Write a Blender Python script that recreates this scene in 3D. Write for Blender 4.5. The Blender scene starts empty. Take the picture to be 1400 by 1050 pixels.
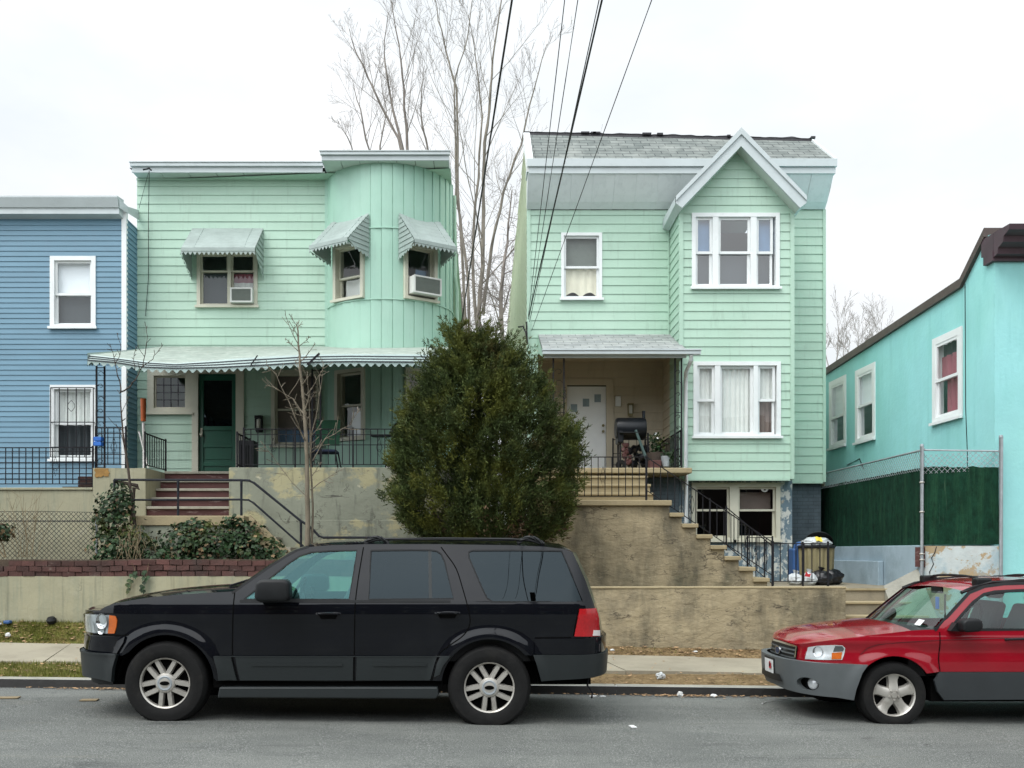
import bpy, bmesh, math, random
from mathutils import Vector, Matrix, noise
from mathutils.geometry import delaunay_2d_cdt

sc = bpy.context.scene
COL = sc.collection
# ---- photograph geometry: focal length in photo pixels, principal point (vanishing point), eye height
F = 1350.0; VX = 655.0; VY = 755.0; EH = 1.66
R = math.radians
def X(px, D): return (px - VX) * D / F
def Z(py, D): return EH + (VY - py) * D / F
def P(px, py, D): return Vector((X(px, D), D, Z(py, D)))
def lerp(a, b, t): return a + (b - a) * t
def sstep(a, b, x):
    t = max(0.0, min(1.0, (x - a) / (b - a))); return t * t * (3 - 2 * t)
def interp(pts, x):
    if x <= pts[0][0]: return pts[0][1]
    for (xa, ya), (xb, yb) in zip(pts, pts[1:]):
        if x <= xb: return lerp(ya, yb, (x - xa) / (xb - xa))
    return pts[-1][1]

# ---------------------------------------------------------------- objects
def tag(o, label, cat=None, group=None, kind=None):
    if label: o['label'] = label
    if cat: o['category'] = cat
    if group: o['group'] = group
    if kind: o['kind'] = kind
    return o
def thing(name, label, cat, loc, group=None):
    o = bpy.data.objects.new(name, None); COL.objects.link(o)
    o.empty_display_size = .2
    o.location = Vector(loc)
    return tag(o, label, cat, group)
def adopt(o, parent):
    o.parent = parent
    if parent.type == 'EMPTY':
        o.matrix_parent_inverse = Matrix.Translation(-Vector(parent.location))
def copy_tree(o, parent=None):
    c = o.copy(); COL.objects.link(c)
    if parent: c.parent = parent
    for ch in list(o.children): copy_tree(ch, c)
    return c

class MB:
    """collects faces; T maps local (u, n, z) to the world"""
    def __init__(s, T=None): s.v = []; s.f = []; s.T = T
    def add(s, vs, fs):
        b = len(s.v)
        s.v += [tuple(v) for v in vs] if s.T is None else [tuple(s.T(*v)) for v in vs]
        s.f += [tuple(b + i for i in f) for f in fs]
        return s
    def box(s, x0, x1, y0, y1, z0, z1):
        return s.add([(x0,y0,z0),(x1,y0,z0),(x1,y1,z0),(x0,y1,z0),(x0,y0,z1),(x1,y0,z1),(x1,y1,z1),(x0,y1,z1)],
              [(0,3,2,1),(4,5,6,7),(0,1,5,4),(1,2,6,5),(2,3,7,6),(3,0,4,7)])
    def poly(s, *pts): return s.add(pts, [tuple(range(len(pts)))])
    def tube(s, pts, r, n=6, r2=None, cap=True):
        pts = [Vector(p) for p in pts]
        m = len(pts)
        rs = [r if r2 is None else lerp(r, r2, i / (m - 1)) for i in range(m)] if not isinstance(r, (list, tuple)) else list(r)
        vs = []; fs = []
        ref = None
        for i, p in enumerate(pts):
            d = (pts[min(i + 1, m - 1)] - pts[max(i - 1, 0)])
            if d.length < 1e-9: d = Vector((0, 0, 1))
            d.normalize()
            if ref is None:
                ref = Vector((1, 0, 0)) if abs(d.x) < .9 else Vector((0, 1, 0))
            a = d.cross(ref)
            if a.length < 1e-6: a = d.cross(Vector((0, 1, 0)))
            a.normalize(); b = d.cross(a); ref = b.cross(d)
            for k in range(n):
                t = 2 * math.pi * k / n + .4
                vs.append(p + (a * math.cos(t) + b * math.sin(t)) * rs[i])
        for i in range(m - 1):
            for k in range(n):
                k2 = (k + 1) % n
                fs.append((i*n+k, i*n+k2, (i+1)*n+k2, (i+1)*n+k))
        if cap:
            fs.append(tuple(range(n))); fs.append(tuple(range((m-1)*n, m*n)))
        return s.add(vs, fs)
    def bar(s, a, b, w, h=None, up=(0, 0, 1)):
        """rectangular bar from a to b"""
        a = Vector(a); b = Vector(b); h = w if h is None else h
        d = (b - a).normalized(); u = Vector(up)
        if abs(d.dot(u)) > .95: u = Vector((0, 1, 0))
        sd = d.cross(u).normalized(); up2 = sd.cross(d)
        vs = []
        for p in (a, b):
            for (i, j) in ((-1,-1),(1,-1),(1,1),(-1,1)):
                vs.append(p + sd * (i * w / 2) + up2 * (j * h / 2))
        return s.add(vs, [(0,1,2,3),(7,6,5,4),(0,4,5,1),(1,5,6,2),(2,6,7,3),(3,7,4,0)])
    def prism(s, pts, n0, n1):
        """polygon of (u, z) extruded along n"""
        m = len(pts)
        vs = [(u, n0, z) for u, z in pts] + [(u, n1, z) for u, z in pts]
        fs = [tuple(range(m)), tuple(range(2*m-1, m-1, -1))]
        for i in range(m):
            j = (i + 1) % m; fs.append((i, j, m+j, m+i))
        return s.add(vs, fs)
    def lathe(s, prof, o, axis=(0, 0, 1), n=24, a0=0, a1=2*math.pi):
        o = Vector(o); ax = Vector(axis).normalized()
        ref = Vector((1, 0, 0)) if abs(ax.x) < .9 else Vector((0, 0, 1))
        a = ax.cross(ref).normalized(); b = ax.cross(a)
        full = abs(a1 - a0 - 2*math.pi) < 1e-6
        cnt = n if full else n + 1
        vs = []; fs = []
        for r, h in prof:
            for k in range(cnt):
                t = a0 + (a1 - a0) * k / n
                vs.append(o + ax * h + (a * math.cos(t) + b * math.sin(t)) * r)
        for i in range(len(prof) - 1):
            for k in range(n):
                k2 = (k + 1) % cnt
                fs.append((i*cnt+k, i*cnt+k2, (i+1)*cnt+k2, (i+1)*cnt+k))
        return s.add(vs, fs)
    def grid(s, fn, nu, nv):
        vs = [fn(i / nu, j / nv) for j in range(nv + 1) for i in range(nu + 1)]
        w = nu + 1
        return s.add(vs, [(j*w+i, j*w+i+1, (j+1)*w+i+1, (j+1)*w+i) for j in range(nv) for i in range(nu)])
    def build(s, name, mat, parent=None, smooth=False, bevel=0, seg=2, weld=True, origin=None, ang=.7):
        me = bpy.data.meshes.new(name)
        vs = s.v
        off = Vector((0, 0, 0))
        if parent is None and vs:
            if origin is None:
                lo = [min(v[i] for v in vs) for i in range(3)]; hi = [max(v[i] for v in vs) for i in range(3)]
                off = Vector(((lo[0]+hi[0])/2, (lo[1]+hi[1])/2, lo[2]))
            else: off = Vector(origin)
            vs = [(v[0]-off.x, v[1]-off.y, v[2]-off.z) for v in vs]
        me.from_pydata(vs, [], s.f)
        if weld or bevel:
            bm = bmesh.new(); bm.from_mesh(me)
            bmesh.ops.remove_doubles(bm, verts=bm.verts, dist=.0004)
            bmesh.ops.recalc_face_normals(bm, faces=bm.faces)
            if bevel:
                es = [e for e in bm.edges if len(e.link_faces) == 2 and e.calc_face_angle(0) > .6]
                bmesh.ops.bevel(bm, geom=es, offset=bevel, segments=seg, affect='EDGES', profile=.5, clamp_overlap=True)
            if smooth:
                for f in bm.faces: f.smooth = True
                for e in bm.edges:
                    if len(e.link_faces) == 2 and e.calc_face_angle(0) > ang: e.smooth = False
            bm.to_mesh(me); bm.free()
        elif smooth:
            me.polygons.foreach_set('use_smooth', [True] * len(me.polygons))
        for m in (mat if isinstance(mat, (list, tuple)) else [mat]): me.materials.append(m)
        o = bpy.data.objects.new(name, me); COL.objects.link(o)
        if parent is not None: adopt(o, parent)
        else: o.location = off
        return o

# ---------------------------------------------------------------- materials
def nd(nt, typ, **kw):
    n = nt.nodes.new(typ)
    for k, v in kw.items():
        if k in n.inputs: n.inputs[k].default_value = v
        else: setattr(n, k, v)
    return n
def c4(c): return (c[0], c[1], c[2], 1.0)
def srgb(r, g, b):
    f = lambda x: (x/255/12.92) if x/255 <= .04045 else ((x/255+.055)/1.055)**2.4
    return (f(r), f(g), f(b))
def newmat(name):
    m = bpy.data.materials.new(name); m.use_nodes = True
    nt = m.node_tree; nt.nodes.clear()
    out = nd(nt, 'ShaderNodeOutputMaterial'); bs = nd(nt, 'ShaderNodeBsdfPrincipled')
    nt.links.new(bs.outputs[0], out.inputs[0])
    tc = nd(nt, 'ShaderNodeTexCoord')
    return m, nt, bs, tc, out
def noise_fac(nt, tc, scale, detail, lo, hi, stretch=(1, 1, 1), rough=.6):
    mp = nd(nt, 'ShaderNodeMapping'); mp.inputs['Scale'].default_value = stretch
    nt.links.new(tc.outputs['Object'], mp.inputs[0])
    n = nd(nt, 'ShaderNodeTexNoise', Scale=scale, Detail=detail, Roughness=rough)
    nt.links.new(mp.outputs[0], n.inputs['Vector'])
    mr = nd(nt, 'ShaderNodeMapRange'); mr.inputs[1].default_value = lo; mr.inputs[2].default_value = hi
    nt.links.new(n.outputs[0], mr.inputs[0])
    return mr.outputs[0], n
def mixc(nt, fac, a, b, mode='MIX'):
    m = nd(nt, 'ShaderNodeMix', data_type='RGBA', blend_type=mode)
    for sock, v in ((m.inputs[0], fac), (m.inputs[6], a), (m.inputs[7], b)):
        if hasattr(v, 'is_linked'): nt.links.new(v, sock)
        else: sock.default_value = v if isinstance(v, (int, float)) else c4(v)
    return m.outputs[2]
def pm(name, col, rough=.6, var=.12, vs=2.0, bump=0.0, bs=40.0, metal=0.0, spec=.5, layers=(), coat=0, island=0.0, stretch=(1, 1, 1), bstretch=(1, 1, 1), bdist=.02, trans=0, veins=()):
    """principled material: base colour with noise variation, any number of noise-shaped stains, bump"""
    m, nt, b, tc, out = newmat(name)
    f, _ = noise_fac(nt, tc, vs, 6, .3, .7, stretch)
    c = mixc(nt, f, tuple(x * (1 - var) for x in col), tuple(min(1, x * (1 + var)) for x in col))
    if island:
        g = nd(nt, 'ShaderNodeNewGeometry')
        mr = nd(nt, 'ShaderNodeMapRange'); mr.inputs[3].default_value = 1 - island; mr.inputs[4].default_value = 1 + island
        nt.links.new(g.outputs['Random Per Island'], mr.inputs[0])
        hs = nd(nt, 'ShaderNodeHueSaturation'); nt.links.new(c, hs.inputs['Color']); nt.links.new(mr.outputs[0], hs.inputs['Value'])
        c = hs.outputs[0]
    for (lc, scale, st, lo, hi, amt) in layers:
        lf, _ = noise_fac(nt, tc, scale, 7, lo, hi, st, .65)
        mu = nd(nt, 'ShaderNodeMath', operation='MULTIPLY'); mu.inputs[1].default_value = amt
        nt.links.new(lf, mu.inputs[0])
        c = mixc(nt, mu.outputs[0], c, lc)
    for (vc, scale, st, wd, amt) in veins:      # broken hairline cracks and painted shadow lines of trowel ridges: contours of a noise
        vf, _ = noise_fac(nt, tc, scale, 5, 0, 1, st, .55)
        s1 = nd(nt, 'ShaderNodeMath', operation='SUBTRACT'); s1.inputs[1].default_value = .5; nt.links.new(vf, s1.inputs[0])
        s2 = nd(nt, 'ShaderNodeMath', operation='ABSOLUTE'); nt.links.new(s1.outputs[0], s2.inputs[0])
        mr = nd(nt, 'ShaderNodeMapRange'); mr.inputs[1].default_value = 0; mr.inputs[2].default_value = wd; mr.inputs[3].default_value = amt; mr.inputs[4].default_value = 0
        nt.links.new(s2.outputs[0], mr.inputs[0])
        gf, _ = noise_fac(nt, tc, scale * .8, 3, .50, .62, (1, 1, 1.2))
        mu = nd(nt, 'ShaderNodeMath', operation='MULTIPLY'); nt.links.new(mr.outputs[0], mu.inputs[0]); nt.links.new(gf, mu.inputs[1])
        c = mixc(nt, mu.outputs[0], c, vc)
    nt.links.new(c, b.inputs['Base Color'])
    b.inputs['Roughness'].default_value = rough; b.inputs['Metallic'].default_value = metal
    b.inputs['Specular IOR Level'].default_value = spec
    if coat: b.inputs['Coat Weight'].default_value = coat; b.inputs['Coat Roughness'].default_value = .03
    if bump:
        bf, _ = noise_fac(nt, tc, bs, 5, 0, 1, bstretch)
        bp = nd(nt, 'ShaderNodeBump', Strength=bump, Distance=bdist); nt.links.new(bf, bp.inputs['Height'])
        nt.links.new(bp.outputs[0], b.inputs['Normal'])
    if trans:
        t = nd(nt, 'ShaderNodeBsdfTranslucent'); nt.links.new(c, t.inputs[0])
        mx = nd(nt, 'ShaderNodeMixShader'); mx.inputs[0].default_value = trans
        nt.links.new(b.outputs[0], mx.inputs[1]); nt.links.new(t.outputs[0], mx.inputs[2]); nt.links.new(mx.outputs[0], out.inputs[0])
    return m
def glassmat(name, tint=(.8, .85, .85), refl=.10, boost=1.6, rough=.0, gc=(1, 1, 1)):
    m, nt, b, tc, out = newmat(name)
    nt.nodes.remove(b)
    tr = nd(nt, 'ShaderNodeBsdfTransparent'); tr.inputs[0].default_value = c4(tint)
    gl = nd(nt, 'ShaderNodeBsdfGlossy'); gl.inputs['Roughness'].default_value = rough; gl.inputs[0].default_value = c4(gc)
    lw = nd(nt, 'ShaderNodeLayerWeight', Blend=.5)           # 1 - |cos|, the same from both sides
    pw = nd(nt, 'ShaderNodeMath', operation='POWER'); pw.inputs[1].default_value = 5.0; nt.links.new(lw.outputs['Facing'], pw.inputs[0])
    ma = nd(nt, 'ShaderNodeMath', operation='MULTIPLY_ADD'); ma.use_clamp = True
    ma.inputs[1].default_value = min(1, boost) * (1 - refl); ma.inputs[2].default_value = refl
    nt.links.new(pw.outputs[0], ma.inputs[0])
    nz = nd(nt, 'ShaderNodeTexNoise', Scale=1.3, Detail=1.0)
    nt.links.new(tc.outputs['Object'], nz.inputs['Vector'])
    bp = nd(nt, 'ShaderNodeBump', Strength=.05, Distance=.05); nt.links.new(nz.outputs[0], bp.inputs['Height'])
    nt.links.new(bp.outputs[0], gl.inputs['Normal'])
    mx = nd(nt, 'ShaderNodeMixShader')
    nt.links.new(ma.outputs[0], mx.inputs[0]); nt.links.new(tr.outputs[0], mx.inputs[1]); nt.links.new(gl.outputs[0], mx.inputs[2])
    nt.links.new(mx.outputs[0], out.inputs[0])
    return m
def brickmat(name, c1, c2, mort, w, h, axes=('X', 'Z'), msize=.008, bump=.5, rough=.85, layers=(), offset=.5):
    m, nt, b, tc, out = newmat(name)
    sp = nd(nt, 'ShaderNodeSeparateXYZ'); nt.links.new(tc.outputs['Object'], sp.inputs[0])
    cb = nd(nt, 'ShaderNodeCombineXYZ')
    nt.links.new(sp.outputs[axes[0]], cb.inputs[0]); nt.links.new(sp.outputs[axes[1]], cb.inputs[1])
    nzw = nd(nt, 'ShaderNodeTexNoise', Scale=4.0, Detail=2.0); nt.links.new(cb.outputs[0], nzw.inputs['Vector'])
    vm = nd(nt, 'ShaderNodeVectorMath', operation='MULTIPLY_ADD'); vm.inputs[1].default_value = (.012, .012, 0)
    nt.links.new(nzw.outputs[1], vm.inputs[0]); nt.links.new(cb.outputs[0], vm.inputs[2])
    br = nd(nt, 'ShaderNodeTexBrick', Scale=1.0)
    br.offset = offset
    br.inputs['Brick Width'].default_value = w; br.inputs['Row Height'].default_value = h; br.inputs['Mortar Size'].default_value = msize
    br.inputs['Color1'].default_value = c4(c1); br.inputs['Color2'].default_value = c4(c2); br.inputs['Mortar'].default_value = c4(mort)
    nt.links.new(vm.outputs[0], br.inputs['Vector'])
    f, _ = noise_fac(nt, tc, 6, 6, .3, .7)
    c = mixc(nt, f, (.75, .75, .75), (1.15, 1.15, 1.15))
    c = mixc(nt, 1.0, br.outputs[0], c, 'MULTIPLY')
    for (lc, scale, st, lo, hi, amt) in layers:
        lf, _ = noise_fac(nt, tc, scale, 7, lo, hi, st, .65)
        mu = nd(nt, 'ShaderNodeMath', operation='MULTIPLY'); mu.inputs[1].default_value = amt
        nt.links.new(lf, mu.inputs[0]); c = mixc(nt, mu.outputs[0], c, lc)
    nt.links.new(c, b.inputs['Base Color']); b.inputs['Roughness'].default_value = rough
    bp = nd(nt, 'ShaderNodeBump', Strength=bump, Distance=.01); bp.invert = True
    nt.links.new(br.outputs[1], bp.inputs['Height']); nt.links.new(bp.outputs[0], b.inputs['Normal'])
    return m

M = {}
def materials():
    grime = (.10, .13, .10)
    M['mint'] = pm('mint_siding', (.385, .555, .445), .45, .06, .8, .05, 12, layers=[((.47, .62, .52), .5, (1, 1, 1), .45, .7, .45), (grime, 3, (4, 4, .4), .55, .8, .32), ((.30,.40,.30), 1.1, (1.,1,5), .55, .75, .22)], stretch=(1, 1, 3), island=.018)
    M['mint_bay'] = pm('mint_panel_siding', (.325, .53, .43), .45, .07, 1.2, .04, 12, layers=[((.42, .59, .495), .6, (1, 1, .6), .45, .7, .4), (grime, 2.5, (5, 5, .5), .58, .8, .25)])
    M['pale_siding'] = pm('weathered_side_siding', (.86, .88, .74), .6, .06, 1.5, .05, 12, layers=[((.30, .38, .26), 2.0, (1, .3, 1), .58, .75, .45)])
    M['beige_siding'] = pm('beige_siding', (.54, .48, .37), .5, .06, 1.0, layers=[((.2, .17, .1), 3, (3, 3, .5), .55, .8, .3)])
    M['blue_siding'] = pm('blue_siding', (.122, .240, .325), .5, .07, 1.0, .03, 20, layers=[((.14, .22, .30), 2, (3, 3, .6), .55, .8, .3)], stretch=(1, 1, 4), island=.03)
    M['white_trim'] = pm('white_trim', (.74, .77, .77), .4, .05, 3, layers=[((.4, .42, .40), 5, (1, 1, 1), .6, .8, .3)])
    M['alum'] = pm('white_aluminium', (.50, .555, .565), .4, .06, 2, layers=[((.33, .38, .36), 3, (2, 2, 2), .55, .8, .4)])
    M['frieze'] = pm('grey_aluminium_panel', (.74, .80, .81), .38, .06, 1.2, layers=[((.52, .58, .59), 2.0, (4, 4, .3), .5, .75, .5)])
    M['soffit'] = pm('soffit_panel', (.52, .60, .55), .5, .05, 2)
    M['cream'] = pm('cream_paint', (.55, .54, .44), .5, .07, 3, layers=[((.3, .28, .2), 6, (1, 1, 1), .6, .8, .4)])
    M['awning'] = pm('awning_aluminium', (.30, .36, .34), .45, .12, 3, layers=[((.20, .24, .22), 8, (1, 4, 4), .5, .75, .55)])
    M['canopy'] = pm('canopy_aluminium', (.335, .435, .42), .4, .08, 2, layers=[((.25, .30, .27), 6, (1, 3, 3), .52, .75, .5)])
    M['canopy_top'] = pm('canopy_weathered_top', (.27, .32, .28), .8, .2, 4, .2, 30, layers=[((.55, .58, .52), 5, (1, 1, 4), .5, .7, .6), ((.45,.33,.08), 2.2, (1,1,1), .68, .74, .6)])
    M['shingle'] = brickmat('roof_shingles', (.125, .145, .137), (.19, .21, .198), (.04, .05, .05), .32, .115, ('X', 'Z'), .008, .6, .9, [((.36, .38, .35), 2, (1, 1, 1), .5, .75, .5)])
    M['shingle_porch'] = brickmat('porch_roof_shingles', (.26, .28, .28), (.36, .38, .37), (.14, .15, .15), .30, .07, ('X', 'Z'), .006, .6, .9)
    M['tar'] = pm('roof_tar', (.018, .018, .022), .7, .3, 6, .6, 20)
    M['green_door'] = pm('green_door_paint', (.004, .085, .048), .35, .1, 3)
    M['white_door'] = pm('white_door_paint', (.86, .89, .91), .35, .04, 3)
    M['glass'] = glassmat('window_glass', (.95, .97, .97), .045, 1.2)
    M['glass_sky'] = glassmat('upper_window_glass', (.85, .9, .93), .13, 1.6)
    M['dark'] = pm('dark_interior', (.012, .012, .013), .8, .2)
    M['iron'] = pm('black_iron', (.010, .010, .013), .7, .3, 20, spec=.25)
    M['pipe'] = pm('dark_pipe', (.020, .022, .028), .6, .3, 15, spec=.2, layers=[((.12, .06, .03), 9, (1, 1, 1), .62, .75, .5)])
    M['galv'] = pm('galvanised_pipe', (.33, .36, .38), .45, .15, 8, metal=.3)
    M['brown_trim'] = pm('brown_cornice_paint', (.058, .032, .042), .5, .2, 4)
    M['brown_roofedge'] = pm('brown_coping', (.075, .055, .048), .55, .2, 4, layers=[((.2, .17, .15), 8, (1, 1, 1), .6, .75, .5)])
    M['teal'] = pm('teal_stucco', (.30, .645, .65), .75, .07, .9, .25, 14, layers=[((.33, .69, .64), .7, (1, 1, 1), .45, .7, .5), ((.13, .40, .38), 1.3, (3, 3, .35), .55, .8, .45), ((.20, .52, .47), .35, (1, 1, .5), .45, .6, .5)])
    M['greyblock'] = brickmat('blue_grey_brick', (.075, .105, .125), (.085, .118, .138), (.055, .08, .095), .22, .075, ('X', 'Z'), .008, .5, .7)
    M['greypeel'] = pm('peeling_blue_grey_paint', (.13, .19, .23), .7, .12, 4, .3, 25, layers=[((.62, .63, .58), 7, (1, 1, .8), .50, .56, .85), ((.35, .27, .18), 4, (1, 1, 1), .64, .7, .6)])
    M['greywall'] = pm('grey_blue_painted_wall', (.30, .39, .45), .75, .12, 1.5, .2, 20, layers=[((.20, .27, .31), 1.6, (1, 1, 1), .48, .62, .6), ((.15, .17, .15), 2.5, (1, 1, 1), .62, .8, .5)])
    M['peelwall'] = pm('peeling_white_wall', (.45, .50, .50), .8, .10, 3, .3, 18, layers=[((.34, .24, .12), 2.1, (1, 1, 1.2), .515, .535, .9), ((.20, .33, .40), 1.3, (1, 1, 1), .52, .60, .55), ((.42, .40, .38), 5, (1, 1, 1), .5, .7, .4), ((.10, .08, .06), 3.3, (1, 1, 1), .68, .71, .7)])
    M['yardwall'] = pm('sage_concrete', (.315, .300, .205), .85, .10, 1.2, .3, 18, layers=[((.20, .225, .17), 1.4, (4, 4, .35), .47, .70, .75), ((.40, .38, .29), 2.5, (1, 1, 1), .60, .68, .5), ((.36, .33, .20), 1.0, (1, 1, 1), .5, .72, .5), ((.10, .11, .08), 3, (5, 5, .25), .55, .75, .6)], veins=[((.10, .10, .075), 1.3, (1, 1, 1.2), .008, .8)])
    M['porchwall'] = pm('patched_porch_concrete', (.225, .238, .182), .85, .14, 1.6, .4, 14, layers=[((.40, .36, .20), 1.15, (1, 1, 1.3), .53, .58, .75), ((.045, .05, .04), 2.1, (3, 3, .5), .53, .72, .75), ((.50, .47, .34), 2.3, (1, 1, 1), .66, .69, .8), ((.05, .045, .04), 1.5, (.5, .5, 5), .67, .70, .8)], veins=[((.05, .045, .035), 1.6, (1, 1, 1.1), .010, .9), ((.06, .05, .04), 3.8, (.8, .8, 1.6), .014, .7)])
    M['stucco'] = pm('tan_stucco', (.315, .262, .165), .92, .14, 1.3, .75, 5, layers=[((.34, .28, .17), 2.2, (1, 1, 1), .55, .75, .5), ((.075, .068, .046), .95, (1.5, 1.5, .5), .46, .66, .9), ((.11, .098, .07), 2.2, (1, 1, .7), .50, .72, .55), ((.06, .066, .038), 1.6, (1, 1, .7), .58, .74, .6), ((.045, .038, .028), 2.2, (.5, .5, 1.6), .685, .70, .7)], bstretch=(.8, .8, 1.5), bdist=.04, veins=[((.05, .04, .028), 1.9, (.7, .7, 1.9), .016, .95), ((.06, .05, .035), 4.2, (.7, .7, 1.7), .018, .8), ((.42, .36, .25), 3.1, (.7, .7, 1.9), .012, .6)])  # dark marks and veins include painted shadows of the crusty ridges
    M['stepstone'] = pm('tan_step_stone', (.33, .27, .16), .85, .15, 3, .3, 25, layers=[((.14, .12, .08), 3, (1, 1, 1), .5, .75, .6)])
    M['redstep'] = pm('maroon_step_paint', (.075, .024, .021), .7, .2, 3, .2, 20, layers=[((.30, .22, .20), 3.2, (1, 1, 4), .57, .66, .65)])
    M['nosing'] = pm('worn_concrete_nosing', (.33, .31, .25), .85, .15, 5, .2, 25, layers=[((.12, .10, .08), 6, (1, 1, 1), .5, .75, .5)])
    M['brick'] = brickmat('red_brick_coping', (.050, .023, .020), (.082, .036, .031), (.085, .065, .055), .205, .058, ('X', 'Z'), .006, .6, .9, [((.035, .024, .020), 2.5, (1, 1, 2), .45, .70, .5), ((.22, .18, .15), 5, (.4, .4, 3), .62, .72, .55)])
    M['concrete'] = pm('pavement_concrete', (.265, .24, .18), .9, .12, 1.0, .25, 40, layers=[((.16, .14, .10), 1.7, (1, 1, 1), .48, .75, .6), ((.10, .09, .07), 7, (1, 1, 1), .60, .74, .35)])
    M['kerbtop'] = pm('kerb_concrete', (.27, .265, .225), .9, .12, 2, .3, 40, layers=[((.12, .12, .10), 5, (1, 1, 1), .5, .75, .5)])
    M['kerbface'] = pm('steel_kerb_face', (.020, .019, .018), .6, .3, 4, .3, 20)
    M['patio'] = pm('patio_concrete', (.24, .21, .15), .9, .15, 1.5, .3, 30, layers=[((.10, .09, .07), 2.5, (1, 1, 1), .5, .75, .6)])
    M['dirt'] = pm('bare_earth', (.14, .095, .050), 1.0, .3, 3, .7, 30, layers=[((.24, .17, .09), 7, (1, 1, 1), .50, .72, .7), ((.055, .042, .026), 11, (1, 1, 1), .52, .74, .6)])
    M['turf'] = pm('turf_soil', (.10, .105, .030), 1.0, .3, 3, .6, 40, layers=[((.20, .155, .055), 4, (1, 1, 1), .50, .70, .6)])
    M['soil'] = pm('yard_soil', (.07, .05, .035), 1.0, .3, 4, .6, 30, layers=[((.18, .13, .08), 9, (1, 1, 1), .52, .70, .7)])
    M['blinds'] = pm('white_blind', (.84, .88, .92), .7, .04, 3)
    M['lace'] = pm('white_curtain', (.84, .86, .82), .8, .04, 5, trans=.1)
    M['yellow_curtain'] = pm('cream_curtain', (.85, .80, .64), .8, .05, 5, trans=.1)
    M['pink_curtain'] = pm('pink_curtain', (.32, .10, .13), .8, .1, 5)
    M['blue_curtain_and_sky'] = pm('blue_curtain_and_sky_tint', (.17, .30, .48), .8, .1, 5)
    M['grey_screen'] = pm('insect_screen', (.045, .055, .062), .7, .1, 3)
    M['brown_blind'] = pm('brownish_blind', (.22, .17, .15), .8, .08, 4)
    M['ac'] = pm('air_conditioner_plastic', (.62, .63, .60), .5, .06, 5)
    M['acgrille'] = pm('air_conditioner_grille', (.13, .15, .13), .6, .1, 10)
    M['black_plastic'] = pm('black_plastic', (.010, .011, .012), .5, .2, 10, spec=.25)
    M['grill_enamel'] = pm('grill_enamel', (.008, .010, .013), .35, .2, 6, spec=.3)
    M['mesh_green'] = pm('green_privacy_mesh', (.006, .034, .019), .9, .35, 9, 1.0, 30, spec=.15, bstretch=(2, 2, .35), layers=[((.022, .078, .038), 1.6, (6, 6, .3), .5, .72, .7), ((.12, .19, .13), 3, (9, 9, .22), .64, .74, .5), ((.003, .012, .008), 2.0, (4, 4, 1.5), .52, .70, .6)])
    M['bark'] = pm('pale_bark', (.20, .178, .145), .9, .25, 3, .5, 20)
    M['barktwig'] = pm('twig_bark', (.20, .175, .155), .9, .2, 3)
    M['bark_young'] = pm('young_bark', (.17, .145, .105), .9, .2, 6, .3, 30)
    M['bark_dark'] = pm('dark_bark', (.06, .045, .035), .9, .25, 6, .4, 30)
    M['juniper'] = pm('juniper_foliage', (.044, .064, .019), .7, .4, 2.2, island=.45, layers=[((.125, .135, .024), 1.5, (1, 1, 1), .47, .62, .8), ((.090, .060, .022), 1.3, (1, 1, 1), .57, .68, .65)], spec=.2, trans=.12)
    M['ivy'] = pm('ivy_leaves', (.018, .040, .014), .5, .3, 2, island=.5, layers=[((.10, .105, .025), 2.3, (1, 1, 1), .54, .66, .7)], spec=.22)
    M['ivy_dry'] = pm('dry_ivy_leaves', (.13, .085, .04), .8, .3, 3, island=.5)
    M['stem'] = pm('dry_stems', (.20, .155, .09), .9, .2, 5)
    M['grass'] = pm('grass_blades', (.135, .145, .024), .8, .3, 1.6, island=.45, layers=[((.27, .22, .08), 2.2, (1, 1, 1), .52, .66, .7)], trans=.3)
    M['deadleaf'] = pm('dead_leaves', (.26, .165, .085), .85, .25, 3, island=.6)
    M['paper'] = pm('white_litter', (.62, .63, .62), .7, .05, 8)
    M['rubber'] = pm('tyre_rubber', (.010, .010, .010), .8, .15, 8, .2, 30, spec=.2, layers=[((.030, .027, .023), 4, (1, 1, 1), .52, .75, .4)])
    M['rim'] = pm('alloy_rim', (.48, .46, .42), .36, .08, 6, metal=.5, layers=[((.16, .13, .10), 7, (1, 1, 1), .52, .75, .6)])
    M['rimdark'] = pm('dark_part_and_shade', (.004, .004, .004), .9, .2, spec=.03)  # near-black of dark parts, also painted shade behind spokes and handles
    M['suv_paint'] = pm('black_car_paint', (.0035, .0042, .0065), .05, .1, 3, coat=.25, spec=.26, layers=[((.05, .05, .045), 3, (1, 1, 1), .50, .85, .10)])
    M['suv_clad'] = pm('grey_cladding', (.011, .015, .016), .48, .10, 4)
    M['suv_tint'] = None
    M['red_paint'] = pm('red_car_paint', (.25, .004, .013), .11, .08, 3, coat=.5, spec=.4, layers=[((.16, .05, .04), 2, (1, 1, 1), .5, .85, .15)])
    M['red_clad'] = pm('silver_grey_cladding', (.085, .096, .10), .5, .08, 4, metal=.1)
    M['red_sill'] = pm('dark_grey_cladding', (.026, .031, .034), .55, .1, 4)
    M['chrome'] = pm('chrome', (.55, .56, .57), .15, .05, 5, metal=1.0)
    M['reflector'] = pm('lamp_reflector', (.80, .83, .85), .22, .10, 14, metal=.35)
    M['lampclear'] = glassmat('clear_lens', (.97, .98, .98), .06, 1.2)
    M['headlamp'] = pm('headlamp_bowl', (.46, .50, .52), .2, .35, 5, metal=.5, stretch=(3, 3, .6), layers=[((.05, .055, .06), 5, (2, 2, .8), .55, .68, .8)])
    M['porchfloor'] = pm('dark_porch_floor', (.085, .085, .075), .9, .2, 3)
    M['amber'] = pm('amber_lens', (.62, .13, .012), .2, .1, 30, coat=.5)
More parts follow.
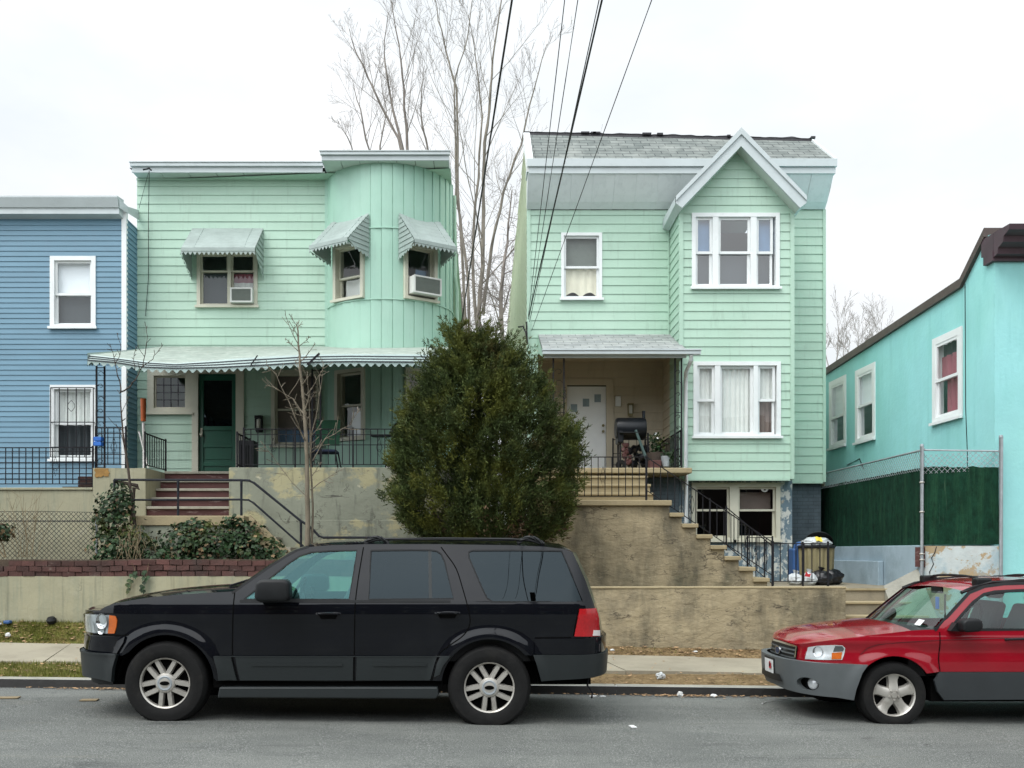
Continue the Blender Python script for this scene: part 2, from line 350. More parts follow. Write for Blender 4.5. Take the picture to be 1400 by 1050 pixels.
    M['redlens'] = pm('red_lens', (.40, .008, .012), .2, .15, 40, coat=.6)
    M['whitelens'] = pm('white_lens', (.75, .72, .70), .2, .05, 40, coat=.5)
    M['door_glass'] = glassmat('front_door_glass', (.42, .72, .70), .09, .9, 0, (.45, .86, .90))  # teal glossy colour paints the tone of the reflected sky
    M['carglass'] = glassmat('car_glass', (.50, .74, .70), .06, 1.2)
    M['carglass_dark'] = glassmat('tinted_car_glass', (.03, .04, .05), .038, .9, 0, (.72, .90, 1.0))  # glossy colour adds the sky's blue to what the glass reflects
    M['windscreen'] = glassmat('windscreen_glass', (.60, .80, .71), .06, 1.0)
    M['seat'] = pm('car_seat_cloth', (.10, .105, .11), .9, .1, 8)
    M['orange'] = pm('orange_plastic', (.42, .09, .015), .6, .1, 5)
    M['blue_cloth'] = pm('blue_tape', (.02, .13, .48), .6, .15, 8)
    M['blue_plastic'] = pm('blue_bin_plastic', (.025, .08, .22), .5, .15, 5)
    M['can'] = pm('tan_ribbed_can', (.22, .19, .10), .6, .15, 5)
    M['bagwhite'] = pm('white_bag', (.48, .51, .52), .45, .1, 5, .4, 12)
    M['bagblack'] = pm('black_bag', (.010, .010, .012), .3, .2, 5, .5, 14)
    M['yellow'] = pm('yellow_print', (.65, .50, .05), .6, .1, 5)
    M['redprint'] = pm('red_print', (.45, .02, .03), .6, .1, 5)
    M['green_chair'] = pm('green_chair_cloth', (.02, .10, .05), .7, .1, 5)
    M['blue_seat'] = pm('navy_seat', (.02, .035, .08), .6, .1, 5)
    M['lampglow'] = pm('frosted_lamp_glass', (.62, .62, .55), .4, .05, 5)
    M['cable'] = pm('black_cable', (.008, .008, .009), .6, .2)
    M['green_tube'] = pm('green_grey_handle', (.05, .09, .085), .5, .2)
materials()
# ================================================================ camera, sky, light
cam = bpy.data.cameras.new('camera'); co = bpy.data.objects.new('camera', cam); COL.objects.link(co)
co.location = (0, 0, EH); co.rotation_euler = (R(90), 0, 0)
cam.sensor_width = 36; cam.lens = 36 * F / 1400
cam.shift_x = (700 - VX) / 1400; cam.shift_y = (VY - 525) / 1400
cam.clip_end = 2000; cam.clip_start = .05
sc.camera = co
SUN_EL, SUN_AZ = R(56), R(-42)      # azimuth measured from behind the camera (-Y), towards -X
w = bpy.data.worlds.new('World'); sc.world = w; w.use_nodes = True
nt = w.node_tree; nt.nodes.clear()
wo = nt.nodes.new('ShaderNodeOutputWorld'); bg = nt.nodes.new('ShaderNodeBackground')
sky = nt.nodes.new('ShaderNodeTexSky'); sky.sky_type = 'NISHITA'; sky.sun_disc = False
sky.sun_elevation = SUN_EL; sky.sun_rotation = math.pi + SUN_AZ * -1
sky.air_density = 1.0; sky.dust_density = 2.0
tcw = nt.nodes.new('ShaderNodeTexCoord')
mp = nt.nodes.new('ShaderNodeMapping'); mp.inputs['Scale'].default_value = (1, 1, 2.2)
nt.links.new(tcw.outputs['Generated'], mp.inputs[0])
nz = nt.nodes.new('ShaderNodeTexNoise'); nz.inputs['Scale'].default_value = 1.7; nz.inputs['Detail'].default_value = 6; nz.inputs['Roughness'].default_value = .55
nt.links.new(mp.outputs[0], nz.inputs['Vector'])
rp = nt.nodes.new('ShaderNodeValToRGB')
rp.color_ramp.elements[0].position = .38; rp.color_ramp.elements[0].color = (8.8, 9.5, 9.9, 1)
rp.color_ramp.elements[1].position = .66; rp.color_ramp.elements[1].color = (11.4, 11.6, 11.7, 1)
nt.links.new(nz.outputs[0], rp.inputs[0])
mxw = nt.nodes.new('ShaderNodeMix'); mxw.data_type = 'RGBA'; mxw.inputs[0].default_value = .90
nt.links.new(sky.outputs[0], mxw.inputs[6]); nt.links.new(rp.outputs[0], mxw.inputs[7])
# the cloud deck is brightest round the veiled sun, behind the viewer
dp = nt.nodes.new('ShaderNodeVectorMath'); dp.operation = 'DOT_PRODUCT'
SD_ = (math.sin(SUN_AZ) * math.cos(SUN_EL), -math.cos(SUN_AZ) * math.cos(SUN_EL), math.sin(SUN_EL)); dp.inputs[1].default_value = SD_
nt.links.new(tcw.outputs['Generated'], dp.inputs[0])
mrw = nt.nodes.new('ShaderNodeMapRange'); mrw.interpolation_type = 'SMOOTHSTEP'; mrw.inputs[1].default_value = .1; mrw.inputs[2].default_value = 1.0; mrw.inputs[3].default_value = 1.0; mrw.inputs[4].default_value = 2.5
nt.links.new(dp.outputs['Value'], mrw.inputs[0])
vsc = nt.nodes.new('ShaderNodeVectorMath'); vsc.operation = 'SCALE'
spw = nt.nodes.new('ShaderNodeSeparateXYZ'); nt.links.new(tcw.outputs['Generated'], spw.inputs[0])
mre = nt.nodes.new('ShaderNodeMapRange'); mre.inputs[1].default_value = 0; mre.inputs[2].default_value = .5; mre.inputs[3].default_value = .86; mre.inputs[4].default_value = 1.08
nt.links.new(spw.outputs['Z'], mre.inputs[0])
mmw = nt.nodes.new('ShaderNodeMath'); mmw.operation = 'MULTIPLY'; nt.links.new(mre.outputs[0], mmw.inputs[0]); nt.links.new(mrw.outputs[0], mmw.inputs[1])
nt.links.new(mxw.outputs[2], vsc.inputs[0]); nt.links.new(mmw.outputs[0], vsc.inputs['Scale'])
nt.links.new(vsc.outputs[0], bg.inputs[0]); bg.inputs[1].default_value = .10
nt.links.new(bg.outputs[0], wo.inputs[0])
sl = bpy.data.lights.new('sun', 'SUN'); sl.energy = 1.6; sl.angle = R(28); sl.color = (1.0, .97, .92)
so = bpy.data.objects.new('sun', sl); COL.objects.link(so)
sd = Vector((math.sin(SUN_AZ) * math.cos(SUN_EL), -math.cos(SUN_AZ) * math.cos(SUN_EL), math.sin(SUN_EL)))
so.rotation_euler = sd.to_track_quat('Z', 'Y').to_euler(); so.location = (-10, -10, 20)
sc.view_settings.view_transform = 'Standard'; sc.view_settings.look = 'None'
sc.view_settings.exposure = 0.0; sc.view_settings.gamma = 1.0
sc.cycles.max_bounces = 10; sc.cycles.transparent_max_bounces = 16
sc.cycles.caustics_reflective = False; sc.cycles.caustics_refractive = False

# ================================================================ ground
SLOPE = -.012
def gz(x): return SLOPE * x
D_K = 11.62            # kerb face
D_W = 14.9             # front of the terrace walls
def verge_z(x, d):
    """height of the strip between kerb and terrace walls"""
    a = lerp(.10, .13, sstep(D_K, 12.9, d))
    if d > 12.9: a = lerp(.13, .18, (min(d, 14.4) - 12.9) / 1.5)
    s = lerp(-.012, -.02, sstep(12, 14, d))
    b = 0
    if d > 14.4:
        t = (d - 14.4) / (D_W - 14.4)
        b = t * lerp(.30, .10, sstep(-3.5, 1.5, x))
    return s * max(-14, min(14, x)) + a + b
def sheet(name, x0, x1, ys, fz, mat, nx=80, kind='structure', dz=0):
    b = MB(); n = len(ys) - 1
    b.grid(lambda u, v: (lerp(x0, x1, u), ys[round(v * n)], fz(lerp(x0, x1, u), ys[round(v * n)]) + dz), nx, n)
    o = b.build(name, mat, smooth=True, weld=False, origin=(0, 0, 0)); o['kind'] = kind
    return o
def fr(a, b, n): return [lerp(a, b, i / n) for i in range(n + 1)]

# asphalt: aggregate speckle, wheel polish, tar stains
m, nt, b, tc, out = newmat('asphalt')
f1, _ = noise_fac(nt, tc, .8, 6, .35, .68, (1, 2.2, 1))
c = mixc(nt, f1, (.090, .097, .090), (.142, .150, .136))
f2, _ = noise_fac(nt, tc, 95, 2, .50, .70)
fw_, _ = noise_fac(nt, tc, .55, 4, .40, .62, (.16, 1.5, 1))
c = mixc(nt, fw_, mixc(nt, .55, c, (.040, .045, .042)), c)
fo_, _ = noise_fac(nt, tc, 3.2, 3, .67, .72, (1, 1.3, 1))
c = mixc(nt, fo_, c, mixc(nt, .6, c, (.02, .02, .02)))
c = mixc(nt, f2, c, (.30, .305, .29))
f3, _ = noise_fac(nt, tc, 150, 1, .30, .45)
c = mixc(nt, f3, (.012, .013, .014), c)
f4, _ = noise_fac(nt, tc, 1.3, 7, .58, .72, (.6, 2.5, 1), .7)
mu = nd(nt, 'ShaderNodeMath', operation='MULTIPLY'); mu.inputs[1].default_value = .6; nt.links.new(f4, mu.inputs[0])
c = mixc(nt, mu.outputs[0], c, (.022, .024, .026))
f5, _ = noise_fac(nt, tc, 2.2, 4, .62, .72, (.5, 2, 1))
mu = nd(nt, 'ShaderNodeMath', operation='MULTIPLY'); mu.inputs[1].default_value = .35; nt.links.new(f5, mu.inputs[0])
c = mixc(nt, mu.outputs[0], c, (.15, .14, .11))
nt.links.new(c, b.inputs['Base Color']); b.inputs['Roughness'].default_value = .85; b.inputs['Specular IOR Level'].default_value = .35
bf, _ = noise_fac(nt, tc, 110, 3, 0, 1)
bp = nd(nt, 'ShaderNodeBump', Strength=.5, Distance=.008); nt.links.new(bf, bp.inputs['Height']); nt.links.new(bp.outputs[0], b.inputs['Normal'])
M['asphalt'] = m

sheet('road', -70, 70, [-9, -2, 2, 4, 6, 8, 10, D_K + .02], lambda x, y: gz(max(-14, min(14, x))), M['asphalt'], 56)
sheet('far_pavement', -70, 70, [-60, -9.0], lambda x, y: gz(max(-14, min(14, x))) + .004, M['concrete'], 20)
# kerb: steel-faced step with concrete top, in stones
kb = MB(); kt = MB()
xs = [-30.0]; rng = random.Random(3)
while xs[-1] < 30: xs.append(xs[-1] + rng.uniform(1.7, 2.3))
for a, c_ in zip(xs, xs[1:]):
    j = rng.uniform(-.006, .006)
    za, zb = gz(max(-14, min(14, a))), gz(max(-14, min(14, c_)))
    kb.add([(a, D_K + j, za - .05), (c_, D_K + j, zb - .05), (c_, D_K + .012 + j, zb + .10), (a, D_K + .012 + j, za + .10)], [(0, 1, 2, 3)])
    kt.add([(a + .006, D_K + .010 + j, za + .102), (c_ - .006, D_K + .010 + j, zb + .102), (c_ - .006, D_K + .17, zb + .108), (a + .006, D_K + .17, za + .108)], [(0, 1, 2, 3)])
k = kb.build('kerb', M['kerbface'], origin=(0, 0, 0)); k['kind'] = 'structure'
o = kt.build('kerb_top', M['kerbtop'], origin=(0, 0, 0)); o.parent = k
ys = fr(D_K + .15, D_W + .25, 24)
def vz(x, y):
    n = noise.noise(Vector((x * 1.3, y * 1.3, 0))) * .025 + noise.noise(Vector((x * 5, y * 5, 3))) * .010
    edge = min(1, max(0, (y - D_K - .15) * 4))
    if 12.8 < y < 14.5: n = -.02 - abs(n) * .5
    return verge_z(x, y) - .01 + n * edge
m_v, nt, b, tc, out = newmat('verge_ground')
# turf to the left, trodden earth to the right of the black car
sp = nd(nt, 'ShaderNodeSeparateXYZ'); nt.links.new(tc.outputs['Object'], sp.inputs[0])
mr = nd(nt, 'ShaderNodeMapRange'); mr.inputs[1].default_value = -2.5; mr.inputs[2].default_value = .8
nt.links.new(sp.outputs[0], mr.inputs[0])
f1, _ = noise_fac(nt, tc, 3, 6, .35, .65); f2, _ = noise_fac(nt, tc, 9, 6, .48, .70); f3, _ = noise_fac(nt, tc, 26, 4, .52, .66)
turf = mixc(nt, f1, (.085, .095, .022), (.14, .125, .040)); turf = mixc(nt, f2, turf, (.20, .15, .06))
ea = mixc(nt, f1, (.125, .085, .042), (.19, .135, .070)); ea = mixc(nt, f2, ea, (.27, .195, .105)); ea = mixc(nt, f3, ea, (.055, .038, .022))
c = mixc(nt, mr.outputs[0], turf, ea); nt.links.new(c, b.inputs['Base Color']); b.inputs['Roughness'].default_value = 1.0; b.inputs['Specular IOR Level'].default_value = .1
bf, _ = noise_fac(nt, tc, 24, 6, 0, 1); bp = nd(nt, 'ShaderNodeBump', Strength=.8, Distance=.03); nt.links.new(bf, bp.inputs['Height']); nt.links.new(bp.outputs[0], b.inputs['Normal'])
sheet('verge', -30, 30, ys, vz, m_v, 420)
# pavement slabs with joints
sb = MB(); x = -30.0
while x < 30:
    x2 = x + 1.52; jz = rng.uniform(-.006, .006); sk = .28
    q = []
    for (xx, dd) in ((x + .006, 12.9), (x2 - .006, 12.9), (x2 - .006 - sk, 14.42), (x + .006 - sk, 14.42)):
        q.append((xx + rng.uniform(-.004, .004), dd + rng.uniform(-.03, .03), verge_z(xx, dd) + .012 + jz))
    sb.add(q + [(a, c_, d - .08) for a, c_, d in q], [(0, 1, 2, 3), (0, 4, 5, 1), (1, 5, 6, 2), (2, 6, 7, 3), (3, 7, 4, 0)])
    x = x2
o = sb.build('pavement', M['concrete'], origin=(0, 0, 0)); o['kind'] = 'structure'
# terraces behind the walls and the land reaching away behind the houses
sheet('terrace_ground', -60, -0.2, [15.1, 15.5, 16.0, 16.6, 18, 21, 40], lambda x, y: 1.26 + .28 * sstep(15.1, 16.4, y) + noise.noise(Vector((x * 2, y * 2, 5))) * .02, M['soil'], 160)
sheet('patio', .9, X(1156, D_W), [14.92, 16, 18, 20, 40], lambda x, y: 1.085, M['patio'], 30)
sheet('patio', X(1156, D_W), 30, [15.84, 18, 20, 40], lambda x, y: 1.085, M['patio'], 30)
fb = MB(); fb.grid(lambda u, v: (-.2, lerp(15.0, 40, u), lerp(.2, 1.26 + .30 * sstep(15.1, 16.4, lerp(15.0, 40, u)), v)), 30, 1); fb.add([(-.2, 15.09, .2), (.95, 15.09, .2), (.95, 15.09, 1.09), (-.2, 15.09, 1.09)], [(0, 1, 2, 3)])
o = fb.build('terrace_bank', M['soil'], origin=(0, 0, 0)); o['kind'] = 'structure'
sheet('back_lots', -.2, .9, [15.1, 20, 40], lambda x, y: 1.10, M['soil'], 4)
sheet('land', -500, 500, [40, 120, 900], lambda x, y: 1.0, M['turf'], 8)

# ================================================================ terrace walls
def wavy_box(x0, x1, y0, y1, z0f, z1, mat, name, parent=None, nx=60, nz=14, amp=.008, seed=0):
    """front face subdivided and slightly uneven, with top and ends; bottom follows z0f"""
    b = MB()
    def fn(u, v):
        x = lerp(x0, x1, u); za = z0f(x) if callable(z0f) else z0f
        z = lerp(za, z1, v)
        n = noise.noise(Vector((x * 1.1, z * 1.6, seed))) * amp + noise.noise(Vector((x * 4, z * 6, seed + 9))) * amp * .6
        return (x, y0 + n, z + (0 if v < 1 else noise.noise(Vector((x * 2.3, 0, seed))) * amp * .8))
    b.grid(fn, nx, nz)
    b.grid(lambda u, v: (lerp(x0, x1, u), lerp(fn(u, 1)[1], y1, v), fn(u, 1)[2]), nx, 1)
    for xx, uu in ((x0, 0), (x1, 1)):
        b.grid(lambda u, v: (xx, lerp(fn(uu, v)[1], y1, u), fn(uu, v)[2]), 1, nz)
    return b.build(name, mat, parent, smooth=True)
wl = thing('garden_wall', 'long low sage green concrete garden wall topped with red brick, behind the grass strip', 'wall', (-8, D_W, .6))
wavy_box(-14, -.15, D_W, D_W + .25, lambda x: verge_z(x, D_W) - .1, Z(788, D_W), M['yardwall'], 'wall_body', wl, 150, 14, .012, 1)
zb = Z(788, D_W)
bc = MB(); x = -14.0; rb = random.Random(5)
bb = MB()
bb.grid(lambda u, v: (lerp(-14, -.15, u), D_W + .03 + noise.noise(Vector((lerp(-14, -.15, u) * 2, v * 3, 2))) * .012, lerp(zb, Z(765, D_W) + noise.noise(Vector((lerp(-14, -.15, u) * .9, 0, 7))) * .03, v)), 140, 6)
bb.grid(lambda u, v: (lerp(-14, -.15, u), lerp(D_W + .03 + noise.noise(Vector((lerp(-14, -.15, u) * 2, 3, 2))) * .012, D_W + .25, v), Z(765, D_W) + noise.noise(Vector((lerp(-14, -.15, u) * .9, 0, 7))) * .03), 140, 1)
bb.build('coping_bed', M['soil'], wl, smooth=True)
rows = 3; hb_ = (Z(765, D_W) - zb) / rows
for r_ in range(rows):
    x = -14 + (r_ % 2) * .11
    while x < -.4:
        L_ = rb.uniform(.19, .215)
        if not (r_ == rows - 1 and noise.noise(Vector((x * 1.4, 3, 1))) > .28):
            j = rb.uniform(-.012, .012); t_ = rb.uniform(-.006, .006)
            za = zb + r_ * hb_ + noise.noise(Vector((x * .9, r_ * .3, 7))) * .022
            bc.add([(x, D_W + j, za + t_), (x + L_ - .012, D_W + j + rb.uniform(-.006, .006), za - t_), (x + L_ - .012, D_W + .11, za - t_), (x, D_W + .11, za + t_), (x, D_W + j, za + t_ + hb_ - .010), (x + L_ - .012, D_W + j, za - t_ + hb_ - .010), (x + L_ - .012, D_W + .11, za - t_ + hb_ - .010), (x, D_W + .11, za + t_ + hb_ - .010)], [(0,3,2,1),(4,5,6,7),(0,1,5,4),(1,2,6,5),(2,3,7,6),(3,0,4,7)])
        x += L_
M['oldbrick'] = pm('old_brick', (.078, .034, .029), .9, .2, 6, .4, 40, island=.38, layers=[((.030, .024, .021), 2.2, (1, 1, 1), .48, .70, .7), ((.24, .20, .17), 4, (1, 1, 3), .62, .72, .5)])
bc.build('brick_coping', M['oldbrick'], wl, weld=False)
XR0, XR1 = .9, X(1156, D_W)
zr = Z(805, D_W)
wr = thing('garden_wall', 'low tan stucco garden wall with dark stains, behind the bare earth strip', 'wall', (3, D_W, .3))
wavy_box(XR0 - 1.05, XR1, D_W, D_W + .22, lambda x: verge_z(x, D_W) - .1, zr, M['stucco'], 'wall_body', wr, 90, 16, .014, 3)
cpb = MB().box(XR0 - 1.05, XR1 + .01, D_W - .012, D_W + .235, zr + .002, zr + .03)
cpb.build('coping', M['stepstone'], wr, bevel=.008)
# pavement steps up to the patio, right of the tan wall
st = thing('garden_steps', 'worn concrete steps between the tan wall and the grey blue wall', 'steps', ((XR1 + 6.4) / 2, 15.2, .2))
for i in range(4):
    y0 = D_W + .03 + i * .30; z1 = .28 + (i + 1) * .2
    MB().box(XR1 + .005, 6.95 - .02 * i, y0, 16.4, z1 - .2 if i else .02, z1 - .035).build('riser', M['patio'], st)
    MB().box(XR1 + .005, 6.95 - .02 * i, y0 - .03, 16.4 - .01 * i, z1 - .035, z1).build('tread', M['stepstone'], st, bevel=.008)
# ================================================================ house helpers
def front(D): return lambda u, n, z: (u, D - n, z)
def facing_left(Xw): return lambda u, n, z: (Xw - n, u, z)
def facing_right(Xw): return lambda u, n, z: (Xw + n, u, z)
def plane2(a, b):
    """wall plane through plan points a, b; u runs from a to b, n towards the street"""
    a = Vector((a[0], a[1], 0)); b = Vector((b[0], b[1], 0)); d = (b - a).normalized(); nn = Vector((d.y, -d.x, 0))
    return (lambda u, n, z: tuple(a + d * u + nn * n + Vector((0, 0, z)))), (b - a).length

def siding(T, u0, u1, z0, z1, exp=.178, openings=(), lap=.018, lim=None, mb=None, zref=None):
    """lapped boards as real geometry, cut round the openings"""
    b = mb or MB(T); zref = z0 if zref is None else zref
    k0 = math.floor((z0 - zref) / exp + 1e-6)
    zs = {z0, z1}
    z = zref + k0 * exp
    while z < z1:
        if z > z0: zs.add(z)
        z += exp
    for (a, c, e, f) in openings:
        for q in (e, f):
            if z0 < q < z1: zs.add(q)
    zs = sorted(zs)
    def nof(z, k): return .002 + lap * (1 - (z - zref - k * exp) / exp)
    for za, zb in zip(zs, zs[1:]):
        if zb - za < 1e-5: continue
        zm = (za + zb) / 2; k = math.floor((zm - zref) / exp)
        la, lb = (lim(za), lim(zb)) if lim else ((u0, u1), (u0, u1))
        iv = [(0.0, 1.0)]
        lm = lim(zm) if lim else (u0, u1)
        W = lm[1] - lm[0]
        if W <= 0: continue
        for (a, c, e, f) in openings:
            if e < zm < f:
                ta, tb = (a - lm[0]) / W, (c - lm[0]) / W
                niv = []
                for (p, q) in iv:
                    if tb <= p or ta >= q: niv.append((p, q)); continue
                    if ta > p: niv.append((p, ta))
                    if tb < q: niv.append((tb, q))
                iv = niv
        na, nb = nof(za, k), nof(zb, k)
        isc = abs(za - zref - k * exp) < 1e-5
        for p, q in iv:
            A0, A1 = lerp(la[0], la[1], p), lerp(la[0], la[1], q)
            B0, B1 = lerp(lb[0], lb[1], p), lerp(lb[0], lb[1], q)
            b.add([(A0, na, za), (A1, na, za), (B1, nb, zb), (B0, nb, zb)], [(0, 1, 2, 3)])
            if isc: b.add([(A0, -.004, za), (A1, -.004, za), (A1, na, za), (A0, na, za)], [(0, 1, 2, 3)])
    return b
def inner_backing(T, u0, u1, z0, z1, openings, n=-.012):
    return siding(lambda a, b, c: T(a, b + n, c), u0, u1, z0, z1, 50, openings, lap=0, zref=z0 - 60)

def window(parent, T, u0, u1, z0, z1, trim=.10, mat='white_trim', lights=None, zm=None, depth=.10, glass='glass', proud=.035, sill=True, sashmat=None, sash=.045, name='window', label=None):
    """casing with jambs; each light a double-hung pair (or one fixed pane) of sash + glass"""
    a, c, e, f = u0 + trim, u1 - trim, z0 + trim * 1.0, z1 - trim
    b = MB(T)
    b.box(u0, a, -.03, proud, z0, z1); b.box(c, u1, -.03, proud, z0, z1)
    b.box(a, c, -.03, proud - .002, f, z1); b.box(a, c, -.03, proud - .002, z0, e)
    b.box(a - .012, a, -depth - .06, -.031, e, f); b.box(c, c + .012, -depth - .06, -.031, e, f)
    b.box(a, c, -depth - .06, -.031, f, f + .012); b.box(a, c, -depth - .06, -.031, e - .012, e)
    lights = lights or [(a, c, 'dh')]
    for (p, q, kd), (p2, q2, kd2) in zip(lights, lights[1:]):
        b.box(q, p2, -depth - .05, proud - .008, e, f)
    w_ = b.build(name, M[mat], parent)
    if label: w_['label'] = label
    if sill:
        MB(T).box(u0 - .03, u1 + .03, proud + .002, proud + .045, z0 - .002, z0 + .045).build('sill', M[mat], w_)
    zm = (e + f) / 2 if zm is None else zm
    sm = M[sashmat or mat]
    sb_, gb = MB(T), MB(T)
    for p, q, kd in lights:
        def fr_(n0, n1, z_a, z_b):
            sb_.box(p, p + sash, n0, n1, z_a, z_b); sb_.box(q - sash, q, n0, n1, z_a, z_b)
            sb_.box(p + sash, q - sash, n0, n1 - .002, z_a, z_a + sash); sb_.box(p + sash, q - sash, n0, n1 - .002, z_b - sash, z_b)
            m_ = (n0 + n1) / 2
            gb.add([(p + sash * .6, m_, z_a + sash * .6), (q - sash * .6, m_, z_a + sash * .6), (q - sash * .6, m_, z_b - sash * .6), (p + sash * .6, m_, z_b - sash * .6)], [(0, 1, 2, 3)])
        if kd == 'dh':
            fr_(-depth + .052, -depth + .082, zm - sash * .5, f); fr_(-depth, -depth + .03, e, zm + sash * .5) if False else fr_(-depth + .012, -depth + .042, e, zm + sash * .5)
        else: fr_(-depth + .02, -depth + .06, e, f)
    sb_.build('sash', sm, w_); gb.build('pane', M[glass], w_, weld=False)
    return w_
def curtain(win, T, ua, ub, za, zb, n, mat, amp=.015, waves=5, name='curtain', hem=0):
    b = MB(T)
    b.grid(lambda s, t: (lerp(ua, ub, s), n + amp * math.sin(s * waves * 6.283 + math.sin(s * 9) * .8), lerp(za + (hem * abs(math.sin(s * 6.283 * 1.0)) if hem else 0), zb, t)), waves * 10, 3)
    return b.build(name, M[mat], win, smooth=True, weld=False)
def flat_blind(win, T, ua, ub, za, zb, n, mat, name='blind'):
    return MB(T).box(ua, ub, n - .006, n, za, zb).build(name, M[mat], win)

def window_awning(parent, T, u0, u1, ztop, zfront, proj, drop, ribs=9, label=None):
    """sheet aluminium awning: stepped sloping top, two triangular sides, scalloped skirt"""
    b = MB(T); in0, in1 = u0 + .02, u1 - .02
    n = ribs
    for i in range(n):
        ta, tb = i / n, (i + 1) / n
        na, nb = lerp(.0, proj, ta), lerp(.0, proj, tb); za, zb = lerp(ztop, zfront, ta), lerp(ztop, zfront, tb)
        b.add([(u0, na, za + .024), (u1, na, za + .024), (u1, nb, zb + .002), (u0, nb, zb + .002)], [(0, 1, 2, 3)])
        b.add([(u0, nb, zb - .006), (u1, nb, zb - .006), (u1, nb, zb + .026), (u0, nb, zb + .026)], [(0, 1, 2, 3)])
    b.box(u0, u1, proj, proj + .02, zfront - .05, zfront + .02)
    for s in (.16, .84):
        uu = lerp(u0, u1, s); b.bar((uu, -.0, ztop + .02), (uu, proj, zfront + .014), .02, .012)
    o = b.build('awning', M['awning'], parent)
    if label: o['label'] = label
    sk = MB(T); ns = max(6, round((u1 - u0) / .09)) * 6
    sk.grid(lambda s, t: (lerp(u0, u1, s), proj + .012, lerp(zfront - .05 - .045 - .028 * math.cos(s * ns / 6 * 6.283), zfront - .048, t)), ns, 1)
    for uu in (u0, u1):
        zl = zfront - drop
        sd_ = 6
        for i in range(sd_):   # lapped side boards
            ta, tb = i / sd_, (i + 1) / sd_
            def edge(t):  # along slope: from wall bottom to front corner
                return (lerp(0, proj, t), lerp(zl, zfront - .07, t))
        # triangle side as horizontal lapped strips
        H = ztop - zl; cnt = 9
        for i in range(cnt):
            za, zb = lerp(zl, ztop, i / cnt), lerp(zl, ztop, (i + 1) / cnt)
            def nmax(z):
                if z < zfront - .07: return proj * (z - zl) / max(1e-6, (zfront - .07 - zl))
                if z < zfront: return proj
                return proj * (ztop - z) / (ztop - zfront)
            o_ = .012 if uu == u1 else -.012
            sk.add([(uu + o_, 0, za), (uu + o_, nmax(za), za), (uu, nmax(zb), zb), (uu, 0, zb)], [(0, 1, 2, 3)])
    ns2 = 30
    for uu in (u0, u1):
        zl = zfront - drop
        sk.grid(lambda s, t: (uu + (.014 if uu == u1 else -.014), lerp(0, proj, s), lerp(lerp(zl, zfront - .07, s) - .03 - .022 * math.cos(s * 6 * 6.283), lerp(zl, zfront - .07, s), t)), ns2, 1)
    sk.build('skirt', M['awning'], o, weld=False)
    return o
def air_conditioner(T, u0, u1, z0, z1, n0, n1, label, loc_name='air_conditioner'):
    c0 = Vector(T((u0+u1)/2, n1, z0))
    t = thing('air_conditioner', label, 'air conditioner', c0, 'window air conditioners')
    MB(T).box(u0, u1, n0, n1, z0, z1).build('case', M['ac'], t, bevel=.012)
    g = MB(T); g.box(u0 + .035, u1 - .035, n1 + .001, n1 + .006, z0 + .035, z1 - .035)
    k = 9
    for i in range(k):
        zz = lerp(z0 + .05, z1 - .05, i / (k - 1)); g.box(u0 + .04, u1 - .04, n1 + .006, n1 + .012, zz - .004, zz + .004)
    g.build('grille', M['acgrille'], t)
    fr_ = MB(T)
    fr_.box(u0, u0 + .03, n1 + .0015, n1 + .018, z0, z1); fr_.box(u1 - .03, u1, n1 + .0015, n1 + .018, z0, z1)
    fr_.box(u0 + .03, u1 - .03, n1 + .0015, n1 + .017, z0, z0 + .03); fr_.box(u0 + .03, u1 - .03, n1 + .0015, n1 + .017, z1 - .03, z1)
    fr_.build('front_frame', M['ac'], t)
    return t

def iron_railing(name, label, a, b_, z0, h, sp=.118, group=None, cat='railing', mid=(.5,), posts=(0, 1), scroll=(), r=.006, parent=None, drop=0, foot=0.05):
    """straight panel from plan point a to b_, base z0, height h; drop lowers the far end (stairs)"""
    a = Vector((a[0], a[1], 0)); b_ = Vector((b_[0], b_[1], 0)); L = (b_ - a).length; d = (b_ - a) / L
    def pt(t, z): return a + d * (L * t) + Vector((0, 0, z0 - drop * t + z))
    t_ = parent or thing(name, label, cat, pt(.5, 0), group)
    rl = MB()
    rl.bar(pt(0, h), pt(1, h), .032, .014); rl.bar(pt(0, foot + .02), pt(1, foot + .02), .026, .012)
    for m_ in mid: rl.bar(pt(0, foot + (h - foot) * m_), pt(1, foot + (h - foot) * m_), .012, .012)
    rl.build('rail', M['iron'], t_)
    bl = MB(); n = max(1, round(L / sp))
    for i in range(n + 1):
        t = i / n; bl.bar(pt(t, foot + .02), pt(t, h), .013)
    bl.build('balusters', M['iron'], t_)
    for t in posts: MB().bar(pt(t, -.03), pt(t, h + .03), .026).build('post', M['iron'], t_)
    if scroll:
        sc_ = MB()
        for t in scroll:
            cz = foot + (h - foot) * .5; w_ = .05; hh = (h - foot) * .26
            side = d
            c0 = pt(t, cz)
            sc_.tube([c0 + Vector((0, 0, hh)), c0 + side * w_, c0 - Vector((0, 0, hh)), c0 - side * w_, c0 + Vector((0, 0, hh))], .005, 4)
            for s in (-1, 1):
                ctr = c0 + Vector((0, 0, s * hh * .35))
                sc_.tube([ctr + side * (.02 * math.cos(q)) + Vector((0, 0, .02 * math.sin(q))) for q in [i * .7 for i in range(10)]], .004, 4)
        sc_.build('scroll', M['iron'], t_)
    return t_
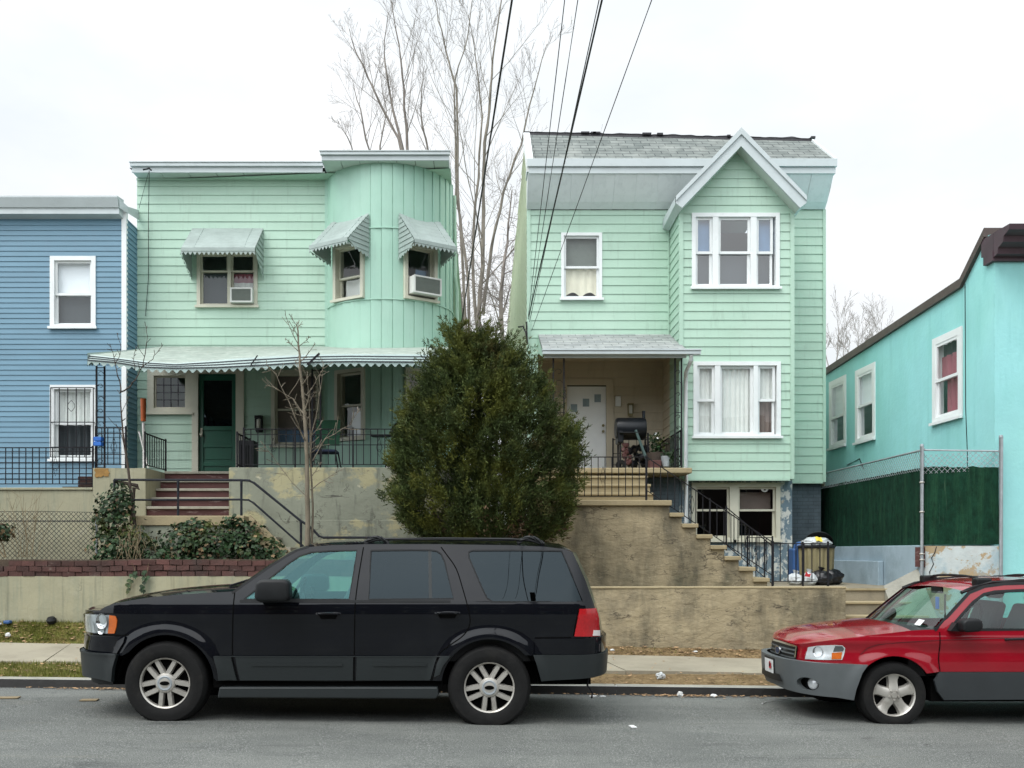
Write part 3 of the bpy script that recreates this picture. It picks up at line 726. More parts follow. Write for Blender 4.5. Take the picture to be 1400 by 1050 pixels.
def iron_column(parent, x, y, z0, z1, w_=.2, axis='x'):
    """two square bars with scrollwork between"""
    b = MB(); s_ = Vector((1, 0, 0)) if axis == 'x' else Vector((0, 1, 0)); c0 = Vector((x, y, 0))
    for k in (-1, 1):
        p = c0 + s_ * (w_ / 2 * k); b.bar(p + Vector((0, 0, z0)), p + Vector((0, 0, z1)), .026)
    z = z0 + .12; i = 0
    while z < z1 - .12:
        sgn = 1 if i % 2 else -1
        pts = []
        for q in range(13):
            t = q / 12 * math.pi * 1.6
            rr = w_ * .36 * (1 - .5 * q / 12)
            pts.append(c0 + s_ * (rr * math.cos(t) * sgn) + Vector((0, 0, z + rr * math.sin(t) * .9 + .02)))
        b.tube(pts, .0055, 4)
        z += .21; i += 1
    for zz in (z0 + .03, z1 - .03, (z0 + z1) / 2): b.bar(c0 - s_ * w_ / 2 + Vector((0, 0, zz)), c0 + s_ * w_ / 2 + Vector((0, 0, zz)), .014)
    return b.build('porch_post', M['iron'], parent)

# ================================================================ blue house, far left
DB = 19.4; DG = 20.0
XB = X(172, DB)
bh = thing('row_house', 'blue clapboard row house with white cornice at the left edge', 'house', (-9.5, DB, 1.2))
Tb = front(DB)
wu = (X(69, DB), X(131.5, DB), Z(450, DB), Z(350.5, DB)); wl_ = (X(69, DB), X(131.5, DB), Z(631, DB), Z(526.5, DB))
ops = [(a + .03, b + .0 - .03, c + .03, d - .03) for a, b, c, d in (wu, wl_)]
zc0 = Z(299, DB)
sd_b = siding(Tb, -14, XB, 2.4, zc0, .1015, ops, .014)
sd_b.T = facing_right(XB + .01); siding(facing_right(XB + .01), DB, DG, 2.4, zc0, .1015, (), .014, mb=sd_b)
sd_b.build('siding', M['blue_siding'], bh, weld=False)
bk = inner_backing(Tb, -14, XB - .02, 1.2, zc0, ops, -.03); bk.T = None
bk.add([(-14, DB + .03, zc0), (XB, DB + .03, zc0), (XB, 36, zc0 - .3), (-14, 36, zc0 - .3)], [(0, 1, 2, 3)])
bk.add([(-14, 36, 1.2), (XB, 36, 1.2), (XB, 36, zc0), (-14, 36, zc0)], [(0, 1, 2, 3)])
bk.add([(XB - .02, DB + .03, 1.2), (XB - .02, 36, 1.2), (XB - .02, 36, zc0 - .3), (XB - .02, DB + .03, zc0)], [(0, 1, 2, 3)])
bk.build('wall', M['blue_siding'], bh, weld=False)
MB().box(XB - .075, XB + .02, DB - .03, DB + .06, 2.4, Z(283, DB)).build('corner_board', M['white_trim'], bh)
cb = MB()
zt, zb_ = Z(275.5, DB), Z(296, DB)
pr = [(-.0, Z(300, DB)), (.20, Z(297, DB)), (.20, Z(289, DB)), (.23, Z(289, DB)), (.30, Z(277, DB)), (.30, Z(275, DB)), (0, Z(273.5, DB))]
xe = XB - .04
cb.add([(-14, DB - n, z) for n, z in pr] + [(xe - (0.0 if n < .1 else .02), DB - n, z) for n, z in pr], [tuple(range(7)), tuple(range(13, 6, -1))] + [(i, (i+1) % 7, 7 + (i+1) % 7, 7 + i) for i in range(7)])
cb.add([(XB - .05, DB - .23, Z(277, DB)), (XB + .05, DB - .02, Z(283, DB)), (XB + .05, DG, Z(292, DG) + .07), (XB + .05, DG, Z(301, DG)), (XB + .05, DB, Z(292, DB)), (XB - .04, DB - .23, Z(290, DB))], [(0, 1, 5), (1, 4, 5), (1, 2, 3, 4)])
cb.build('cornice', M['alum'], bh)
wb = window(bh, Tb, *wu, trim=.085, zm=Z(402, DB), label='upper window with a white blind')
flat_blind(wb, Tb, wu[0] + .1, wu[1] - .1, Z(403, DB), wu[3] - .1, -.13, 'blinds')
MB(Tb).box(wu[0] + .1, wu[1] - .1, -.15, -.14, wu[2] + .1, Z(404, DB)).build('screen', M['grey_screen'], wb)
wb2 = window(bh, Tb, *wl_, trim=.085, zm=Z(579, DB), label='lower window behind black bars')
curtain(wb2, Tb, wl_[0] + .1, wl_[1] - .1, Z(578, DB), wl_[3] - .1, -.14, 'lace', .02, 4)
curtain(wb2, Tb, wl_[0] + .1, wl_[1] - .1, wl_[2] + .1, Z(580, DB), -.16, 'grey_screen', .03, 4)
br = MB(Tb); u0, u1 = X(72, DB), X(130, DB)
for i in range(6): uu = lerp(u0, u1, i / 5); br.bar((uu, .09, Z(625, DB)), (uu, .09, Z(531, DB)), .014)
for py in (531, 578, 612): br.bar((u0, .09, Z(py, DB)), (u1, .09, Z(py, DB)), .016)
for (uu, py) in ((u0, 531), (u1, 531), (u0, 578), (u1, 578)): br.bar((uu, 0, Z(py, DB)), (uu, .09, Z(py, DB)), .014)
cx, cz = X(100, DB), Z(556, DB)
for s in (-1, 1):
    br.tube([(cx + s * .07 * math.sin(q), .09, cz + .22 * (q / 3.14 - .5)) for q in [i * .314 for i in range(11)]], .006, 4)
br.build('window_bars', M['iron'], bh)

# ================================================================ left green house with the round bay
gh = thing('row_house', 'mint green house with a rounded bay, window awnings and a sagging porch canopy', 'house', (-3.5, DG, 1.2))
Tg = front(DG); XG0 = X(187.5, DG); XG1 = X(448, DG)
ZS = Z(244, DG)                                       # soffit height
A_, B_, C_ = Vector((XG1, DG)), Vector((X(535, 19.2), 19.2)), Vector((X(619, 20.55), 20.55))
def circle3(a, b, c):
    d = 2 * (a.x * (b.y - c.y) + b.x * (c.y - a.y) + c.x * (a.y - b.y))
    ux = (a.length_squared * (b.y - c.y) + b.length_squared * (c.y - a.y) + c.length_squared * (a.y - b.y)) / d
    uy = (a.length_squared * (c.x - b.x) + b.length_squared * (a.x - c.x) + c.length_squared * (b.x - a.x)) / d
    o = Vector((ux, uy)); return o, (a - o).length
CC, CR = circle3(A_, B_, C_)
def ang(p): return math.atan2(p.y - CC.y, p.x - CC.x)
aA, aC = ang(A_), ang(C_)
def bay(t, n=0):  # t 0..1 left to right
    a = lerp(aA, aC, t); return (CC.x + (CR + n) * math.cos(a), CC.y + (CR + n) * math.sin(a))
def bay_t(px):
    lo, hi = 0.0, 1.0
    for _ in range(50):
        m_ = (lo + hi) / 2; x_, y_ = bay(m_)
        if VX + F * x_ / y_ < px: lo = m_
        else: hi = m_
    return (lo + hi) / 2
# front wall openings: upper window, lower window, little window, door
w1 = (X(269.5, DG), X(352.5, DG), Z(421, DG), Z(343, DG))
w2 = (X(371, DG), X(439, DG), Z(612, DG), Z(506, DG))
w3 = (X(202, DG), X(263, DG), Z(567, DG), Z(505, DG))
dr = (X(263, DG), X(334, DG), Z(655, DG), Z(506, DG))
ops = [(a + .03, b - .03, c + .03, d - .03) for a, b, c, d in (w1, w2, w3)] + [(dr[0] + .02, dr[1] - .02, 2, dr[3] - .02)]
siding(Tg, XG0, XG1, 3.0, ZS, .1785, ops, .015).build('siding', M['mint'], gh, weld=False)
bk = inner_backing(Tg, XG0, XG1, 1.0, ZS, ops, -.035); bk.T = None
# roof, back and side walls close the house
XE = C_.x
bk.add([(XG0, 37, 1), (XE, 37, 1), (XE, 37, ZS - .4), (XG0, 37, ZS - .4)], [(0, 1, 2, 3)])
bk.add([(XG0, DG + .04, 1), (XG0, 37, 1), (XG0, 37, ZS - .4), (XG0, DG + .04, ZS)], [(0, 1, 2, 3)])
bk.add([(XG0 + .01, DG + .03, ZS - .03), (XE - .01, DG - .6, ZS - .03), (XE - .01, 36.9, ZS - .42), (XG0 + .01, 36.9, ZS - .42)], [(0, 1, 2, 3)])
bk.add([(XG0 + .02, 24, 1), (XE - .01, 24, 1), (XE - .01, 24, ZS), (XG0 + .02, 24, ZS)], [(0, 1, 2, 3)])
bk.build('wall', M['mint'], gh, weld=False)
sd2 = siding(facing_right(XE), C_.y + .005, 37, 1.2, ZS, .1785, (), .016); sd2.build('side_wall', M['mint'], gh, weld=False)
rf = MB(); rf.add([(XG0 - .05, DG - .3, ZS + .10), (XG1, DG - .3, ZS + .10), (XG1, 37, ZS - .3), (XG0 - .05, 37, ZS - .3)], [(0, 1, 2, 3)]); rf.add([(XG1, DG - .8, ZS + .06), (XE - .05, DG - .8, ZS + .06), (XE - .05, 37, ZS - .36), (XG1, 37, ZS - .36)], [(0, 1, 2, 3)])
rf.build('roof', M['tar'], gh)
# round bay: vertical lapped panels, three tiers divided by two thin bands
ZB0 = 2.95; za1, za2 = Z(408.5, 19.2), Z(311, 19.2)
npan = 17
# lower bay windows pushed out as trim boxes; panels are cut where windows stand
def bay_win(pxa, pxb, py_b, py_t):
    ta, tb = bay_t(pxa), bay_t(pxb); pa, pb = bay(ta), bay(tb)
    D_ = (pa[1] + pb[1]) / 2
    T_, L_ = plane2(pa, pb)
    return ta, tb, T_, L_, Z(py_b, D_), Z(py_t, D_)
bw = [bay_win(458, 499, 411.5, 333), bay_win(551.5, 596, 412.5, 335), bay_win(460, 500, 603, 505), bay_win(553, 597, 605, 505)]
for tier, (za, zb_) in enumerate(((ZB0, za1), (za1, za2), (za2, ZS))):
    b = MB()
    cuts = sorted(set([i / npan for i in range(npan + 1)] + [q for w_ in bw for q in (w_[0] + .004, w_[1] - .004)]))
    zcuts = sorted(set([za, zb_] + [q for w_ in bw for q in (w_[4] + .02, w_[5] - .02) if za < q < zb_]))
    for ta, tb in zip(cuts, cuts[1:]):
        tm = (ta + tb) / 2; k = math.floor(tm * npan)
        na = .018 * (1 - (ta * npan - k)); nb = .018 * (1 - (tb * npan - k))
        for s in range(2):
            p0 = bay(lerp(ta, tb, s / 2), -.012); p1 = bay(lerp(ta, tb, (s + 1) / 2), -.012)
            for z_a, z_b in zip(zcuts, zcuts[1:]):
                if not any(w_[0] < tm < w_[1] and w_[4] < (z_a + z_b) / 2 < w_[5] for w_ in bw): b.add([(p0[0], p0[1], z_a), (p1[0], p1[1], z_a), (p1[0], p1[1], z_b), (p0[0], p0[1], z_b)], [(0, 1, 2, 3)])
        g_ = .0014
        if abs(ta * npan - round(ta * npan)) < 1e-4: ta += g_
        if abs(tb * npan - round(tb * npan)) < 1e-4: tb -= g_
        for z_a, z_b in zip(zcuts, zcuts[1:]):
            zm = (z_a + z_b) / 2
            if any(w_[0] < tm < w_[1] and w_[4] < zm < w_[5] for w_ in bw): continue
            S = 3
            for s in range(S):
                p0 = bay(lerp(ta, tb, s / S), lerp(na, nb, s / S)); p1 = bay(lerp(ta, tb, (s + 1) / S), lerp(na, nb, (s + 1) / S))
                b.add([(p0[0], p0[1], z_a), (p1[0], p1[1], z_a), (p1[0], p1[1], z_b), (p0[0], p0[1], z_b)], [(0, 1, 2, 3)])
            for te in (ta, tb):
                p0 = bay(te, -.012); p1 = bay(te, na if te == ta else nb)
                b.add([(p0[0], p0[1], z_a), (p1[0], p1[1], z_a), (p1[0], p1[1], z_b), (p0[0], p0[1], z_b)], [(0, 1, 2, 3)])
    b.build('bay_panels', M['mint_bay'], gh, weld=False)
    if tier < 2:
        h = MB(); zz = zb_
        wt = [(w_[0], w_[1]) for w_ in bw if w_[4] < zz < w_[5]]
        N = 60
        for i in range(N):
            ta, tb = i / N, (i + 1) / N
            if any(q[0] < (ta + tb) / 2 < q[1] for q in wt): continue
            o_ = [bay(ta, .0), bay(tb, .0), bay(tb, .030), bay(ta, .030)]
            h.add([(p[0], p[1], zz - .016) for p in o_] + [(p[0], p[1], zz + .008) for p in o_], [(0, 1, 2, 3), (4, 5, 6, 7), (2, 3, 7, 6)])
        h.build('bay_band', M['mint_bay'], gh)
MB().box(XG1 - .05, XG1 + .035, DG - .05, DG + .02, 3.0, ZS).build('corner_board', M['mint_bay'], gh)
gh_w = []
for i, (ta, tb, T_, L_, z0, z1) in enumerate(bw):
    ww = window(gh, T_, 0, L_, z0, z1, trim=.07, mat='cream', zm=lerp(z0, z1, .42 if i < 2 else .5), proud=.07, depth=.12, sash=.04, label=['bay window under the left small awning', 'bay window with an air conditioner', 'left bay window on the porch', None][i])
    gh_w.append(ww)
    a, c = .09, L_ - .09
    if i == 0: curtain(ww, T_, a, c, z0 + .08, lerp(z0, z1, .42), -.22, 'lace', .03, 2)
    if i == 1: flat_blind(ww, T_, lerp(a, c, .55), c, lerp(z0, z1, .3), lerp(z0, z1, .62), -.22, 'blue_curtain_and_sky')
    if i == 2: flat_blind(ww, T_, lerp(a, c, .3), c, z0 + .1, lerp(z0, z1, .42), -.17, 'blinds')
    if i == 3: flat_blind(ww, T_, a, c, lerp(z0, z1, .5), z1 - .1, -.17, 'brown_blind')
ta, tb, T_, L_, z0, z1 = bw[1]
air_conditioner(T_, .10, L_ - .02, z0 + .10, z0 + .44, -.15, .24, 'white window air conditioner in the right bay window')
for i in (0, 1):
    ta, tb, T_, L_, z0, z1 = bw[i]
    ext = .10
    ztop = Z(297, 19.35)
    window_awning(gh, T_, -ext, L_ + ext, ztop, z1 - .14, .62, .20, 7, label='small aluminium awning over the %s bay window' % ('left', 'right')[i])
# double window, awning and its air conditioner
um = X(314, DG)
w_ = window(gh, Tg, *w1, trim=.07, mat='cream', zm=Z(370.5, DG), lights=[(w1[0] + .07, um - .03, 'dh'), (um + .03, w1[1] - .07, 'dh')], sash=.035, label='double upper window under the wide awning')
curtain(w_, Tg, um + .04, w1[1] - .08, Z(384, DG), Z(372, DG), -.15, 'pink_curtain', .01, 3)
curtain(w_, Tg, um + .04, w1[1] - .08, Z(400, DG), Z(383, DG), -.155, 'lace', .01, 3)
MB(Tg).box(w1[0] + .08, um - .04, -.16, -.15, w1[2] + .08, Z(372, DG)).build('screen', M['grey_screen'], w_)
air_conditioner(Tg, X(317.5, DG), X(347.5, DG), Z(416, DG), Z(396, DG), -.1, .16, 'white window air conditioner under the wide awning')
window_awning(gh, Tg, X(263, DG), X(360, DG), Z(313, DG), Z(340, 19.25), .75, .38, 8, label='wide aluminium awning over the double window')
# lower openings
w_ = window(gh, Tg, *w2, trim=.075, mat='cream', zm=Z(560, DG), sash=.04, label='tall porch window with a brownish blind')
flat_blind(w_, Tg, w2[0] + .09, w2[1] - .09, Z(586, DG), w2[3] - .1, -.15, 'brown_blind')
flat_blind(w_, Tg, w2[0] + .09, w2[1] - .09, w2[2] + .09, Z(587, DG), -.17, 'blue_curtain_and_sky')
w_ = window(gh, Tg, *w3, trim=.13, mat='cream', lights=[(w3[0] + .13, w3[1] - .13, 'fx')], sash=.03, label='small multi-pane window beside the green door')
mu_ = MB(Tg)
for i in range(1, 4):
    uu = lerp(w3[0] + .16, w3[1] - .16, i / 4); mu_.box(uu - .008, uu + .008, -.072, -.052, w3[2] + .15, w3[3] - .15)
    zz = lerp(w3[2] + .16, w3[3] - .16, i / 4); mu_.box(w3[0] + .15, w3[1] - .15, -.07, -.053, zz - .008, zz + .008)
mu_.build('muntins', M['grey_screen'], w_)
dc = MB(Tg)
dc.box(dr[0], X(271.5, DG), -.03, .05, 3.0, dr[3]); dc.box(X(323, DG), dr[1], -.03, .05, 3.0, dr[3]); dc.box(X(271.5, DG), X(323, DG), -.03, .048, Z(511, DG), dr[3])
dc.build('door_casing', M['cream'], gh)
dd = MB(Tg); d0, d1, dz0, dz1 = X(271.5, DG), X(323, DG), 3.1, Z(511, DG); dzm = Z(572, DG)
dd.box(d0, d1, -.10, -.05, dz0, dz1)
for (za, zb_) in ((Z(628, DG), Z(612, DG)), (Z(607, DG), Z(590, DG))): dd.box(d0 + .12, d1 - .10, -.05, -.038, za, zb_)
fr0 = [(d0, d0 + .09), (d1 - .09, d1)]
for a, c in fr0: dd.box(a, c, -.05, -.025, dz0, dz1)
for zz in (Z(635, DG), Z(609.5, DG), Z(586, DG), dz1 - .1): dd.box(d0 + .09, d1 - .09, -.05, -.026, zz - .03, zz + .05)
do = dd.build('front_door', M['green_door'], gh, bevel=.004)
MB(Tg).box(d0 + .10, d1 - .10, -.048, -.044, Z(582, DG), dz1 - .12).build('pane', M['carglass_dark'], do)  # near-black pane: door glass with the canopy's shadow put into its tint
hb = MB(Tg); hb.box(d0 + .035, d0 + .075, -.024, -.012, Z(597, DG), Z(585, DG)); hb.lathe([(0, .06), (.028, .05), (.03, .03), (.012, .02), (.012, 0)], (d0 + .055, -.012, Z(594, DG)), (0, 1, 0), 10)
hb.build('handle', M['cream'], do, smooth=True)
wlm = MB(Tg); lx, lz = X(355, DG), Z(580, DG)
wlm.box(lx - .07, lx + .07, .0, .04, lz - .17, lz + .17); wlm.box(lx - .075, lx + .075, .04, .16, lz + .10, lz + .16); wlm.box(lx - .06, lx + .06, .04, .14, lz - .15, lz - .10)
for s in (-1, 1): wlm.box(lx + s * .06 - .012, lx + s * .06 + .012, .12, .145, lz - .1, lz + .1)
lo_ = wlm.build('wall_lamp', M['black_plastic'], gh, bevel=.008)
MB(Tg).lathe([(0, .10), (.045, .09), (.05, 0), (.045, -.09), (0, -.1)], (lx, .085, lz), (0, 0, 1), 12).build('lamp_glass', M['lampglow'], lo_, smooth=True)
# eaves: white fascia with gutter lip and panelled soffit (left), squarer and prouder over the bay
def fascia(x0, x1, D, zbot, ztop, name, lipw=.05):
    b = MB(); h = ztop - zbot
    b.box(x0, x1, D, D + .03, zbot, zbot + h * .55); b.box(x0 - .02, x1 + .015, D - lipw, D + .03, zbot + h * .55 + .001, zbot + h * .9); b.box(x0 - .035, x1 + .03, D - lipw - .02, D + .03, zbot + h * .9 + .001, ztop)
    return b
D1 = 19.66; D2 = 19.05
f1_ = fascia(X(180, D1), X(441, D1), D1, ZS - .01, Z(222, D1), 'f')
f1_.build('fascia', M['alum'], gh, bevel=.006)
f2_ = fascia(X(439.5, D2), X(614, D2), D2, ZS - .01, Z(207, D2), 'f')
f2_.box(X(439.5, D2) , X(439.5, D2) + .03, D2 + .031, D1, ZS - .01, Z(209, D2)); f2_.box(X(614, D2) - .03, X(614, D2), D2 + .031, C_.y + .1, ZS - .01, Z(209, D2))
f2_.build('fascia', M['alum'], gh, bevel=.006)
sf = MB()
x = X(181, D1)
while x < XG1 - .05: sf.box(x, min(x + .55, XG1) - .012, D1 + .03, DG + .06, ZS - .002, ZS + .02); x += .55
x = X(440, D2); xe_ = X(613, D2)
while x < xe_: sf.box(x, min(x + .36, xe_) - .012, D2 + .032, C_.y + .1, ZS - .004, ZS + .02); x += .36
sf.build('soffit', M['soffit'], gh)
fz_ = MB(Tg).box(XG0, XG1 - .05, .022, .04, ZS - .05, ZS - .003); fz_.build('frieze_board', M['mint'], gh)
clip = MB(); clip.tube([P(196, 232, 19.55), P(204, 230, 19.5), P(207, 233, 19.5)], .02, 5); clip.build('wire_anchor', M['iron'], gh)
dcab = MB(); dcab.tube([P(204, 233, 19.55), P(203, 300, 19.93), P(203, 380, 19.94), P(199, 432, 19.95)], .007, 5); dcab.tube([P(203, 236, 19.6), P(190, 285, 19.95)], .005, 4)
dcab.build('service_cable', M['cable'], gh)
dsp = MB(); dsp.tube([P(621, 268, 20.7), P(622.5, 380, 20.7), P(625, 400, 20.75), P(625, 470, 20.75)], .045, 8); dsp.build('downspout', M['mint'], gh, smooth=True)
# ---------------- sagging aluminium porch canopy
DF = 16.35
top_l = [(122, 484.5), (160, 489), (200, 494), (240, 497), (290, 493), (350, 488.5), (420, 485), (480, 484), (605, 485)]
bot_l = [(122, 494), (160, 497), (200, 503.5), (240, 505), (300, 504), (360, 501), (420, 497), (480, 496), (605, 497)]
def cpx(s): return lerp(123, 607, s)
cn = MB(); NU = 240
def ctop(s): return Z(interp(top_l, cpx(s)), DF)
def cbot(s): return Z(interp(bot_l, cpx(s)), DF)
zwall = Z(474, DG)
def roofpt(s, v):
    x = X(cpx(s), DF); y = lerp(DF, DG - .02, v)
    sag = -.10 * math.sin(v * math.pi) * (.4 + .6 * math.sin(s * 5))
    return (x, y, lerp(ctop(s), zwall, v) + sag * .3)
cr = MB(); cr.grid(roofpt, 90, 8); cr.grid(lambda u, v: tuple(Vector(roofpt(u, v)) - Vector((0, 0, .03))), 90, 8)
cobj = MB()
for k in range(3):
    def band(s, v, k=k):
        f0, f1 = k / 3, (k + 1) / 3
        z = lerp(ctop(s), cbot(s), lerp(f0, f1, v)); return (X(cpx(s), DF), DF - .015 - .03 * k + .028 * v * 0 - (.018 if v > .5 else 0), z)
    cobj.grid(band, 90, 1)
    cobj.grid(lambda s, v, k=k: (X(cpx(s), DF), lerp(DF - .033 - .03 * k, DF - .045 - .03 * k, v), lerp(ctop(s), cbot(s), (k + 1) / 3)), 90, 1)
seam = MB()
for k in (1, 2, 3):
    seam.grid(lambda s, v, k=k: (X(cpx(s), DF), DF - .052 - .03 * (k - 1), lerp(ctop(s), cbot(s), k / 3) + .012 - .020 * v), 90, 1)
def scal(s, v):
    zz = cbot(s) - .055 - .026 * math.cos(s * 44 * 6.283) if v == 0 else cbot(s) + .01
    return (X(cpx(s), DF), DF - .10, zz)
cobj.grid(scal, 44 * 8, 1)
for s_ in (0, 1):
    xx = X(cpx(s_), DF) + (-.004 if s_ == 0 else .004)
    cobj.grid(lambda u, v: (xx, lerp(DF - .10, DG - .02, u), lerp(Vector(roofpt(s_, u)).z - .20 - .022 * math.cos(u * 36 * 6.283), Vector(roofpt(s_, u)).z + .005, v)), 36 * 6, 1)
cobj_ = cobj.build('porch_canopy', M['canopy'], gh, weld=False)
seam.build('canopy_seam', M['grey_screen'], cobj_, weld=False)
cr.build('canopy_roof', M['canopy_top'], cobj_, smooth=True, weld=False)
MB().bar(P(343, 499, DF - .13), P(352, 486, DF - .10), .02).build('canopy_bracket', M['iron'], cobj_)
MB().bar(P(420, 499, 16.2), P(437, 483, 16.2), .03).build('canopy_bracket', M['iron'], cobj_)
XPL = X(136, 16.55)
iron_column(gh, X(137.5, 16.62), 16.62, Z(641, 16.5), Z(497, 16.4), .135)
iron_column(gh, X(421, 16.62) + .12, 16.75, Z(641, 16.5), Z(499, 16.4), .14)
# ================================================================ right green house with gabled bay
rh = thing('row_house', 'mint green house with a gabled square bay, slate-grey mansard roof and raised porch', 'house', (4, DG, 1.1))
DBY = 19.0
RX0, RX1 = X(722, DG), X(1127, DG)
BX0, BX1 = X(930, DBY), X(1084, DBY)
ZF = Z(287, DG); ZBOT = Z(659, DG)
ZREC = 5.72; RZ0 = Z(640, 18.4)
recess = (RX0 + .20, BX0 + .02, 2.0, ZREC)
w4 = (X(767, DG), X(823, DG), Z(411, DG), Z(318.5, DG))
ops = [recess, (w4[0] + .03, w4[1] - .03, w4[2] + .03, w4[3] - .03)]
s_ = siding(Tg, RX0, BX0, RZ0 - .6, ZF, .1775, ops, .015)
siding(Tg, BX1, RX1, ZBOT, ZF, .1775, (), .015, mb=s_)
Tb_ = front(DBY)
w5 = (X(945.5, DBY), X(1065.5, DBY), Z(396, DBY), Z(291.5, DBY)); w6 = (X(947.5, DBY), X(1067, DBY), Z(599.5, DBY), Z(494.5, DBY))
bops = [(a + .03, b - .03, c + .03, d - .03) for a, b, c, d in (w5, w6)]
AX, AZ = X(1008, 18.7), Z(190, DBY); SLP = 1.045
ZE = AZ - (BX1 - BX0) / 2 * SLP
s_.T = Tb_
siding(Tb_, BX0, BX1, Z(655, DBY), ZE, .170, bops, .015, mb=s_)
kz = math.ceil((ZE - Z(655, DBY)) / .170) * .170 + Z(655, DBY)
siding(Tb_, BX0, BX1, ZE, AZ, .170, bops, .015, lim=lambda z: ((BX0 + BX1) / 2 - (AZ - z) / SLP, (BX0 + BX1) / 2 + (AZ - z) / SLP), mb=s_, zref=Z(655, DBY))
s_.T = facing_left(BX0); siding(facing_left(BX0), DBY, 20.0, Z(655, DBY), ZE + .1, .170, (), .015, mb=s_)
s_.T = facing_right(BX1); siding(facing_right(BX1), DBY, DG, Z(655, DBY), ZE + .1, .170, (), .015, mb=s_)
s_.build('siding', M['mint'], rh, weld=False)
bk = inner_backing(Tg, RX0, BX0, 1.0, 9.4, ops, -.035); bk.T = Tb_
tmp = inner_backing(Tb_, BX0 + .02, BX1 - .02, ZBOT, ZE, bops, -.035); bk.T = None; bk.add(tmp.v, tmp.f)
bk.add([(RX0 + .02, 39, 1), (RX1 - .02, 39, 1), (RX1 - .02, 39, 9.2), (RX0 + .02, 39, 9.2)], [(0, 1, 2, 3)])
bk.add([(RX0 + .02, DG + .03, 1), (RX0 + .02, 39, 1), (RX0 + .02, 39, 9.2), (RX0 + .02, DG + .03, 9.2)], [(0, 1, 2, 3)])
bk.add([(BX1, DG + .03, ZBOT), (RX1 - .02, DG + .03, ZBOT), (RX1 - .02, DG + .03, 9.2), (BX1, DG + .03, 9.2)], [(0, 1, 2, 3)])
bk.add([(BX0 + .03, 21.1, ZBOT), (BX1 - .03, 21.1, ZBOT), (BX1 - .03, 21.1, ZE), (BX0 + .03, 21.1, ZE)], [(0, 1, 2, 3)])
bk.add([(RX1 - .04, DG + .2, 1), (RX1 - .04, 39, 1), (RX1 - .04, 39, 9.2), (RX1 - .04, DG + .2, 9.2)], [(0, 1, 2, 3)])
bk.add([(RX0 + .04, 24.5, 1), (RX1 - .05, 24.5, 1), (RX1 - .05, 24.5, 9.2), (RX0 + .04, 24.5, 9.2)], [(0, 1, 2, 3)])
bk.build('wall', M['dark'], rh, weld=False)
def side_lim(z):
    if z < 9.24: return (DG + .002, 39.0)
    return (DG + .002 if z < 9.4 else lerp(19.6, 20.8, (z - 9.4) / 1.1), lerp(20.85, 39, (10.52 - z) / 1.28))
s2 = siding(facing_left(RX0), DG + .002, 39, 1.1, 10.45, .16, (), .018, lim=side_lim, zref=1.1)
s2.build('side_wall', M['pale_siding'], rh, weld=False)
s2 = siding(facing_right(RX1), DG + .002, 39, 3.0, 9.3, .16, (), .018); s2.build('side_wall', M['pale_siding'], rh, weld=False)
cbm = MB()
cbm.box(BX0 - .022, BX0 + .055, DBY - .028, DBY + .05, Z(655, DBY), ZE + .02); cbm.box(BX1 - .055, BX1 + .022, DBY - .028, DBY + .05, Z(655, DBY), ZE - .05)
cbm.box(RX0 - .025, RX0 + .05, DG - .028, DG + .06, 3.0, ZF); cbm.box(RX1 - .035, RX1 + .024, DG - .028, DG + .05, ZBOT, ZF)
cbm.box(BX0 - .05, BX0 - .024, DG - .03, DG - .0, ZREC, ZE)
cbm.box(BX0 + .06, BX1 - .06, DBY - .03, DBY + .06, Z(655, DBY) - .03, Z(655, DBY) + .012)
cbm.box(BX1 + .03, RX1 - .04, DG - .03, DG + .06, ZBOT - .03, ZBOT + .012)
cbm.build('corner_board', M['mint'], rh)
# flared metal frieze, white cornice, mansard shingles
D_t = 19.48; ZFt = Z(238, D_t); ZCt = Z(217, D_t - .05)
fz = MB(); npn = 14
for i in range(npn):
    a, c = lerp(RX0 - .03, RX1 + .0, i / npn), lerp(RX0 - .03, RX1 + .0, (i + 1) / npn)
    def cv(v): return lerp(DG - .03, D_t, v ** .8), lerp(ZF, ZFt, v)
    for j in range(5):
        (ya, za), (yb, zb_) = cv(j / 5), cv((j + 1) / 5)
        fz.add([(a + .003, ya - .008, za), (c, ya, za), (c, yb, zb_), (a + .003, yb - .008, zb_)], [(0, 1, 2, 3)])
        fz.add([(a + .003, ya - .008, za), (a + .003, yb - .008, zb_), (a, yb + .01, zb_), (a, ya + .01, za)], [(0, 1, 2, 3)])
for xx in (RX0 - .03, RX1):
    fz.add([(xx, DG + .02, ZF), (xx, DG - .03, ZF), (xx, lerp(DG - .03, D_t, .6), lerp(ZF, ZFt, .5)), (xx, D_t, ZFt), (xx, DG + .6, ZFt), (xx, DG + .02, ZFt)], [(0, 1, 2, 3, 4, 5)])
fz.build('metal_frieze', M['frieze'], rh)
cm = MB(); cm.box(RX0 - .01, RX1 + .03, D_t - .03, D_t + .7, ZFt, lerp(ZFt, ZCt, .45)); cm.box(RX0 - .04, RX1 + .05, D_t - .07, D_t + .7, lerp(ZFt, ZCt, .45) + .001, ZCt)
cm.build('cornice', M['alum'], rh, bevel=.006)
D_r = 20.8; zrl, zrr = Z(184, D_r), Z(193, D_r)
ms = MB(); ms.grid(lambda u, v: (lerp(RX0 + .06, RX1 + .0, u), lerp(D_t, D_r, v), lerp(ZCt + .002, lerp(zrl, zrr, u), v)), 30, 8)
ms.build('mansard_roof', M['shingle'], rh, weld=False)
tr = MB(); rg = random.Random(8)
pts = []
N = 60
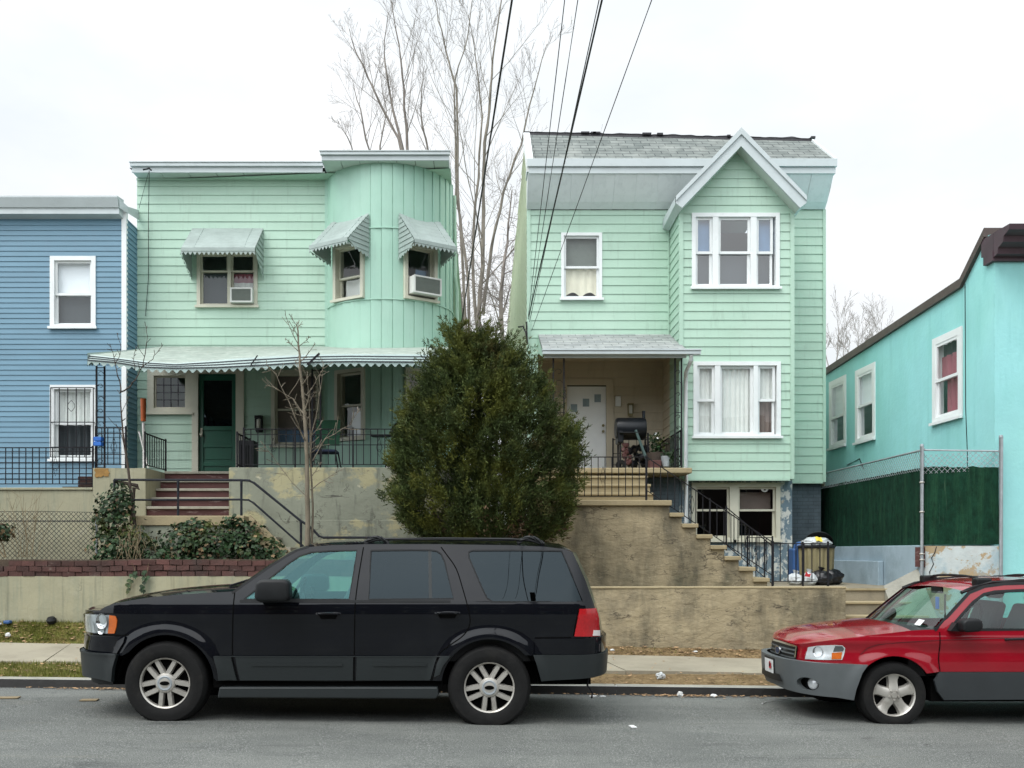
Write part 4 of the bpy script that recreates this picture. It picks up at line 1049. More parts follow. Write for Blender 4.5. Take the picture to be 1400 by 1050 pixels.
tr.grid(lambda u, v: (lerp(RX0 - .05, RX1 + .0, u), D_r - .03 + .05 * v, lerp(zrl, zrr, u) - .05 + v * (.13 + .03 * noise.noise(Vector((u * 22, 0, 1)))) + (.012 * noise.noise(Vector((u * 40, v, 4))))), 120, 1)
tr.add([(RX0 + .03, D_r, zrl + .06), (RX1, D_r, zrr + .06), (RX1, 39, 9.25), (RX0 + .03, 39, 9.25)], [(0, 1, 2, 3)])
for i in range(7):
    xx = rg.uniform(RX0, RX1); zz = lerp(zrl, zrr, (xx - RX0) / (RX1 - RX0)) + .07
    tr.box(xx, xx + rg.uniform(.06, .2), D_r - .03, D_r + .1, zz - .02, zz + rg.uniform(.01, .035))
tr.build('tar_edge', M['tar'], rh, weld=False)
ec = MB()
for (xa, xb) in ((RX0 - .06, RX0 + .07), (RX1 - .0, RX1 + .035)):
    n = 2
    zt_ = zrl if xa < 3 else zrr
    v = [(xa, D_t - .06, ZCt + .01), (xb, D_t - .06, ZCt + .01), (xb, D_r - .05, zt_ + .02), (xa, D_r - .05, zt_ + .02)]
    v2 = [(a, b + .05, c - .25) for a, b, c in v]
    ec.add(v + v2, [(0, 1, 2, 3), (4, 5, 6, 7), (0, 4, 5, 1), (1, 5, 6, 2), (2, 6, 7, 3), (3, 7, 4, 0)])
ec.build('roof_end_flashing', M['white_trim'], rh)
for xx, zt_ in ((RX0 + .01, zrl), (RX1 - .02, zrr)):
    MB().add([(xx, D_t, ZCt - .3), (xx, D_r, ZCt - .3), (xx, D_r, zt_), (xx, D_t, ZCt)], [(0, 1, 2, 3)]).build('parapet_end', M['white_trim'], rh)
# gable roof of the bay
DGF = 18.7
EX = 1.235; EZ = Z(176, DGF) - EX * SLP - .02; APZ = Z(176, DGF)
gr_ = MB(); AXc = (BX0 + BX1) / 2
for s in (-1, 1):
    a = (AXc, APZ); e = (AXc + s * EX, APZ - EX * SLP)
    q = [(a[0], DGF - .02, a[1]), (e[0], DGF - .02, e[1]), (e[0], 20.6, e[1]), (a[0], 20.6, a[1])]
    gr_.add(q, [(0, 1, 2, 3)])
gr_.build('gable_roof', M['shingle'], rh)
rk = MB(); sfm = MB()
hw = .235
for s in (-1, 1):
    a0 = Vector((AXc, 0, APZ)); e0 = Vector((AXc + s * EX, 0, APZ - EX * SLP))
    d = (e0 - a0).normalized(); dn = Vector((d.z * s, 0, -d.x * s))       # downwards-inwards normal
    if dn.z > 0: dn = -dn
    def pl(p, y): return (p.x, y, p.z)
    ci = a0 + Vector((0, 0, -hw / abs(dn.z)))
    ei = e0 + Vector((-s * .0, 0, -hw * .55))
    m1 = lambda t: a0.lerp(e0, t)
    lo = Vector((e0.x - s * .12, 0, ci.z - (EX - .12) * SLP))
    poly = [a0, e0, ei, lo, ci]
    rk.add([pl(p, DGF - .03) for p in poly] + [pl(p, DGF + .02) for p in poly], [(0, 1, 2, 3, 4), (9, 8, 7, 6, 5), (1, 6, 7, 2), (2, 7, 8, 3), (3, 8, 9, 4), (0, 5, 6, 1)])
    # crown strip along the upper edge
    st_ = dn * .085
    poly2 = [a0, e0, e0 + Vector((0, 0, -.085)), a0 + Vector((0, 0, -.085 / abs(dn.z)))]
    rk.add([pl(p, DGF - .065) for p in poly2] + [pl(p, DGF - .032) for p in poly2], [(0, 1, 2, 3), (0, 4, 5, 1), (1, 5, 6, 2), (2, 6, 7, 3)])
    sfm.add([(ci.x, DGF + .02, ci.z), (lo.x, DGF + .02, lo.z), (lo.x, DBY + .06, lo.z), (ci.x, DBY + .06, ci.z)], [(0, 1, 2, 3)])
    # eave return running back to the main wall
    rk.add([(e0.x, DGF - .03, e0.z), (e0.x, DG, e0.z), (e0.x, DG, e0.z - .18), (e0.x, DGF - .03, e0.z - .13), (lo.x, DG, lo.z - .02), (lo.x, DGF, lo.z)], [(0, 1, 2, 3), (3, 2, 4, 5)])
rk.build('rake_board', M['alum'], rh); sfm.build('soffit', M['soffit'], rh)
# windows of the right house
w_ = window(rh, Tg, *w4, trim=.06, zm=Z(365, DG), sash=.045, label='upper window with cream curtains in its lower half')
curtain(w_, Tg, w4[0] + .07, w4[1] - .07, w4[2] + .09, Z(366, DG), -.115, 'yellow_curtain', .012, 4, hem=.10)
flat_blind(w_, Tg, w4[0] + .07, w4[1] - .07, Z(366, DG), w4[3] - .08, -.14, 'acgrille')
def triple(w, zm, mid, label, ys):
    D = DBY
    u = [X(p, D) for p in ys]
    return window(rh, Tb_, *w, trim=.075, lights=[(u[0], u[1], 'dh'), (u[2], u[3], mid), (u[4], u[5], 'dh')], zm=zm, sash=.05, glass='glass_sky' if 'upper' in label else 'glass', label=label)
w_ = triple(w5, Z(345, DBY), 'dh', 'triple upper window of the bay', (951, 974, 982, 1026, 1034, 1057))
for a, c in ((951, 974), (1034, 1057)): flat_blind(w_, Tb_, X(a, DBY), X(c, DBY), Z(344, DBY), w5[3] - .08, -.14, 'blue_curtain_and_sky')  # blue sheets stand in for sky reflected in the upper sashes
MB(Tb_).box(w5[0] + .08, w5[1] - .08, -.16, -.15, w5[2] + .08, Z(346, DBY)).build('screen', M['grey_screen'], w_)
w_ = triple(w6, Z(547, DBY), 'fx', 'triple lower window of the bay with white curtains', (953, 977, 984.5, 1030, 1036, 1060))
curtain(w_, Tb_, X(984, DBY), X(1030, DBY), w6[2] + .08, w6[3] - .08, -.12, 'lace', .012, 7)
curtain(w_, Tb_, X(953, DBY), X(977, DBY), w6[2] + .08, w6[3] - .08, -.13, 'lace', .012, 3)
curtain(w_, Tb_, X(1036, DBY), X(1060, DBY), Z(547, DBY), w6[3] - .08, -.13, 'lace', .012, 3)
curtain(w_, Tb_, X(1036, DBY), X(1060, DBY), w6[2] + .08, Z(547, DBY), -.16, 'brown_blind', .012, 3)
# basement storey: painted brick and two large sash windows
DBM = 19.28; Tm = front(DBM)
ZM1 = Z(657, DBM) - .0; ZM0 = 1.085
w7 = (X(945, DBM), X(1003, DBM), Z(741, DBM), Z(660, DBM)); w8 = (X(1003, DBM), X(1066, DBM), Z(741, DBM), Z(660, DBM))
f_ = MB()
fo = siding(Tm, BX0, X(1083, DBM), ZM0, ZM1, 50, [(w7[0] + .02, w8[1] - .02, w7[2] + .02, w7[3])], lap=0, zref=ZM0 - 60)
fo.build('foundation', M['greypeel'], rh, weld=False)
fo = siding(front(DG + .12), X(1080, DG), RX1 - .03, ZM0, ZBOT, 50, (), lap=0, zref=ZM0 - 60)
fo.T = facing_right(X(1083, DBM)); siding(fo.T, DBM, DG + .12, ZM0, ZM1, 50, (), lap=0, zref=ZM0 - 60, mb=fo)
fo.T = facing_right(RX1 - .03); siding(fo.T, DG + .12, 30, ZM0, ZBOT, 50, (), lap=0, zref=ZM0 - 60, mb=fo)
fo.build('foundation', M['greyblock'], rh, weld=False)
sfb = MB().box(BX0, BX1, DBY + .01, DG, Z(655, DBY) - .02, Z(655, DBY) - .004); sfb.box(BX1 - .3, RX1, DG + .01, DG + .3, ZBOT - .02, ZBOT - .004); sfb.build('bay_underside', M['mint'], rh)
for w, zmid, lab in ((w7, Z(697.5, DBM), 'left basement window, dark'), (w8, Z(697.5, DBM), 'right basement window with a round white sticker')):
    w_ = window(rh, Tm, *w, trim=.085, mat='cream', zm=zmid, sash=.04, label=lab, proud=.05)
    if w is w8:
        sx, sz = X(1046, DBM), Z(667.5, DBM)
        MB(Tm).lathe([(0, -.028), (.075, -.028)], (sx, 0, sz), (0, 1, 0), 20).build('sticker', M['paper'], w_)
        MB(Tm).prism([(sx - .02, sz - .045), (sx + .03, sz - .04), (sx + .012, sz - .005), (sx + .022, sz + .035), (sx - .008, sz + .03), (sx - .018, sz - .01)], -.0275, -.0255).build('sticker_print', M['black_plastic'], w_)
        MB(Tm).box(w[0] + .1, w[1] - .1, -.30, -.28, Z(697, DBM), Z(672, DBM)).build('inner_shelf', M['brown_blind'], w_)
# porch recess: beige boards, white door, lamp
DRC = 21.05; Tr = front(DRC); rz0 = RZ0
dw = (X(775, DRC), X(829, DRC), rz0 - .05, Z(526.5, DRC))
rc = siding(Tr, recess[0], BX0 + .06, rz0 - .05, ZREC + .15, .183, [(dw[0] - .1, dw[1] + .12, 2, dw[3] + .1)], .02)
rc.T = facing_left(BX0 + .06); siding(rc.T, 20.0, DRC, rz0 - .05, ZREC + .15, .183, (), .02, mb=rc)
rc.T = facing_right(recess[0]); siding(rc.T, DG + .0, DRC, rz0 - .05, ZREC + .15, .183, (), .02, mb=rc)
rc.build('recess_wall', M['beige_siding'], rh, weld=False)
ce = MB().box(recess[0] - .02, BX0 + .08, DG - .02, DRC + .05, ZREC, ZREC + .03); ce.build('recess_ceiling', M['beige_siding'], rh)
dcs = MB(Tr); dcs.box(dw[0] - .13, dw[0], -.03, .04, rz0 - .05, dw[3] + .13); dcs.box(dw[1], dw[1] + .15, -.03, .04, rz0 - .05, dw[3] + .13); dcs.box(dw[0], dw[1], -.03, .038, dw[3], dw[3] + .13); dcs.build('door_casing', M['beige_siding'], rh)
dob = MB(Tr).box(dw[0], dw[1], -.10, -.06, rz0 - .05, dw[3] - .02).build('front_door', M['white_door'], rh)
lt = MB(Tr); lf = MB(Tr)
for px, py in ((785, 557.5), (801.5, 550), (817.5, 544)):
    xx, zz = X(px, DRC), Z(py, DRC); lt.box(xx - .07, xx + .07, -.058, -.052, zz - .085, zz + .085)
    lf.box(xx - .09, xx - .07, -.059, -.045, zz - .105, zz + .105); lf.box(xx + .07, xx + .09, -.059, -.045, zz - .105, zz + .105); lf.box(xx - .07, xx + .07, -.059, -.046, zz + .085, zz + .105); lf.box(xx - .07, xx + .07, -.059, -.046, zz - .105, zz - .085)
lf.build('light_frame', M['white_door'], dob); lt.build('pane', M['greywall'], dob)
kn = MB(Tr)
for py in (582, 590): kn.lathe([(0, .05), (.03, .04), (.03, .02), (.012, .01), (.012, -.06)], (X(824.5, DRC), 0, Z(py, DRC)), (0, 1, 0), 10)
kn.build('handle', M['can'], dob, smooth=True)
ib = MB(Tr).box(X(841, DRC), X(848.5, DRC), .02, .05, Z(556, DRC), Z(542, DRC)).build('doorbell_panel', M['white_trim'], rh, bevel=.006)
wl2 = MB(Tr); lx, lz = X(861, DRC), Z(561, DRC)
wl2.box(lx - .05, lx + .05, .02, .05, lz - .1, lz + .1); wl2.box(lx - .06, lx + .06, .05, .17, lz + .10, lz + .13); wl2.box(lx - .045, lx + .045, .05, .15, lz - .13, lz - .09)
for s in (-1, 1): wl2.box(lx + s * .05 - .008, lx + s * .05 + .008, .14, .155, lz - .09, lz + .1)
wlo = wl2.build('wall_lamp', M['can'], rh); MB(Tr).box(lx - .035, lx + .035, .07, .13, lz - .085, lz + .095).build('lamp_glass', M['lampglow'], wlo, bevel=.01)
# porch roof
DPF = 18.45; pzf = Z(482, DPF); pzw = Z(457, DG)
px0, px1 = X(736, DG), X(940, DPF) + .0
pr_ = MB(); pr_.add([(px0, DPF - .02, pzf + .03), (px1 - .0, DPF - .02, pzf + .03), (X(918, DG) , DG, pzw), (px0, DG, pzw)], [(0, 1, 2, 3)])
pr_.add([(px0, DPF - .02, pzf), (px1, DPF - .02, pzf), (X(918, DG), DG, pzw - .05), (px0, DG, pzw - .05)], [(0, 1, 2, 3)])
pr_.build('porch_roof', M['shingle_porch'], rh, weld=False)
pe = MB()
pe.add([(px0 - .012, DPF, pzf + .02), (px0 - .012, DG, pzw - .01), (px0 - .012, DG, ZREC - .03), (px0 - .012, DPF, pzf - .08)], [(0, 1, 2, 3)])
pe.build('porch_roof_end', M['mint'], rh, weld=False); pe = MB()
pe.add([(px1 - .06, DPF, pzf + .02), (BX0 - .03, 19.0, pzf + .25), (BX0 - .03, 19.0, pzf - .08), (px1 - .06, DPF, pzf - .08)], [(0, 1, 2, 3)])
pe.build('porch_roof_end', M['mint'], rh, weld=False)
MB().add([(px0, DPF + .03, pzf - .06), (BX0 - .02, DPF + .03, pzf - .06), (BX0 - .02, DG + .03, ZREC - .02), (px0, DG + .03, ZREC - .02)], [(0, 1, 2, 3)]).build('porch_ceiling', M['beige_siding'], rh)
gt = MB(); gx1 = X(957, 18.4)
gt.box(px0 - .02, gx1, DPF - .14, DPF - .01, pzf - .055, pzf + .01); gt.box(px0 - .03, gx1 + .01, DPF - .16, DPF - .0, pzf + .0105, pzf + .04); gt.box(px0, BX0, DPF - .009, DPF + .02, pzf - .10, pzf + .02)
gt.build('gutter', M['alum'], rh, bevel=.006)
ds = MB(); ds.tube([P(945, 485, 18.36), P(945, 492, 18.4), P(938, 510, 18.75), P(937.5, 520, 18.9), P(938, 640, 18.9), P(938.5, 715, 18.9)], .042, 8)
ds.build('downspout', M['white_trim'], rh, smooth=True)
iron_column(rh, X(764, 18.5), 18.55, rz0, pzf - .05, .20)
iron_column(rh, X(928, 18.5), 18.55, rz0, pzf - .05, .12)
num = bpy.data.curves.new('house_number', 'FONT'); num.size = .15; num.extrude = .006
num.body = '5\n8\n\n1'; num.space_line = .72; num.align_x = 'CENTER'    # digits climbing down beside the porch post
no = bpy.data.objects.new('house_number', num); COL.objects.link(no); bpy.context.view_layer.update()
me_ = bpy.data.meshes.new_from_object(no.evaluated_get(bpy.context.evaluated_depsgraph_get())); bpy.data.objects.remove(no)
no = bpy.data.objects.new('house_number', me_); COL.objects.link(no)
no.rotation_euler = (R(90), 0, 0); no.location = P(771.8, 537, 18.5); me_.materials.clear(); me_.materials.append(M['iron'])
adopt(no, rh)

# ================================================================ teal building, far right
tb = thing('corner_building', 'turquoise stucco building with a dark brown cornice at the right edge', 'building', (9, 15, 0))
TX = 7.83; DT = 15.0; Tl = facing_left(TX)
edge = [(15.0, Z(322, 15.2) - .03), (15.20, Z(322, 15.2)), (15.98, Z(391, 15.98)), (22.2, Z(511, 22.2)), (40, 5.0)]
wins = [(15.99, 17.03, Z(577, 16.5), Z(455, 16.5)), (19.50, 20.52, Z(605, 20.0), Z(501, 20.0)), (21.05, 22.05, Z(613, 21.5), Z(517, 21.5))]
tops = [(y, z) for y, z in edge]
wlb = MB(Tl)
cuts = sorted(set([15.0, 15.2, 15.98, 22.2, 40] + [q for w in wins for q in (w[0] + .03, w[1] - .03)] + [17.5, 18.5, 19.0, 23, 25, 30]))
for a, c in zip(cuts, cuts[1:]):
    m_ = (a + c) / 2; ta, tc_ = interp(edge, a), interp(edge, c)
    wv = [w for w in wins if w[0] < m_ < w[1]]
    if wv:
        w = wv[0]; wlb.add([(a, 0, .0), (c, 0, .0), (c, 0, w[2] + .03), (a, 0, w[2] + .03)], [(0, 1, 2, 3)]); wlb.add([(a, 0, w[3] - .03), (c, 0, w[3] - .03), (c, 0, tc_), (a, 0, ta)], [(0, 1, 2, 3)])
    else: wlb.add([(a, 0, .0), (c, 0, .0), (c, 0, tc_), (a, 0, ta)], [(0, 1, 2, 3)])
wlb.T = None
ZTF = Z(358, DT); ZCN = Z(322, DT) - .25
wlb.box(TX + .001, 22, DT, DT + .2, -.2, ZCN); wlb.add([(TX + .3, DT + .25, 5.3), (22, DT + .25, 5.3), (22, 40, 4.6), (TX + .3, 40, 4.6)], [(0, 1, 2, 3)])
wlb.add([(TX, 40, 0), (22, 40, 0), (22, 40, 5), (TX, 40, 5)], [(0, 1, 2, 3)])
wlb.build('wall', M['teal'], tb, weld=False)
rc_ = MB()
for (ya, za), (yb, zb_) in zip(edge[1:], edge[2:]):
    dl = Vector((0, yb - ya, zb_ - za)).normalized(); up_ = Vector((0, -dl.z, dl.y))
    for n0, n1, h0, h1 in ((-.06, .25, -.02, .12),):
        v = []
        for (y, z) in ((ya, za), (yb, zb_)):
            for (xx, hh) in ((TX + n0, h0), (TX + n1, h0), (TX + n1, h1), (TX + n0, h1)): v.append((xx, y, z + hh))
        rc_.add(v, [(0, 1, 2, 3), (4, 5, 6, 7), (0, 4, 5, 1), (1, 5, 6, 2), (2, 6, 7, 3), (3, 7, 4, 0)])
rc_.build('roof_coping', M['brown_roofedge'], tb)
cn_ = MB(); zf0, zf1 = ZTF, ZCN
cn_.box(TX - .06, 22, DT - .06, DT + .22, zf0, zf1)
prof = [(.0, zf1 - .10), (.12, zf1 - .08), (.14, zf1 + .0), (.30, zf1 + .05), (.32, zf1 + .13), (.48, zf1 + .18), (.50, zf1 + .26), (0, zf1 + .27), (0, zf1)]
b_ = [(TX - .05 + .02 * 0, DT - .06 - n, z) for n, z in prof]; b2 = [(22, DT - .06 - n, z) for n, z in prof]
b_ = [(TX - .05, DT - .06 - n * .92, z) for n, z in prof]
K = len(prof)
cn_.add(b_ + b2, [tuple(range(K))] + [(i, (i + 1) % K, K + (i + 1) % K, K + i) for i in range(K)])
cn_.box(TX - .05, 22, DT - .05, DT + .3, zf1 + .001, zf1 + .268)
cn_.build('cornice', M['brown_trim'], tb)
for i, w in enumerate(wins):
    zm = [Z(516, 16.5), Z(553, 20), Z(569, 21.5)][i]
    w_ = window(tb, Tl, w[0], w[1], w[2], w[3], trim=.12, mat='white_trim', zm=zm, sash=.05, depth=.07, proud=.02, label=('window with a pink curtain nearest the street', 'middle window with a half drawn blind', 'farthest window with a half drawn blind')[i])
    a, c = w[0] + .13, w[1] - .13
    if i == 0:
        curtain(w_, Tl, a, c, zm, lerp(zm, w[3], .55), -.10, 'pink_curtain', .02, 3); curtain(w_, Tl, a, lerp(a, c, .8), w[2] + .12, zm, -.12, 'pink_curtain', .02, 3)
        curtain(w_, Tl, a, c, lerp(zm, w[3], .5), w[3] - .12, -.13, 'grey_screen', .02, 4)
    else: flat_blind(w_, Tl, a, c, lerp(zm, w[3], .0), w[3] - .13, -.075, 'blinds')
ck = MB(Tl); ck.tube([(15.90, .006, Z(388, 15.9)), (15.88, .006, 4.0), (15.82, .006, 3.2), (15.84, .006, 2.5)], .006, 4); ck.tube([(21.0, .01, Z(636, 21)), (20.3, .01, Z(627, 20.3)), (20.1, .01, Z(640, 20.1))], .008, 4)
ck.build('service_cable', M['iron'], tb)
# ================================================================ left yard: porch walls, steps, rails
DP = 16.5; ZP = Z(640, DP)
PX0, PX1 = X(127, DP), X(199, DP); SX1 = X(313, DP)
t = thing('porch_wall', 'sage concrete pier with a rusty patch, left of the maroon steps', 'wall', ((PX0 + PX1) / 2, DP, 1.3))
wavy_box(PX0, PX1, DP, 17.9, 1.2, ZP, M['yardwall'], 'wall_body', t, 24, 24, .010, 11)
b = MB(); b.grid(lambda u, v: (lerp(X(130, DP), X(149, DP), u) + noise.noise(Vector((0, v * 3, 2))) * .03, DP - .013 + noise.noise(Vector((u * 3, v * 3, 1))) * .004, ZP - .005 - v * (.14 + .05 * noise.noise(Vector((u * 4, 0, 5))))), 10, 4)
b.build('rust_patch', pm('rust_stain', (.30, .17, .05), .9, .25, 9, .3, 30), t, smooth=True)
t = thing('porch_wall', 'patched grey green porch wall with tan scabs, right of the maroon steps', 'wall', (-2.3, DP, 1.3))
PX2 = X(640, DP)
wavy_box(SX1, PX2, DP, DP + .45, 1.2, ZP, M['porchwall'], 'wall_body', t, 110, 26, .014, 21)
MB().box(SX1, PX2, DP + .01, DP + .44, ZP - .02, ZP + .012).build('coping', M['porchwall'], t, bevel=.01)
MB().box(SX1 + .25, PX2 - .01, DP - .035, DP - .012, 1.1, Z(711, DP)).build('plinth', M['porchwall'], t, bevel=.008)
flo = MB(); flo.box(PX0 + .01, PX1 - .01, 17.9, DG - .03, 2.6, ZP - .01); flo.box(SX1 + .01, X(640, DP), DP + .46, 19.15, 2.6, ZP - .01); flo.box(PX1, SX1, 17.76, DG - .06, 2.6, Z(646, 17.75))
o = flo.build('porch_floor', M['porchfloor']); tag(o, 'grey concrete porch floor in front of the green door', 'porch floor')
t = thing('entrance_steps', 'maroon painted steps with pale worn nosings up to the green door', 'steps', ((PX1 + SX1) / 2, 17, 2.2))
z0, z1 = Z(706, 16.55), Z(646, 17.75)
for i in range(5):
    ya = lerp(16.55, 17.75, i / 5); za, zb_ = lerp(z0, z1, i / 5), lerp(z0, z1, (i + 1) / 5)
    MB().box(PX1 + .003, SX1 - .003 + (.04 if i == 0 else 0), ya, 17.75 - .002 * i, za, zb_ - .045).build('riser', M['redstep'], t)
    MB().box(PX1 + .003, SX1 - .003 + (.03 if i == 0 else 0), ya - .035, 17.752 - .002 * i, zb_ - .045, zb_).build('tread', M['nosing'], t, bevel=.007)
LX0, LX1 = X(178, 15.95), X(322, 15.95); LZ = Z(705, 15.9)
t = thing('stair_landing', 'tan edged concrete landing with flight of steps going down to the right, above the ivy', 'steps', ((LX0 + LX1) / 2, 15.9, 1.2))
MB().box(LX0, LX1 + .15, 15.9, DP - .02, LZ - .16, LZ).build('landing_slab', M['stepstone'], t, bevel=.012)
wavy_box(LX0 + .03, LX1 + .13, 15.93, DP - .02, 1.2, LZ - .16, M['porchwall'], 'landing_wall', t, 24, 14, .008, 31)
for i in range(5):
    xa = LX1 + .15 + i * .24
    MB().box(xa, xa + .26, 15.95, DP - .03, 1.1, LZ - .17 * (i + 1)).build('tread', M['nosing'], t, bevel=.006)
stg = MB(); a, c = P(341, 706, 15.9), P(397, 757, 15.9)
stg.add([a + Vector((0, -.03, .02)), c + Vector((0, -.03, .02)), c + Vector((0, -.03, -.35)), a + Vector((0, -.03, -.30)), a + Vector((0, .12, .02)), c + Vector((0, .12, .02)), c + Vector((0, .12, -.35)), a + Vector((0, .12, -.30))], [(0, 1, 2, 3), (0, 4, 5, 1), (1, 5, 6, 2), (2, 6, 7, 3), (4, 7, 6, 5), (3, 7, 4, 0)])
stg.build('stringer', M['stepstone'], t)
# pipe handrail
DH = 15.93
t = thing('handrail', 'dark pipe handrail along the landing, sloping down towards the black car', 'handrail', P(243, 705, DH))
pr_ = MB()
pr_.tube([P(156, 656, DH), P(330, 656.5, DH), P(341, 657, DH), P(347, 660, DH), P(411, 712, DH), P(419, 717, DH), P(428, 724, DH), P(436, 733, DH), P(442, 735, DH), P(509, 735, DH)], .021, 8)
pr_.build('top_rail', M['pipe'], t, smooth=True)
pr_ = MB(); pr_.tube([P(176, 683.5, DH), P(330, 683, DH), P(340, 683.5, DH), P(346, 687, DH), P(406, 740, DH), P(416, 748, DH), P(425, 757, DH)], .018, 8); pr_.build('lower_rail', M['pipe'], t, smooth=True)
for px, a, c in ((156.5, 656, 715), (243.5, 656, 707), (330, 656, 706), (411.5, 712, 760)):
    q = MB(); q.tube([P(px, c, DH), P(px, a, DH)], .021, 8); q.build('post', M['pipe'], t, smooth=True)
k = MB(); k.lathe([(0, -.035), (.035, 0), (0, .035)], P(510, 735, DH), (1, 0, 0), 8); k.build('end_cap', M['pipe'], t, smooth=True)
gtw = MB(); gtw.tube([P(157, 658, DH + .02), P(188, 664, DH + .05), P(190, 668, DH + .05), P(183, 667, DH + .05), P(182, 690, DH + .05), P(179, 705, DH + .05)], .03, 6)
gtw.build('bent_pipe', M['bark_dark'], t)
# ---- blue house's porch wall and railings
t = thing('porch_wall', 'plain sage concrete porch wall in front of the blue house', 'wall', (-10, DP, 1.3))
ZBW = Z(669, DP)
wavy_box(-14.5, PX0 - .004, DP + .03, DP + .5, 1.2, ZBW, M['yardwall'], 'wall_body', t, 90, 16, .008, 41)
MB().box(-14.5, PX0 - .008, DP - .0, DP + .5, ZBW - .01, ZBW + .03).build('coping', M['yardwall'], t, bevel=.008)
MB().box(-14.5, PX0 - .01, DP + .51, DB - .03, 2.2, ZBW - .03).build('porch_floor', M['porchfloor'], t)
t = thing('brick_stack', 'loose dark red bricks at the end of the blue house porch', 'bricks', P(117, 668, 16.75))
for i in range(3): MB().box(X(108, 16.75), X(127, 16.75), 16.7, 16.82, ZBW + .032 + i * .068, ZBW + .095 + i * .068).build('brick', M['brick'], t, bevel=.006)
o = MB().box(X(87, 16.7), X(107, 16.7), 16.65, 16.75, ZBW + .031, ZBW + .055).build('board', M['bark_dark']); tag(o, 'thin dark board lying on the blue house porch wall', 'board')
iron_railing('iron_railing', 'black grid railing with diamonds in front of the blue house', (-13.5, 16.62), (X(127, 16.62), 16.62), ZBW + .03, Z(612, 16.62) - ZBW - .03, .113, 'iron porch railings', mid=(.15, .3, .45, .6, .75, .9), scroll=[1 - (127 - 80) / 127 * .0 - X(80 + 47, 16.62) * 0 - .09, .76])
iron_railing('iron_railing', 'short black railing with scrollwork on the rusty topped pier', (X(131, 16.62), 16.62), (X(172, 16.62), 16.62), ZP, Z(585, 16.62) - ZP, .10, 'iron porch railings', mid=(.85, .3), scroll=(.6,))
iron_railing('iron_railing', 'short black railing along the left side of the maroon steps', (PX1 - .06, DP + .15), (PX1 - .06, 17.75), ZP, .60, .12, 'iron porch railings', mid=())
iron_railing('iron_railing', 'short black railing along the right side of the maroon steps', (SX1 + .10, DP + .15), (SX1 + .10, 17.6), ZP, .60, .12, 'iron porch railings', mid=())
iron_railing('iron_railing', 'long black railing on the patched porch wall, behind the bare sapling', (SX1 + .22, DP + .12), (PX2 - .1, DP + .12), ZP, Z(585.5, DP) - ZP, .118, 'iron porch railings', mid=(.57, .85), posts=(0, .235, .5, 1), scroll=(.135, .36, .62))
# chain-link fence in front of the blue house's wall
def chainlink(mb, a, b_, z0, z1, s=.07, r=.0028, zb0=None, zt1=None):
    """diamond mesh between plan points; optional different far-end heights"""
    a = Vector((a[0], a[1], 0)); b_ = Vector((b_[0], b_[1], 0)); L = (b_ - a).length; d = (b_ - a) / L
    H = z1 - z0; n = int((L + H) / s)
    for i in range(-1, n + 2):
        for sg in (1, -1):
            u0 = i * s - (H if sg == 1 else 0); pts = []
            ua, za, ub, zb = (u0, 0, u0 + H, H) if sg == 1 else (u0, H, u0 + H, 0)
            if sg == -1: ua, ub = ua - H + s * .0, ub - H
            t0, t1 = 0.0, 1.0
            if ub <= 0 or ua >= L: continue
            if ua < 0: t0 = -ua / (ub - ua)
            if ub > L: t1 = (L - ua) / (ub - ua)
            p = lambda t: a + d * (ua + (ub - ua) * t) + Vector((0, 0, z0 + za + (zb - za) * t))
            mb.bar(p(t0), p(t1), r * 2)
    return mb
DC = 15.75
t = thing('chain_link_fence', 'low rusty chain link fence in front of the blue house wall', 'fence', (-8.5, DC, 1.4))
cl = MB(); chainlink(cl, (-11, DC), (X(134, DC), DC), 1.38, Z(700, DC), .078, .0030); cl.build('wire_mesh', M['pipe'], t, weld=False)
cl = MB()
cl.tube([(-11, DC, Z(712, DC)), P(134, 712.5, DC)], .009, 6); cl.tube([(-11, DC, Z(700, DC)), P(60, 699, DC), P(134, 700.5, DC)], .005, 5); cl.build('rail', M['pipe'], t)
for px in (-60, 132): q = MB(); q.tube([P(px, 790, DC), P(px, 700, DC)], .02, 7); q.build('post', M['galv'], t, smooth=True)

# ================================================================ porch things, left house
o = MB().box(X(330, 17.2), X(350.5, 17.2), 17.0, 17.35, ZP, ZP + .52)
for i in range(5): o.box(X(330, 17.2) + .03 + i * .04, X(330, 17.2) + .05 + i * .04, 16.985, 16.998, ZP + .08, ZP + .45)
o = o.build('plastic_crate', M['black_plastic'], bevel=.01); tag(o, 'black plastic crate standing at the top right of the maroon steps', 'crate')
t = thing('garden_chair', 'folding chair with navy seat and green back behind the long porch railing', 'chair', (X(443, 17.6), 17.6, ZP))
cx = X(443, 17.6)
MB().box(cx - .24, cx + .24, 17.4, 17.85, ZP + .36, ZP + .41).build('seat', M['blue_seat'], t, bevel=.02)
MB().grid(lambda u, v: (cx - .20 + u * .44, 17.86 + v * .12, ZP + .52 + v * .48), 4, 4).build('backrest', M['green_chair'], t)
for sx, sy in ((-1, 0), (1, 0), (-1, 1), (1, 1)):
    q = MB(); q.tube([(cx + sx * .22, 17.45 + sy * .38, ZP + .38), (cx + sx * .29, 17.38 + sy * .5, ZP)], .013, 6); q.build('leg', M['iron'], t)
